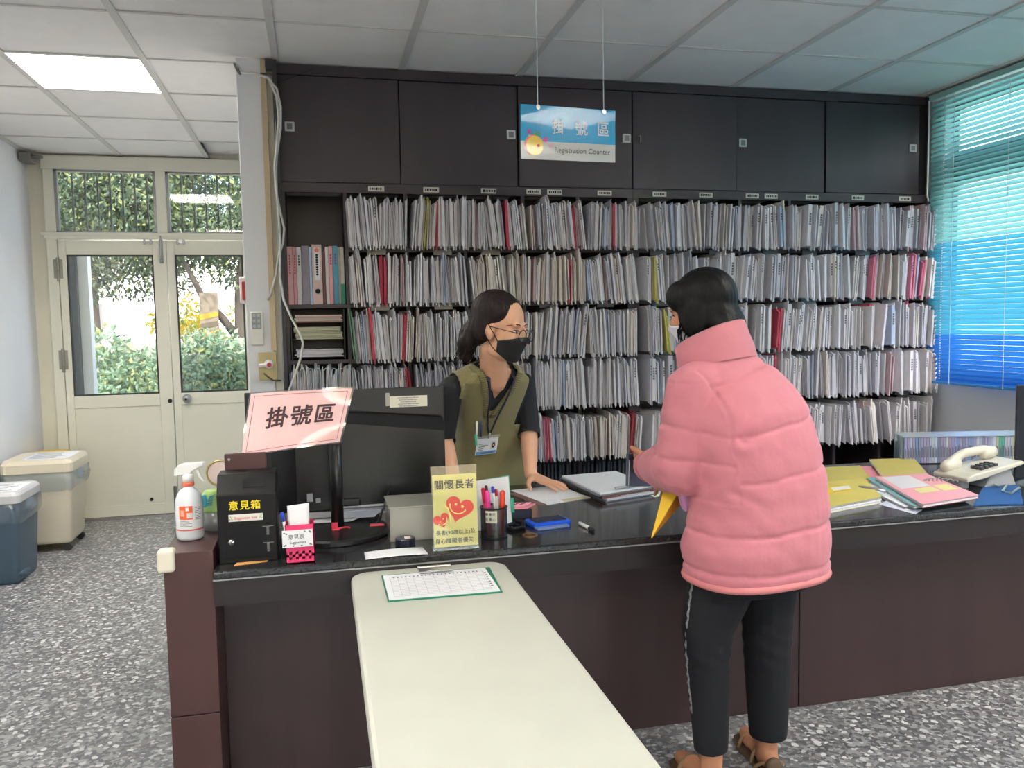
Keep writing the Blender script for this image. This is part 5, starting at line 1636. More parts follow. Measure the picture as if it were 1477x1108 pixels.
# ---------------------------------------------------------------- hanging sign
hs_ = thing('hanging_sign', 'blue and white acrylic sign hanging on two cords over the counter', 'sign', (.97, 3.22, 2.02))
HA, HB, HC, HD = at(752, 149, 3.17), at(888, 160, 3.27), at(886, 233, 3.27), at(752, 229, 3.17)
zA = HA.z; zD = HD.z
hx = (HB - HA); hx.z = 0; hw = hx.length; hx = hx.normalized()
hx = V((hx.x, hx.y, (HB.z - HA.z) / hw * .5 + (HC.z - HD.z) / hw * .5)).normalized()
hz_ = V((0, 0, 1))
hh = ((HA.z - HD.z) + (HB.z - HC.z)) / 2
hn = hx.cross(hz_).normalized()
hz_ = hz_ + hn * .02; hz_.normalize()
O = HD.copy()
def hp(u, v, d=0.0): return O + hx * (u * hw) + hz_ * (v * hh) + hn * d
m_signb = M('sky blue acrylic', (30, 164, 214), .25, coat=.45, spec=.2)
m_signw = M('white acrylic', (214, 214, 210), .25, coat=.45, spec=.2)
MB().slab([hp(0, .335), hp(1, .335), hp(1, 1), hp(0, 1)], .006).build('blue_panel', m_signb, hs_)
wpn = MB().slab([hp(0, 0), hp(1, 0), hp(1, .335), hp(0, .335)], .006).build('white_panel', m_signw, hs_)
for i, ch in enumerate('掛號區'):
    text(ch, M('pale lettering', (238, 246, 250), .4, coat=.45), hs_, hp((.385, .625, .865)[i], .60 - (0, .0, .0)[i], .0), hx, hz_, .062, name='character', bold=.012, ext=.0012)
text('Registration Counter', M('black print', (44, 46, 52), .5, coat=.45), wpn, hp(.64, .185), hx, hz_, .0305, bold=-.002, ext=.0012)
def disc(u, v, r, mat, nm, d, sx=1.0, n=28):
    c = hp(u, v, d)
    mb = MB().prism([c + hx * (r * sx * math.cos(2 * PI * q / n)) + hz_ * (r * math.sin(2 * PI * q / n)) for q in range(n)], hn * .0006)
    return mb.build(nm, mat, hs_)
disc(.125, .265, .040, M('orange red print', (236, 96, 44), .3, coat=.8), 'emblem_crescent', .0004)  # orange crescent printed behind the yellow disc
disc(.137, .255, .038, M('yellow print', (246, 206, 40), .3, coat=.8), 'emblem_disc', .0012)
disc(.172, .255, .006, M('red dot print', (206, 70, 44), .4), 'emblem_dot', .002)
disc(.078, .505, .009, M('magenta print', (220, 60, 150), .4), 'emblem_petal', .0012, .7)
disc(.245, .37, .009, M('magenta print', (220, 60, 150), .4), 'emblem_petal', .0012, 1.4)
disc(.16, .47, .010, M('leaf green print', (60, 160, 130), .4), 'emblem_leaf', .0012, 1.5)
disc(.305, .27, .008, M('pale pink print', (224, 190, 200), .4), 'emblem_petal', .0012, 1.5)
for u, tp_ in ((.165, 0), (.865, 0)):
    p = hp(u, .955, .004)
    top = V((p.x, p.y, CEIL - .002))
    MB().frame(p, top, .0018, n=6).build('cord', M('pale cord', (214, 214, 210), .5), hs_)
    MB().frame(hp(u, .955, -.010), hp(u, .955, .008), .0095, n=14).build('fixing_stud', m_chrome, hs_, smooth=False)

# ---------------------------------------------------------------- bins
def rr_ring(cx, cy, hx_, hy_, r, z, n=5):
    pts = []
    for sx, sy, a0 in ((1, -1, -PI / 2), (1, 1, 0), (-1, 1, PI / 2), (-1, -1, PI)):
        for q in range(n):
            a = a0 + PI / 2 * q / (n - 1)
            pts.append(V((cx + sx * (hx_ - r) + r * math.cos(a), cy + sy * (hy_ - r) + r * math.sin(a), z)))
    return pts
def make_bin(cx, cy, hx_, hy_, h, body, lidm, label, lid_h, paper, pedal, wheels, z0=0.0):
    t = thing('waste_bin', label, 'bin', (cx, cy, 0))
    MB().loft([rr_ring(cx, cy, hx_ * .80, hy_ * .80, .03, z0), rr_ring(cx, cy, hx_ * .83, hy_ * .83, .035, z0 + .02), rr_ring(cx, cy, hx_ * .96, hy_ * .96, .04, z0 + h - .02), rr_ring(cx, cy, hx_ * .97, hy_ * .97, .04, z0 + h)], True).build('bin_body', body, t, smooth=True, bevel=0)
    MB().loft([rr_ring(cx, cy, hx_ * 1.02, hy_ * 1.02, .045, z0 + h + .002), rr_ring(cx, cy, hx_ * 1.02, hy_ * 1.02, .045, z0 + h + lid_h * .7), rr_ring(cx, cy, hx_ * .96, hy_ * .96, .05, z0 + h + lid_h)], True).build('lid', lidm, t, bevel=.004)
    # plastic bag folded over the rim
    r1 = random.Random(int(cx * 1000))
    rings = []
    for k, (z, s_) in enumerate(((h + .001, 1.03), (h - .025, 1.05), (h - .06, 1.045), (h - .09, 1.02), (h - .11, .985))):
        rg_ = rr_ring(cx, cy, hx_ * s_, hy_ * s_, .05, z0 + z)
        rings.append([p + V((r1.uniform(-.007, .007), r1.uniform(-.007, .007), r1.uniform(-.012, .012) * (k > 0))) for p in rg_])
    MB().loft(rings, False).build('bin_bag', m_bag, t, smooth=True)
    tail = MB().ball((cx + hx_ * 1.02, cy - hy_ * .2, z0 + h - .03), (.035, .06, .035), 10, 7)
    tail.v = [(p[0] + r1.uniform(-.006, .006), p[1] + r1.uniform(-.006, .006), p[2] + r1.uniform(-.006, .006)) for p in tail.v]
    tail.build('bag_knot', m_bag, t, smooth=False)
    if paper:
        pz = z0 + h + lid_h + .002
        pa = MB().slab([V((cx - hx_ * .45, cy - hy_ * .75, pz)), V((cx + hx_ * .85, cy - hy_ * .75, pz)), V((cx + hx_ * .85, cy + hy_ * .6, pz)), V((cx - hx_ * .45, cy + hy_ * .6, pz))], .0015).build('notice_sheet', m_paper, t)
        ln = MB()
        for q in range(6):
            yy = cy - hy_ * .6 + q * hy_ * .2
            ln.box((cx - hx_ * .35, yy, pz + .0002), (cx + hx_ * (.3 + .4 * r1.random()), yy + .012, pz + .0006))
        ln.build('notice_print', M('grey print', (120, 122, 130), .8), pa)
    if pedal:
        MB().cbox((cx + hx_ * .72, cy - hy_ * .55, .05), (.10, .09, .018), R=roty(-.25)).build('pedal', body, t, bevel=.004)
    if wheels:
        for sx in (-1, 1):
            for sy in (-1, 1):
                MB().frame((cx + sx * hx_ * .7, cy + sy * hy_ * .7 - .012, .026), (cx + sx * hx_ * .7, cy + sy * hy_ * .7 + .012, .026), .026, n=14).box((cx + sx * hx_ * .7 - .01, cy + sy * hy_ * .7 - .006, .03), (cx + sx * hx_ * .7 + .01, cy + sy * hy_ * .7 + .006, z0 + .01)).build('caster', M('dark caster', (52, 50, 48), .5), t)
    return t
m_bluebin = M('slate blue bin plastic', (70, 90, 106), .4)
m_creambin = M('cream bin plastic', (222, 212, 190), .42)
make_bin(-1.80, 5.24, .165, .20, .46, m_bluebin, M('pale grey lid', (196, 196, 198), .4), 'slate blue pedal bin with a grey lid nearest the camera by the wall', .065, True, True, False)
make_bin(-1.745, 5.93, .205, .215, .46, m_creambin, m_creambin, 'cream waste bin on casters with a blue bag near the glass doors', .085, True, False, True, .055)
make_bin(-1.86, 6.40, .11, .13, .50, M('yellow bin plastic', (236, 196, 60), .45), M('yellow bin plastic', (236, 196, 60), .45), 'yellow bin behind the cream bin by the glass doors', .06, False, False, False)

# ---------------------------------------------------------------- people
class Head:
    def __init__(s, C, F, k=1.0):
        s.C = V(C); s.F = V(F).normalized()
        s.R = s.F.cross(V((0, 0, 1))).normalized()
        s.U = s.R.cross(s.F).normalized()
        s.k = k
        s.M = Matrix((s.R, s.F, s.U)).transposed()
    def p(s, x, y, z): return s.C + (s.R * x + s.F * y + s.U * z) * s.k
    def ball(s, mb, c, r, n=16, m=10, mi=0): mb.ball(s.p(*c), tuple(q * s.k for q in r), n, m, mi, R=s.M)
def head_shapes(h, mb):
    h.ball(mb, (0, -.016, .040), (.073, .094, .084), 24, 16)
    h.ball(mb, (0, .026, -.030), (.061, .064, .082), 20, 14)
    h.ball(mb, (0, .050, -.088), (.031, .032, .025))
    for s in (-1, 1):
        h.ball(mb, (s * .036, .052, -.022), (.028, .032, .030))
        h.ball(mb, (s * .048, .012, -.070), (.016, .034, .026))
        h.ball(mb, (s * .026, .070, .026), (.024, .013, .010))
        h.ball(mb, (s * .0735, -.004, -.008), (.009, .018, .030), 12, 8)
        h.ball(mb, (s * .079, -.012, -.002), (.006, .012, .022), 10, 8)
    mb.cap(h.p(0, .086, .016), .008 * h.k, h.p(0, .106, -.028), .0115 * h.k, 12)
    for s in (-1, 1):
        h.ball(mb, (s * .010, .094, -.032), (.009, .010, .008), 10, 6)
    h.ball(mb, (0, .083, -.056), (.020, .010, .005), 12, 6)
    h.ball(mb, (0, .081, -.064), (.016, .010, .005), 12, 6)
def face_parts(h, person, body):
    m_eye = M('eye white', (214, 208, 202), .3); m_iris = M('dark iris', (34, 22, 18), .15); m_brow = M('brow hair', (52, 38, 34), .8)
    tree = BVHTree.FromPolygons([V(p) for p in body.v], body.f)
    def surf(x, z, off):
        o = h.p(x, .30, z)
        hit = tree.ray_cast(o, -h.F)
        return hit[0] + h.F * off if hit[0] is not None else h.p(x, .08, z)
    for s in (-1, 1):
        c = surf(s * .030, .002, -.0075)
        e = MB().ball(c, tuple(q * h.k for q in (.0120, .0110, .0066)), 14, 8, R=h.M)
        eo = e.build('eye', m_eye, person, smooth=True)
        e = MB().ball(c + h.F * .0078 * h.k, tuple(q * h.k for q in (.0062, .0042, .0062)), 12, 8, R=h.M)
        e.build('iris', m_iris, eo, smooth=True)
        e = MB().tube([surf(s * .017, .004, .001), surf(s * .025, .0095, .003), surf(s * .034, .0095, .003), surf(s * .044, .004, .0008)], [.0012, .0019, .0019, .0012], 6)
        e.build('eyelid', m_brow, person, smooth=True)
        e = MB().tube([surf(s * .013, .024, .0002), surf(s * .026, .030, .0004), surf(s * .040, .029, .0002), surf(s * .052, .022, .0)], [.0016, .0026, .0022, .001], 6)
        e.build('eyebrow', m_brow, person, smooth=True)
def mask_on(h, body, mat, person, name='face_mask'):
    tree = BVHTree.FromPolygons([V(p) for p in body.v], body.f)
    NA, NZ = 25, 15
    rad = np.zeros((NA, NZ)); zz_ = np.zeros((NA, NZ)); an = np.linspace(-1.22, 1.22, NA)
    for i, a in enumerate(an):
        c = abs(a) / 1.22
        zt, zb_ = -.010 - .026 * c ** 1.3, -.114 + .040 * c ** 1.6
        for j in range(NZ):
            z = zb_ + (zt - zb_) * j / (NZ - 1)
            d = h.R * math.sin(a) + h.F * math.cos(a)
            o = h.p(0, 0, z) + d * .3
            hit = tree.ray_cast(o, -d)
            rad[i, j] = (.3 - hit[3]) if hit[0] is not None else .08
            zz_[i, j] = z
    rad = np.clip(rad, .05, .125)
    r0 = rad.copy()
    for _ in range(14):
        b = rad.copy()
        b[1:-1] = (rad[:-2] + rad[1:-1] * 2 + rad[2:]) / 4
        b[:, 1:-1] = (b[:, :-2] + b[:, 1:-1] * 2 + b[:, 2:]) / 4
        rad = np.maximum(r0, b)
    P = [[h.p(0, 0, zz_[i, j]) + (h.R * math.sin(an[i]) + h.F * math.cos(an[i])) * (rad[i, j] + .0035) for j in range(NZ)] for i in range(NA)]
    mo = MB().grid(P).build(name, mat, person, smooth=True, solid=.0016)
    for s, i in ((1, NA - 1), (-1, 0)):
        for j, ez in ((NZ - 1, .022), (0, -.034)):
            p0 = P[i][j]
            p1 = h.p(s * .080, .012, (ez + h.U.dot(p0 - h.C) * 1.0) * .5)
            p2 = h.p(s * .085, -.010, ez * .9)
            MB().tube([p0, p1, p2, h.p(s * .083, -.024, ez * .4)], .0017, 6).build('ear_loop', mat, mo, smooth=True)
    return mo
def hand(mb, W, d, n, left, curl=(.1, .12, .12), spread=.14, k=1.0, thumb=(.55, .8, -.15), tcurl=.2):
    W, d, n = V(W), V(d).normalized(), V(n).normalized()
    n = (n - d * n.dot(d)).normalized()
    t = d.cross(n) * (1 if left else -1)
    L = [(.040, .025, .020), (.044, .028, .021), (.041, .026, .020), (.032, .020, .017)]
    for i in range(4):
        off = .027 - .018 * i
        kn = W + (d * (.080 - .004 * abs(i - 1)) + t * off + n * (.002 - .002 * abs(i - 1.3))) * k
        mb.cap(W + (d * .006 + t * off * .62) * k, .0125 * k, kn, .0098 * k, 10)
        dd = (d + t * spread * (1.2 - i * .85)).normalized()
        nn = (n - dd * n.dot(dd)).normalized()
        p = kn; r = .0090 if i < 3 else .0080
        ang = 0
        for q in range(3):
            ang += curl[q]
            dr = dd * math.cos(ang) - nn * math.sin(ang)
            p2 = p + dr * L[i][q] * k
            mb.cap(p, r * k, p2, (r - .0008) * k, 9)
            p = p2; r -= .0008
    tv = (d * thumb[0] + t * thumb[1] + n * thumb[2]).normalized()
    b0 = W + (d * .016 + t * .020) * k
    b1 = b0 + tv * .040 * k
    tv2 = (tv + d * tcurl).normalized(); b2 = b1 + tv2 * .030 * k
    tv3 = (tv2 + d * tcurl).normalized(); b3 = b2 + tv3 * .022 * k
    mb.cap(b0, .0140 * k, b1, .0108 * k, 10).cap(b1, .0108 * k, b2, .0098 * k, 10).cap(b2, .0098 * k, b3, .0084 * k, 10)
def torso(mb, secs, yaw, infl=0.0, n=32, e=2.35):
    r = V((math.cos(yaw), math.sin(yaw), 0)); f = V((-math.sin(yaw), math.cos(yaw), 0))
    rings = []
    for (x, y, z, a, b) in secs:
        ring = []
        for j in range(n):
            th_ = 2 * PI * j / n
            c, s = math.cos(th_), math.sin(th_)
            cc_ = math.copysign(abs(c) ** (2 / e), c); ss = math.copysign(abs(s) ** (2 / e), s)
            ring.append(V((x, y, z)) + r * cc_ * (a + infl) + f * ss * (b + infl))
        rings.append(ring)
    mb.loft(rings, True)
def as_mesh(mb, name, mat, parent, smooth=True, **k): return mb.build(name, mat, parent, smooth=smooth, **k)
def displace(mb, fn):
    n = normals(mb); v = np.array(mb.v)
    v = v + n * fn(v)[:, None]
    mb.v = [tuple(p) for p in v]
    return mb

m_skin = M('warm skin', (224, 172, 140), .5, noise=(18, .05), spec=.35)
m_skin2 = M('tan skin', (190, 132, 100), .5, noise=(18, .06), spec=.35)
def hair_mat(name, rgb):
    m = M(name, rgb, rough=.48, bump=(70, .30), stretch=(1, 1, .10), spec=.2)
    return m
m_hair = hair_mat('dark brown hair', (34, 24, 24)); m_hair2 = hair_mat('black hair', (12, 10, 11))

# ---- the clerk
ck = thing('person', 'clerk in an olive knit vest and black mask leaning on the counter with one hand', 'person', (.70, 3.48, 0))
HC = Head((.692, 3.095, 1.388), (.72, -.66, -.16), 1.06)
YA = .28
CS = [(.715, 3.54, .62, .150, .105), (.715, 3.54, .72, .162, .115), (.714, 3.52, .82, .152, .108), (.710, 3.47, .93, .138, .100), (.704, 3.40, 1.04, .148, .108), (.694, 3.32, 1.12, .150, .100), (.686, 3.26, 1.18, .140, .080), (.683, 3.225, 1.215, .095, .058), (.683, 3.205, 1.235, .06, .05)]
shL, shR = V((.512, 3.228, 1.158)), V((.832, 3.328, 1.156))
elL, wrL = V((.488, 3.315, .955)), V((.515, 3.225, .800))
elR, wrR = V((.862, 3.375, .960)), V((.838, 3.262, .792))
def clerk_arms(mb, f=1.0, upto=2, infl=0.0):
    for s, e, w in ((shL, elL, wrL), (shR, elR, wrR)):
        mb.cap(s, .040 * f + infl, e, .039 * f + infl, 14)
        if upto == 2:
            mb.cap(e, .038, e.lerp(w, .35), .036, 14).cap(e.lerp(w, .35), .036, w, .0255, 14)
b = MB()
torso(b, CS, YA)
clerk_arms(b)
b.cap((.683, 3.215, 1.19), .056, HC.p(0, -.030, -.075), .050, 18)
b.cap((.683, 3.215, 1.232), .050, shL + V((.03, .01, .008)), .042, 14).cap((.683, 3.215, 1.232), .050, shR + V((-.03, 0, .008)), .042, 14)
head_shapes(HC, b)
hand(b, wrR + V((.004, -.008, -.004)), (.62, -.74, -.24), (.10, -.10, 1), True, curl=(-.10, .16, .10), spread=.20, thumb=(.25, .9, -.25), tcurl=.5)
hand(b, wrL, (.05, -.97, -.30), (0, -.25, 1), False, curl=(-.05, .12, .12), spread=.12)
for s in (-1, 1):
    hp_ = V((.715, 3.54, .70)) + V((math.cos(YA), math.sin(YA), 0)) * s * .075
    kn = V((hp_.x - .0, hp_.y - .01, .43)); an_ = V((hp_.x, hp_.y + .03, .08))
    b.cap(hp_, .082, kn, .056, 16).cap(kn, .055, an_, .036, 16)
    b.cap(an_ + V((0, .02, -.045)), .032, an_ + V((.01, -.14, -.05)), .026, 12)
body = remesh(b, .0042, 3)
as_mesh(body, 'body', m_skin, ck)
face_parts(HC, ck, body)
mask_on(HC, body, M('black mask cloth', (22, 22, 24), .75, bump=(400, .05)), ck)
# trousers, shoes
tr_ = MB()
torso(tr_, CS[:3], YA, .010)
for s in (-1, 1):
    hp_ = V((.715, 3.54, .70)) + V((math.cos(YA), math.sin(YA), 0)) * s * .075
    kn = V((hp_.x, hp_.y - .01, .43)); an_ = V((hp_.x, hp_.y + .03, .09))
    tr_.cap(hp_, .092, kn, .068, 16).cap(kn, .067, an_, .052, 16)
as_mesh(remesh(tr_, .008, 2), 'trousers', M('dark navy trousers', (40, 42, 50), .8), ck)
sh_ = MB()
for s in (-1, 1):
    hp_ = V((.715, 3.54, .70)) + V((math.cos(YA), math.sin(YA), 0)) * s * .075
    sh_.cap(hp_ + V((0, .06, -.655)), .042, hp_ + V((.01, -.12, -.662)), .036, 12)
sx = remesh(sh_, .007, 2)
sx.v = [(p[0], p[1], max(p[2], .002)) for p in sx.v]
as_mesh(sx, 'shoes', m_blackpl, ck)
# black shirt with a V neck and short sleeves, olive vest over it
fV = V((math.sin(YA), -math.cos(YA), 0)); rV = V((math.cos(YA), math.sin(YA), 0))
nb_ = V((.683, 3.215, 1.20))
def vneck(cs, z0, slope, top):
    x = (cs[:, 0] - nb_.x) * rV.x + (cs[:, 1] - nb_.y) * rV.y
    y = (cs[:, 0] - nb_.x) * fV.x + (cs[:, 1] - nb_.y) * fV.y
    front = y > (1.20 - cs[:, 2]) * -.1 - .02
    inV = front & (np.abs(x) < (cs[:, 2] - z0) * slope)
    return ~(inV | ((np.abs(x) < .068) & (cs[:, 2] > top)) | (cs[:, 2] > top + .045))
s1 = MB()
torso(s1, CS[2:], YA, .007)
clerk_arms(s1, 1.0, 1, .008)
s1.cap(elL, .049, elL.lerp(wrL, .16), .048, 14).cap(elR, .049, elR.lerp(wrR, .16), .048, 14)
s1.cap((.683, 3.215, 1.232), .055, shL + V((.03, .01, .008)), .049, 14).cap((.683, 3.215, 1.232), .055, shR + V((-.03, 0, .008)), .049, 14)
shirt = cut(remesh(s1, .004, 4), lambda c: vneck(c, 1.105, .46, 1.262))
def keep_sleeve(c):
    ok = np.ones(len(c), bool)
    for e, w in ((elL, wrL), (elR, wrR)):
        d = np.array((w - e).normalized()); q = (c - np.array(e)) @ d
        near = np.linalg.norm(c - np.array(e), axis=1) < .12
        ok &= ~(near & (q > .028))
    return ok
shirt = cut(shirt, keep_sleeve)
as_mesh(shirt, 'black_shirt', M('black jersey', (34, 35, 40), .8, bump=(24, .22)), ck, solid=.002)
v1 = MB()
torso(v1, [(.715, 3.54, .70, .176, .128), (.714, 3.52, .82, .168, .122), (.709, 3.47, .93, .162, .116), (.702, 3.40, 1.04, .166, .124), (.692, 3.32, 1.12, .166, .116), (.686, 3.26, 1.18, .158, .096), (.683, 3.225, 1.215, .115, .074), (.683, 3.205, 1.235, .08, .065)], YA, 0, 36, 3.3)
v1.cap((.683, 3.215, 1.232), .060, shL + V((.004, .0, .004)), .054, 16).cap((.683, 3.215, 1.232), .060, shR + V((-.004, 0, .004)), .054, 16)
def armhole(c):
    x = (c[:, 0] - nb_.x) * rV.x + (c[:, 1] - nb_.y) * rV.y
    lim = .150 - .014 * np.clip((1.22 - c[:, 2]) / .1, 0, 1)
    return (np.abs(x + .006) < lim) | (c[:, 2] < .99)
v1m = remesh(v1, .004, 8)
vest = cut(v1m, lambda c: vneck(c, 1.035, .40, 1.262) & armhole(c))
m_vest = M('olive knit', (134, 125, 84), .92, noise=(6, .06), bump=(240, .30), sheen=.3)
vo = as_mesh(vest, 'knit_vest', m_vest, ck, solid=.003)
vt = BVHTree.FromPolygons([V(p) for p in v1m.v], v1m.f)
def onvest(x, z, off=.003):
    o = nb_ + rV * x + fV * .4; o.z = z
    hit = vt.ray_cast(o, -fV)
    return (hit[0] if hit[0] is not None else nb_ + rV * x + fV * .09) + fV * off
def rib_band(pts_xz, w, name):
    P = []
    for k, (x, z) in enumerate(pts_xz):
        sx = 1 if x >= 0 else -1
        P.append([onvest(x, z, .004), onvest(x + sx * w * .5, z - .002, .006), onvest(x + sx * w, z - .004, .004)])
    o = MB().grid(P).build(name, M('olive rib knit', (122, 114, 75), .92, noise=(6, .05), bump=(900, .3)), vo, smooth=True, solid=.004)
    rb = MB()
    for k in range(0, len(P) - 1):
        for q in (.25, .75):
            a = P[k][0].lerp(P[k + 1][0], q) + fV * .0022; c = P[k][2].lerp(P[k + 1][2], q) + fV * .0022; m2_ = P[k][1].lerp(P[k + 1][1], q) + fV * .0022
            rb.tube([a, m2_, c], .0016, 4)
    r_ = rb.build('rib_stitches', m_vest, vo, smooth=True); r_['kind'] = 'stuff'
for s in (-1, 1):
    rib_band([(s * (.0005 + .40 * (z - 1.035)), z) for z in np.linspace(1.034, 1.245, 14)], .024, 'neck_rib')
# hair
hr = MB()
HC.ball(hr, (0, -.034, .052), (.083, .098, .089), 24, 16)
HC.ball(hr, (0, -.070, .005), (.074, .062, .080), 20, 12)
for s in (-1, 1):
    HC.ball(hr, (s * .056, -.001, .067), (.026, .046, .042), 14, 10)
    HC.ball(hr, (s * .066, -.045, .008), (.022, .040, .055), 14, 10)
hr.chain([(HC.p(-.01, -.115, .000), .040), (HC.p(.0, -.135, -.040), .042), (HC.p(.02, -.125, -.085), .036), (HC.p(.035, -.115, -.120), .022)], 14)
hr.chain([(HC.p(.03, -.10, -.02), .036), (HC.p(.045, -.120, -.07), .034), (HC.p(.05, -.125, -.115), .016)], 14)
hair = remesh(hr, .0045, 14)
rh = random.Random(3)
hdis = displace(hair, lambda v: .0007 * np.sin((v @ np.array(HC.R)) * 420 + 3 * np.sin(v[:, 2] * 30)))
as_mesh(hdis, 'hair', m_hair, ck)
st_ = MB()
for k in range(34):
    a = rh.uniform(-.05, .06); y0_ = rh.uniform(-.15, -.10)
    p0 = HC.p(a, y0_, rh.uniform(-.05, .0))
    st_.tube([p0, p0 + V((rh.uniform(-.03, .01), rh.uniform(-.02, .02), -.05)), p0 + V((rh.uniform(-.05, .0), rh.uniform(-.03, .03), -.10 - rh.uniform(0, .03)))], [.0024, .002, .0006], 4)
sto = st_.build('hair_strands', m_hair, ck, smooth=True); sto['kind'] = 'stuff'
# glasses
gl = MB()
m_gl = M('dark glasses frame', (34, 26, 26), .25)
for s in (-1, 1):
    c = HC.p(s * .033, .106, -.007)
    gl.tube([c + HC.R * (.0245 * math.cos(2 * PI * q / 24)) + HC.U * (.0220 * math.sin(2 * PI * q / 24)) - HC.F * (.004 * abs(math.cos(2 * PI * q / 24)) * (1 if s * math.cos(2 * PI * q / 24) > 0 else 0)) for q in range(24)], .0019, 6, closed=True)
    gl.tube([HC.p(s * .0545, .098, .002), HC.p(s * .066, .080, .004), HC.p(s * .076, .02, .010), HC.p(s * .081, -.012, .012)], .0016, 6)
gl.tube([HC.p(-.010, .105, .002), HC.p(0, .108, .005), HC.p(.010, .105, .002)], .0013, 6)
go = gl.build('glasses', m_gl, ck, smooth=True)
for s in (-1, 1):
    c = HC.p(s * .033, .106, -.007)
    MB().prism([c + HC.R * (.0235 * math.cos(2 * PI * q / 24)) + HC.U * (.0210 * math.sin(2 * PI * q / 24)) for q in range(24)], -HC.F * .0012).build('lens', m_glass, go)
# lanyard with badge and pens
m_lan = M('navy lanyard', (38, 42, 74), .7, noise=(220, .9))
def lany(pts, name):
    P = []
    for q in pts:
        P.append([q - rV * .0042, q + rV * .0042])
    return P
bz = .925
bx = .028
L0 = [nb_ + rV * -.058 + V((0, .03, .045)), onvest(-.056, 1.20, .010), onvest(-.044, 1.15, .014), onvest(-.028, 1.10, .014), onvest(-.014, 1.05, .014), onvest(.0, 1.00, .014), onvest(.018, .962, .014)]
L1 = [nb_ + rV * .056 + V((0, .03, .04)), onvest(.056, 1.195, .010), onvest(.046, 1.14, .014), onvest(.040, 1.09, .014), onvest(.034, 1.04, .014), onvest(.028, 1.0, .014), onvest(.024, .962, .014)]
ly = MB().grid(lany(L0, '')).grid(lany(L1, ''))
lo_ = ly.build('lanyard', m_lan, ck, smooth=True, solid=.0014)
MB().frame(onvest(.021, .966, .016), onvest(.021, .942, .018), .004, n=8).build('lanyard_clip', m_steel, lo_, smooth=True)
bq = [onvest(-.022, .868, .022), onvest(.068, .873, .020), onvest(.068, .942, .016), onvest(-.022, .938, .018)]
bn_ = (bq[1] - bq[0]).cross(bq[3] - bq[0]).normalized()
bg = MB().slab(bq, .003).build('id_badge', M('white card', (230, 232, 236), .6), lo_)
def bpt(u, v, d=.0005): return bq[0].lerp(bq[1], u).lerp(bq[3].lerp(bq[2], u), v) + bn_ * d
def bquad(u0, v0, u1, v1, mat, nm, d=.0006): MB().slab([bpt(u0, v0, d), bpt(u1, v0, d), bpt(u1, v1, d), bpt(u0, v1, d)], .0004).build(nm, mat, bg)
bquad(.03, .02, .97, .22, M('badge blue', (112, 160, 200), .5), 'blue_band')
bquad(.68, .30, .92, .80, M('badge photo ground', (206, 206, 206), .6), 'photo')
hd_ = MB()
c = bpt(.80, .58, .0012)
ex, ey = (bq[1] - bq[0]).normalized(), (bq[3] - bq[0]).normalized()
hd_.prism([c + ex * (.007 * math.cos(2 * PI * q / 16)) + ey * (-.002 + .013 * math.sin(2 * PI * q / 16)) for q in range(16)], bn_ * .0003)
hd_.build('photo_hair', m_hair2, bg)
MB().prism([c + ex * (.0035 * math.cos(2 * PI * q / 14)) + ey * (-.001 + .0055 * math.sin(2 * PI * q / 14)) + bn_ * .0005 for q in range(14)], bn_ * .0003).build('photo_face', m_skin, bg)
for (u0, v0, u1) in ((.10, .66, .30), (.10, .56, .55), (.10, .49, .40), (.10, .36, .34), (.10, .28, .30)):
    bquad(u0, v0, u1, v0 + .035, M('grey print', (120, 122, 130), .8), 'badge_print', .0009)
bquad(.25, .07, .85, .15, M('badge dark blue', (70, 110, 170), .5), 'badge_footer', .0010)
MB().slab([bq[3] - bn_ * .001 + ey * .012 - ex * .004, bq[2] - bn_ * .001 + ey * .012 + ex * .004, bq[2] + ey * .002 + ex * .004, bq[3] + ey * .002 - ex * .004][::-1], .003).build('badge_holder_top', m_milky, lo_)
for k, (x, c_) in enumerate(((-.026, m_white), (-.010, M('navy plastic', (36, 48, 96), .35)))):
    o = MB().frame(onvest(x - .018, .99, .020) + V((0, 0, -.050 + .014 * k)), onvest(x - .018, .99, .020) + V((.003, 0, .052)), .0048, n=8).build('clipped_pen', c_, lo_, smooth=True)
MB().frame(onvest(-.046, .99, .021) + V((0, 0, -.070)), onvest(-.046, .99, .021) + V((0, 0, -.025)), .0058, n=8).build('pen_grip', M('mint cover', (70, 186, 150), .4), lo_, smooth=True)

# ---- the visitor
vp = thing('person', 'visitor in a pink padded jacket and black trousers with her back to the camera', 'person', (1.22, 2.19, 0))
HV = Head((1.128, 2.305, 1.432), (-.58, .80, -.20), 1.0)
YV = .19
rv = V((math.cos(YV), math.sin(YV), 0)); fv = V((-math.sin(YV), math.cos(YV), 0))
JS = [(1.241, 2.175, .662, .210, .152), (1.241, 2.175, .69, .220, .160), (1.240, 2.175, .76, .220, .162), (1.252, 2.180, .86, .203, .160), (1.245, 2.19, .96, .202, .160), (1.226, 2.20, 1.06, .204, .158), (1.215, 2.21, 1.15, .192, .148), (1.20, 2.22, 1.215, .172, .125), (1.182, 2.235, 1.265, .140, .102), (1.165, 2.245, 1.30, .105, .085), (1.15, 2.25, 1.325, .085, .078)]
svL, svR = V((1.045, 2.185, 1.205)), V((1.335, 2.270, 1.170))
evL, wvL = V((1.030, 2.215, .985)), V((1.022, 2.425, .953))
evR, wvR = V((1.365, 2.36, .965)), V((1.190, 2.455, .935))
b = MB()
torso(b, [(x, y, z, a - .06, b_ - .05) for x, y, z, a, b_ in JS[1:-2]], YV)
for s, e, w in ((svL, evL, wvL), (svR, evR, wvR)):
    b.cap(s, .046, e, .038, 14).cap(e, .037, w, .027, 14)
b.cap((1.165, 2.25, 1.24), .055, HV.p(0, -.03, -.07), .050, 16)
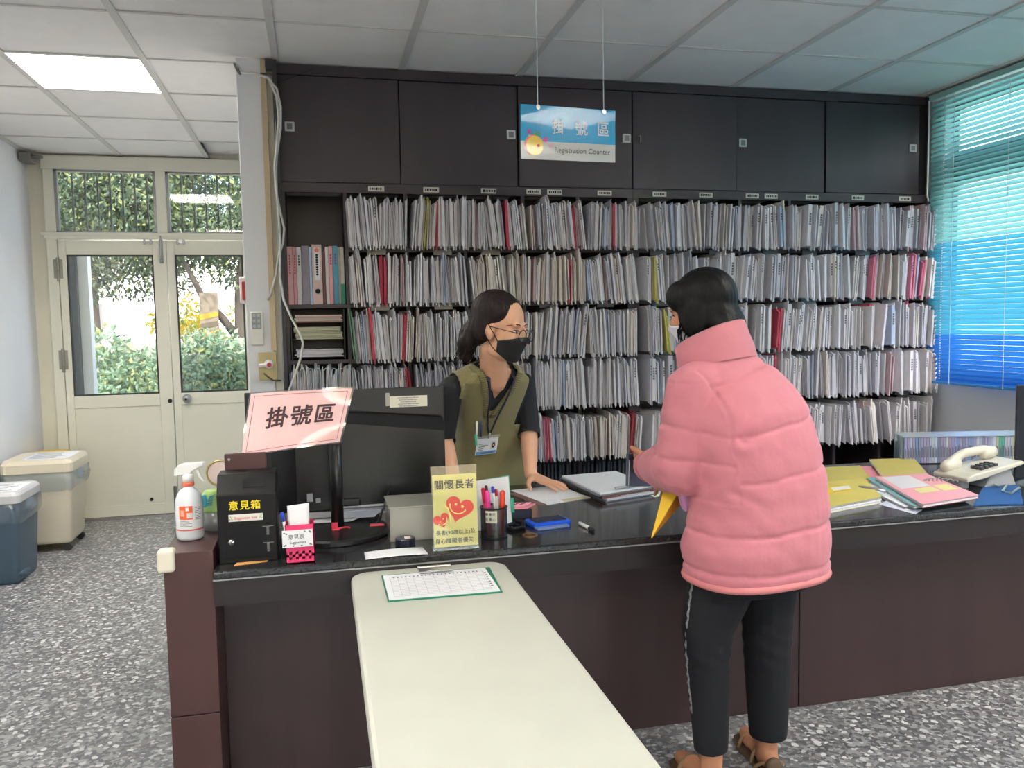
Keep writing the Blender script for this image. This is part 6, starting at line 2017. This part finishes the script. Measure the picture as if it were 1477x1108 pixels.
b.cap((1.18, 2.235, 1.24), .05, svL, .045, 12).cap((1.18, 2.235, 1.24), .05, svR, .045, 12)
head_shapes(HV, b)
hand(b, wvL + V((-.006, .014, .004)), (-.10, .98, -.16), (-.95, -.15, -.10), True, curl=(.35, .4, .3), spread=.06, thumb=(.84, .46, .0), tcurl=.35)
hand(b, wvR, (-.93, .10, -.25), (-.1, -.3, 1), False, curl=(.25, .35, .3), spread=.08)
LEGS = [([(1.128, 2.185, .70), .094], [(1.092, 2.190, .45), .058], [(1.086, 2.165, .30), .052], [(1.096, 2.175, .105), .034], (-.10, 1)),
        ([(1.326, 2.255, .70), .092], [(1.330, 2.262, .44), .060], [(1.332, 2.245, .30), .056], [(1.330, 2.262, .09), .034], (.12, 1))]
for hp_, kn, cf, an_, td in LEGS:
    b.cap(hp_[0], hp_[1] * .8, kn[0], kn[1] * .72, 16).cap(kn[0], kn[1] * .72, cf[0], cf[1] * .78, 16).cap(cf[0], cf[1] * .78, an_[0], an_[1], 14)
    a = V(an_[0]); t = V((td[0], td[1], 0)).normalized()
    b.cap(a, an_[1], (a.x, a.y, .045), .034, 12).cap((a.x - t.x * .02, a.y - t.y * .02, .048), .030, (a.x + t.x * .11, a.y + t.y * .11, .040), .027, 12).cap((a.x + t.x * .11, a.y + t.y * .11, .040), .032, (a.x + t.x * .17, a.y + t.y * .17, .034), .022, 12)
body = remesh(b, .0045, 3)
as_mesh(body, 'body', m_skin2, vp)
face_parts(HV, vp, body)
mask_on(HV, body, M('pale mask cloth', (224, 222, 230), .7), vp)
# trousers
t_ = MB()
torso(t_, [(1.235, 2.20, .62, .195, .130), (1.235, 2.20, .70, .200, .135), (1.235, 2.20, .80, .19, .13)], YV)
for k, (hp_, kn, cf, an_, td) in enumerate(LEGS):
    h0 = V(hp_[0]); k0 = V(kn[0]); a0 = V(an_[0])
    low = V((a0.x + (.0 if k == 0 else .004), a0.y, .142 if k == 0 else .112))
    rings_ = [(h0 + V((0, 0, .06)), .104), (h0 + V((0, 0, -.08)), .094), (k0 + V((0, 0, .06)), .076 if k == 0 else .080), (k0 + V((0, -.002, -.04)), .066 if k == 0 else .074), (k0.lerp(low, .5), .060 if k == 0 else .068), (low, .050 if k == 0 else .058)]
    for (p, r), (p2, r2) in zip(rings_[:-1], rings_[1:]):
        t_.tube([p, p2], [r, r2], 18)
        if p2 is not low: t_.ball(p2, r2, 16, 10)
pants = remesh(t_, .006, 4)
pants = displace(pants, lambda v: .0018 * np.sin(v[:, 2] * 120 + v[:, 0] * 60) * np.exp(-((v[:, 2] - .42) / .08) ** 2))
as_mesh(pants, 'black_trousers', M('black stretch trousers', (17, 17, 23), .85, bump=(30, .12)), vp)
pt = BVHTree.FromPolygons([V(p) for p in pants.v], pants.f)
strip = []
for (px_, py_) in ((1001, 812), (997, 840), (993, 870), (990, 900), (988, 930), (990, 960), (992, 985), (995, 1010), (997, 1035)):
    best = None
    for dx_ in range(0, 40):
        o = CAM; d = (at(px_ + dx_ * .8 + 1.5, py_, 2.2) - CAM).normalized()
        hit = pt.ray_cast(o, d)
        if hit[0] is not None:
            best = hit[0] - d * .002; break
    if best is not None: strip.append(best)
zig = []
for a, c in zip(strip[:-1], strip[1:]):
    for q in range(4):
        p = a.lerp(c, q / 4)
        zig.append(p + V((.0022 * (1 if q % 2 else -1), 0, 0)))
if len(zig) > 2:
    MB().tube(zig, .0036, 6).build('side_stripe', M('silver side stripe', (150, 150, 150), .4, metal=.4, noise=(160, .5)), vp, smooth=True)
# sandals
m_sand = M('brown sandal leather', (92, 70, 50), .6)
for k, (hp_, kn, cf, an_, td) in enumerate(LEGS):
    a = V(an_[0]); t = V((td[0], td[1], 0)).normalized(); s_ = V((t.y, -t.x, 0))
    prof_ = [(-.055, .020), (-.06, -.018), (-.03, -.036), (.06, -.040), (.13, -.048), (.19, -.034), (.205, 0), (.19, .036), (.13, .046), (.06, .038), (-.03, .036)]
    so = MB().prism([V((a.x, a.y, .002)) + t * u + s_ * w for u, w in prof_][::-1], (0, 0, .018)).build('sandal', m_sand, vp, bevel=.003)
    for u, hh_, rr_ in ((.02, .075, .042), (.115, .066, .044), (-.01, .05, .044)):
        pts = [V((a.x, a.y, 0)) + t * (u - (.03 if u < 0 else 0) * math.sin(PI * q / 10)) + s_ * (rr_ * math.cos(PI * q / 10)) + V((0, 0, .016 + (hh_ - .016) * math.sin(PI * q / 10))) for q in range(11)]
        MB().tube(pts, .006, 6).build('strap', M('tan strap', (140, 112, 78), .6), so, smooth=True)
    MB().ball(V((a.x, a.y, .040)) - t * .050 + s_ * .0, (.028, .018, .026), 10, 8).build('heel_cup', m_sand, so, smooth=True)
# jacket
j = MB()
torso(j, JS, YV, 0, 40, 2.5)
def sleeve(mb, s, e, w, r):
    w2 = e.lerp(w, .93)
    mb.ball(s, (r[0], r[0], r[0] * 1.0), 16, 12)
    mb.cap(s, r[0], e, r[1], 18).cap(e, r[1], e.lerp(w2, .55), r[2], 18).cap(e.lerp(w2, .55), r[2], w2, r[3], 18)
sleeve(j, svL, evL, wvL, (.080, .084, .078, .058))
sleeve(j, svR, evR, wvR, (.072, .072, .066, .050))
j.cap((1.17, 2.24, 1.25), .080, svL + V((.01, 0, .012)), .074, 16).cap((1.17, 2.24, 1.25), .080, svR + V((-.01, 0, .0)), .066, 16)
jk = remesh(j, .0060, 5)
cen = np.array([(x, y, z) for x, y, z, a, b_ in JS])
def jack(v):
    x, y, z = v[:, 0], v[:, 1], v[:, 2]
    d = np.zeros(len(v))
    cx = np.interp(z, cen[:, 2], cen[:, 0]); cy = np.interp(z, cen[:, 2], cen[:, 1])
    s = (x - cx) * rv.x + (y - cy) * rv.y
    f = (x - cx) * fv.x + (y - cy) * fv.y
    armL = (s < -.155) & (z > .90) & (z < 1.24) | (((x - 1.0) ** 2 + (z - .97) ** 2 < .018) & (f > .10))
    wob = .0022 * np.sin(x * 34 + y * 21) + .0008 * np.sin(x * 95 - y * 60 + 1)
    for z0, sl in ((.705, 0.0), (.815, .05), (.965, .10), (1.10, .16), (1.262, .30)):
        q = z - (z0 + sl * (x - 1.2)) + wob
        g = -.0050 * np.exp(-(q / .0055) ** 2) + .0030 * np.exp(-((np.abs(q) - .040) / .030) ** 2)
        d += np.where(armL, 0, g)
    # sleeve quilting
    for z0, sl in ((1.105, -.25), (1.015, -.1)):
        q = z - (z0 + sl * (x - 1.0)) + wob
        d += np.where(armL & (f < .12), -.0045 * np.exp(-(q / .0055) ** 2) + .003 * np.exp(-((np.abs(q) - .028) / .02) ** 2), 0)
    # folds at the bent elbow
    e = np.sqrt((x - evL.x - .03) ** 2 + (y - evL.y - .04) ** 2 + (z - evL.z - .02) ** 2)
    d += np.where(s < -.12, .0035 * np.sin((x * .7 + z * .9 - y * .4) * 150) * np.exp(-(e / .085) ** 2), 0)
    # armhole seam
    ah = s + .142 + .25 * np.clip(1.16 - z, 0, .2) ** 1 * .0 + .35 * (z - 1.16) ** 2 * 4
    d += np.where((z > 1.07) & (z < 1.27) & (f < .05), -.0045 * np.exp(-(ah / .0055) ** 2), 0)
    # long folds running up the back from the armpit
    for (x1, z1), (x2, z2), w_ in (((1.120, 1.085), (1.172, 1.185), .0055), ((1.130, 1.075), (1.235, 1.125), .004), ((1.100, .935), (1.165, .905), .004), ((1.07, 1.19), (1.105, 1.25), .003)):
        ux, uz = x2 - x1, z2 - z1
        L2 = ux * ux + uz * uz
        t_ = np.clip(((x - x1) * ux + (z - z1) * uz) / L2, 0, 1)
        dd = np.sqrt((x - x1 - t_ * ux) ** 2 + (z - z1 - t_ * uz) ** 2)
        k_ = (f < .02) * (1 - t_ * .75)
        d += k_ * (-w_ * np.exp(-(dd / .008) ** 2) + w_ * .6 * np.exp(-((dd - .024) / .014) ** 2))
    d += .0012 * np.sin(x * 61 + z * 33) * np.sin(z * 48 - y * 37)
    return d
jk = displace(jk, jack)
m_jack = M('pink padded shell', (200, 120, 132), .68, noise=(5, .03), bump=(17, .34), sheen=.15)
jo = as_mesh(jk, 'padded_jacket', m_jack, vp)
# hem cord and collar
hem = []
for q in range(48):
    th_ = 2 * PI * q / 48
    c, s = math.cos(th_), math.sin(th_)
    cc_ = math.copysign(abs(c) ** (2 / 2.5), c); ss = math.copysign(abs(s) ** (2 / 2.5), s)
    hem.append(V((1.241, 2.175, .668)) + rv * cc_ * .213 + fv * ss * .154)
MB().tube(hem, .012, 8, closed=True).build('hem', M('salmon hem', (208, 126, 128), .6), jo, smooth=True)
bd_ = (V((1.16, 2.255, 0)) - V((1.16, 2.255, 0)) + V((.62, -.70, 0))).normalized()
def collar_ring(c, a, b_, k, n=36):
    ring = []
    for q in range(n):
        th_ = 2 * PI * q / n
        o = rv * a * math.cos(th_) + fv * b_ * math.sin(th_)
        ring.append(V(c) + o + V((0, 0, k * o.dot(bd_))))
    return ring
cr = MB()
cr.loft([collar_ring((1.155, 2.25, 1.285), .118, .104, .20), collar_ring((1.150, 2.253, 1.310), .116, .102, .30), collar_ring((1.143, 2.258, 1.338), .110, .098, .36), collar_ring((1.136, 2.263, 1.366), .104, .096, .46), collar_ring((1.133, 2.265, 1.372), .095, .088, .46), collar_ring((1.136, 2.263, 1.345), .085, .078, .36), collar_ring((1.15, 2.255, 1.29), .08, .075, .2)], False)
cr.build('collar', m_jack, jo, smooth=True)
cf_ = MB()
w2 = evL.lerp(wvL, .93); dcf = (wvL - evL).normalized()
cf_.tube([w2 + dcf * .030, w2 + dcf * .060], [.055, .048], 18).build('cuff', m_jack, jo, smooth=True)
# hair: short bob
hr = MB()
HV.ball(hr, (0, -.024, .044), (.085, .098, .090), 26, 18)
HV.ball(hr, (0, -.060, -.022), (.076, .056, .078), 20, 14)
HV.ball(hr, (.0, -.080, -.050), (.078, .046, .060), 18, 12)
for s in (-1, 1):
    HV.ball(hr, (s * .070, -.010, -.010), (.021, .050, .072), 16, 12)
    HV.ball(hr, (s * .058, .020, .055), (.034, .052, .050), 16, 12)
HV.ball(hr, (0, .044, .080), (.056, .032, .028), 16, 10)
hair = displace(remesh(hr, .0048, 14), lambda v: .0006 * np.sin((v @ np.array(HV.R)) * 380 + (v @ np.array(HV.F)) * 120 + 3 * np.sin(v[:, 2] * 30)))
as_mesh(hair, 'hair', m_hair2, vp)
st_ = MB(); rh = random.Random(5)
for k in range(26):
    s = -1 if k % 3 else 1
    p0 = HV.p(s * rh.uniform(.066, .086), rh.uniform(.0, .040), rh.uniform(-.06, -.02))
    st_.tube([p0, p0 + V((rh.uniform(-.008, .008), rh.uniform(-.004, .008), -.022)), p0 + V((rh.uniform(-.010, .014), rh.uniform(-.002, .010), -.045 - rh.uniform(0, .018)))], [.0022, .0018, .0005], 4)
sto = st_.build('hair_strands', m_hair2, vp, smooth=True); sto['kind'] = 'stuff'

# ---- what the visitor holds
nf = thing('document_wallet', 'navy document wallet held by the visitor over the counter', 'wallet', (1.0, 2.555, .87))
fc = [at(905, 702, 2.56), at(968, 702, 2.62), at(968, 652, 2.62), at(906, 655, 2.56)]
MB().slab(fc, .012).build('wallet_body', M('navy grey vinyl', (82, 90, 112), .35), nf, bevel=.003)
nn = (fc[1] - fc[0]).cross(fc[3] - fc[0]).normalized()
MB().slab([fc[3] + nn * .002 + V((0, 0, -.018)), fc[2] + nn * .002 + V((0, 0, -.018)), fc[2] + nn * .002, fc[3] + nn * .002], .003).build('wallet_flap', M('dark navy vinyl', (52, 56, 84), .35), nf, bevel=.001)
MB().tube([fc[3] + nn * .003 + V((.002, 0, -.020)), fc[0] + nn * .003 + V((.002, 0, .004))], .0012, 5).build('white_edge', m_white, nf)
ye = thing('yellow_envelope', 'yellow envelope folded lengthwise hanging from the hand of the visitor', 'envelope', (1.02, 2.30, .76))
T0, T1 = at(940, 776, 2.285), at(945, 774, 2.30)
R0, Lt, Rt = at(990, 690, 2.30), at(962, 690, 2.36), at(1016, 688, 2.36)
MB().slab([T0, R0, Lt, T1 + V((-.002, .012, .004))][::-1], .0015).build('near_flap', M('lit yellow paper', (240, 196, 40), .55), ye)  # one paper: this flap coloured as lit, the other as shaded
MB().slab([T0, T1 + V((.004, .012, .004)), Rt, R0][::-1], .0015).build('far_flap', M('shaded yellow paper', (206, 142, 36), .55), ye)
lp_ = MB()
lp_.ball(at(990, 716, 2.25), (.024, .02, .046), 14, 10)
lp_.ball(at(999, 700, 2.26), (.022, .02, .03), 12, 8)
lpm = displace(remesh(lp_, .005, 2), lambda v: .0015 * np.sin(v[:, 0] * 260 + v[:, 2] * 80))
tag(lpm.build('lilac_pouch', M('lilac cloth', (206, 150, 196), .7, bump=(60, .2)), smooth=True), 'lilac cloth pouch tucked under the arm of the visitor', 'pouch')

# ---------------------------------------------------------------- outside the glass doors
m_ground = M('pale concrete yard', (228, 226, 220), .85, noise=(3, .12))
struct(MB().box((-160, YD + .12, -.12), (XR + .14, 400, -.05)), 'ground', m_ground)
struct(MB().box((-2.4, YD + .12, -.06), (.6, YD + .9, -.004)), 'path', M('grey step', (150, 148, 142), .8, noise=(8, .1)))
struct(MB().box((XR + .14, -6, -.12), (200, 400, -.05)), 'terrain_side', m_ground)
MB()
# low wall behind the hedge, outer jamb beside the doors
struct(MB().box((-8, 9.15, -.06), (4, 9.30, 1.30)), 'trim_9', M('weathered concrete', (150, 146, 138), .85, noise=(4, .2)))
oj = MB().box((-1.735, 6.90, 0), (-1.665, 7.0, 2.07))
struct(oj, 'added_canopy0', M('white outer jamb', (214, 214, 212), .5))
struct(MB().box((-1.80, 6.86, 0), (-1.737, 6.96, 2.07)), 'added_canopy1', M('dark outer jamb', (62, 66, 72), .5))

def leaf_cloud(rng, n, centers, size, droop=.4, thin=.35):
    """n small bent leaves scattered over the skins of a set of ellipsoids"""
    cs = np.array([c for c, r in centers], float); rs = np.array([r for c, r in centers], float)
    w = (rs[:, 0] * rs[:, 1] + rs[:, 1] * rs[:, 2] + rs[:, 0] * rs[:, 2]); w /= w.sum()
    k = rng.choice(len(cs), n, p=w)
    d = rng.normal(size=(n, 3)); d /= np.linalg.norm(d, axis=1, keepdims=True)
    rad = 1 - rng.random(n) ** 2 * .45
    P = cs[k] + d * rs[k] * rad[:, None]
    dirv = d * .6 + rng.normal(size=(n, 3)) * .6; dirv[:, 2] -= droop
    dirv /= np.linalg.norm(dirv, axis=1, keepdims=True)
    up = d + rng.normal(size=(n, 3)) * .5
    side = np.cross(dirv, up); side /= np.linalg.norm(side, axis=1, keepdims=True) + 1e-9
    nrm = np.cross(side, dirv)
    s = size * (.65 + .7 * rng.random(n))[:, None]
    a = P; b = P + dirv * s * .5 + side * s * thin * .5 - nrm * s * .08; c = P + dirv * s; e = P + dirv * s * .5 - side * s * thin * .5 - nrm * s * .08
    v = np.stack([a, b, c, e], 1).reshape(-1, 3)
    f = [(4 * i, 4 * i + 1, 4 * i + 2, 4 * i + 3) for i in range(n)]
    return v, f
rng = np.random.default_rng(11)
m_bark = M('grey bark', (74, 66, 58), .9, noise=(12, .3), bump=(30, .5), stretch=(1, 1, .3))
def plant(name, label, cat, base, clumps, n, size, mats, trunk=None, part='foliage', thin=.45, group=None):
    t = thing(name, label, cat, base, group)
    v, f = leaf_cloud(rng, n, clumps, size, thin=thin)
    mb = MB(); mb.v = v.tolist(); mb.f = f
    pick = rng.random(n)
    mb.m = [0 if q < .6 else (1 if q < .85 else 2) for q in pick]
    o = mb.build(part, mats, t); o['kind'] = 'stuff'
    if trunk:
        tm = MB()
        for pts, r in trunk: tm.tube(pts, r, 10)
        tm.build('trunk', m_bark, t, smooth=True)
    return t
LG = [leafy_mat('mid green leaf', (92, 110, 80), .4, .3), leafy_mat('dark green leaf', (58, 76, 56), .35, .3), leafy_mat('yellow green leaf', (150, 158, 98), .5, .3)]
HG = [leafy_mat('hedge leaf', (122, 150, 118), .4, .3), leafy_mat('hedge pale leaf', (160, 184, 150), .45, .3), leafy_mat('hedge yellow leaf', (190, 192, 124), .45, .3)]
def clumps(x0, x1, y0, y1, z0, z1, n, r):
    return [((rng.uniform(x0, x1), rng.uniform(y0, y1), rng.uniform(z0, z1)), (r * rng.uniform(.7, 1.3), r * rng.uniform(.7, 1.2), r * rng.uniform(.55, .9))) for _ in range(n)]
plant('shade_tree', 'broad leafy tree whose forked trunk stands behind the second door leaf', 'tree', (-.82, 9.75, 0), clumps(-1.9, .9, 9.4, 11.0, 1.95, 3.9, 60, .50), 36000, .066, LG,
      [([(-.80, 9.75, -.05), (-.81, 9.75, 1.3), (-.80, 9.75, 1.75), (-.72, 9.8, 2.4), (-.6, 9.9, 3.4)], [.10, .075, .07, .06, .03]), ([(-.84, 9.75, 1.28), (-1.0, 9.72, 1.52), (-1.18, 9.7, 1.72), (-1.4, 9.7, 2.2)], [.05, .045, .04, .02]), ([(-.64, 9.9, -.05), (-.66, 9.9, 1.4), (-.58, 9.95, 2.2)], [.05, .05, .03])])
plant('shade_tree', 'leafy tree with one thin straight trunk seen through the first door leaf', 'tree', (-2.27, 9.6, 0), clumps(-4.0, -1.7, 9.4, 11.0, 1.85, 3.9, 60, .50), 36000, .066, LG,
      [([(-2.28, 9.6, -.05), (-2.27, 9.6, 1.4), (-2.3, 9.65, 2.4), (-2.4, 9.8, 3.4)], [.055, .05, .045, .03])])
plant('hedge_bush', 'pale green hedge bush outside the first door leaf', 'bush', (-1.75, 8.4, -.05), clumps(-2.35, -1.35, 8.2, 8.8, .15, 1.22, 24, .30), 9500, .075, HG)
plant('hedge_bush', 'pale green hedge bush outside the second door leaf', 'bush', (-.85, 8.4, -.05), clumps(-1.25, -.2, 8.2, 8.8, .15, 1.20, 24, .30), 9500, .075, HG)
plant('hedge_bush', 'pale green hedge bush past the outer jamb of the doors', 'bush', (-3.0, 8.5, -.05), clumps(-3.6, -2.5, 8.3, 8.8, .15, 1.0, 12, .30), 2600, .075, HG)
YG = [leafy_mat('yellow blossom', (236, 206, 52), .5, .2), leafy_mat('golden leaf', (204, 196, 60), .5, .2), leafy_mat('lime leaf', (150, 180, 70), .5, .2)]
plant('flowering_shrub', 'bright yellow shrub behind the low wall between the trunks', 'shrub', (-1.45, 10.6, -.05), clumps(-1.75, -1.25, 10.4, 10.9, .9, 1.65, 9, .24), 2400, .07, YG)
plant('flowering_shrub', 'yellow shrub behind the forked trunk', 'shrub', (-.75, 11.2, -.05), clumps(-1.15, -.35, 11.1, 11.5, .9, 1.6, 9, .26), 2000, .07, YG)
plant('small_shrub', 'small olive shrub standing on the bright yard', 'shrub', (-2.1, 12.2, -.05), clumps(-2.3, -1.6, 12, 12.4, .8, 1.35, 5, .20), 900, .07, HG, [([(-2.0, 12.2, -.05), (-2.0, 12.2, 1.0)], [.02, .012])])
po = thing('striped_post', 'grey sign board with an orange and dark striped foot behind the low wall', 'post', (-1.13, 9.62, 0))
MB().box((-1.22, 9.60, -.05), (-1.03, 9.64, 1.80)).build('board', M('taupe board', (118, 106, 90), .7), po)
for k, z in enumerate((1.30, 1.40, 1.50)):
    MB().prism([V((-1.22, 9.595, z)), V((-1.03, 9.595, z + .04)), V((-1.03, 9.595, z + .09)), V((-1.22, 9.595, z + .06))], (0, .004, 0)).build('stripe', M('orange band', (232, 132, 40), .5) if k != 1 else M('dark band', (86, 76, 60), .6), po)
bx_ = thing('yard_cabinet', 'small pale utility cabinet beside the thin trunk outside', 'cabinet', (-2.62, 10.4, -.05))
MB().box((-2.78, 10.3, -.05), (-2.42, 10.6, 1.72)).build('body', M('rosy grey cabinet', (196, 172, 164), .6), bx_, bevel=.01)
MB().box((-2.74, 10.295, 1.0), (-2.46, 10.30, 1.6)).build('door', M('pale cabinet door', (214, 200, 196), .6), bx_, bevel=.005)
struct(MB().box((-30, 24, -.1), (9, 24.4, 3.4)), 'glare_backdrop', M('white glare backdrop', (236, 234, 228), .8))  # made-up far wall, sunlit white to give the overexposed background
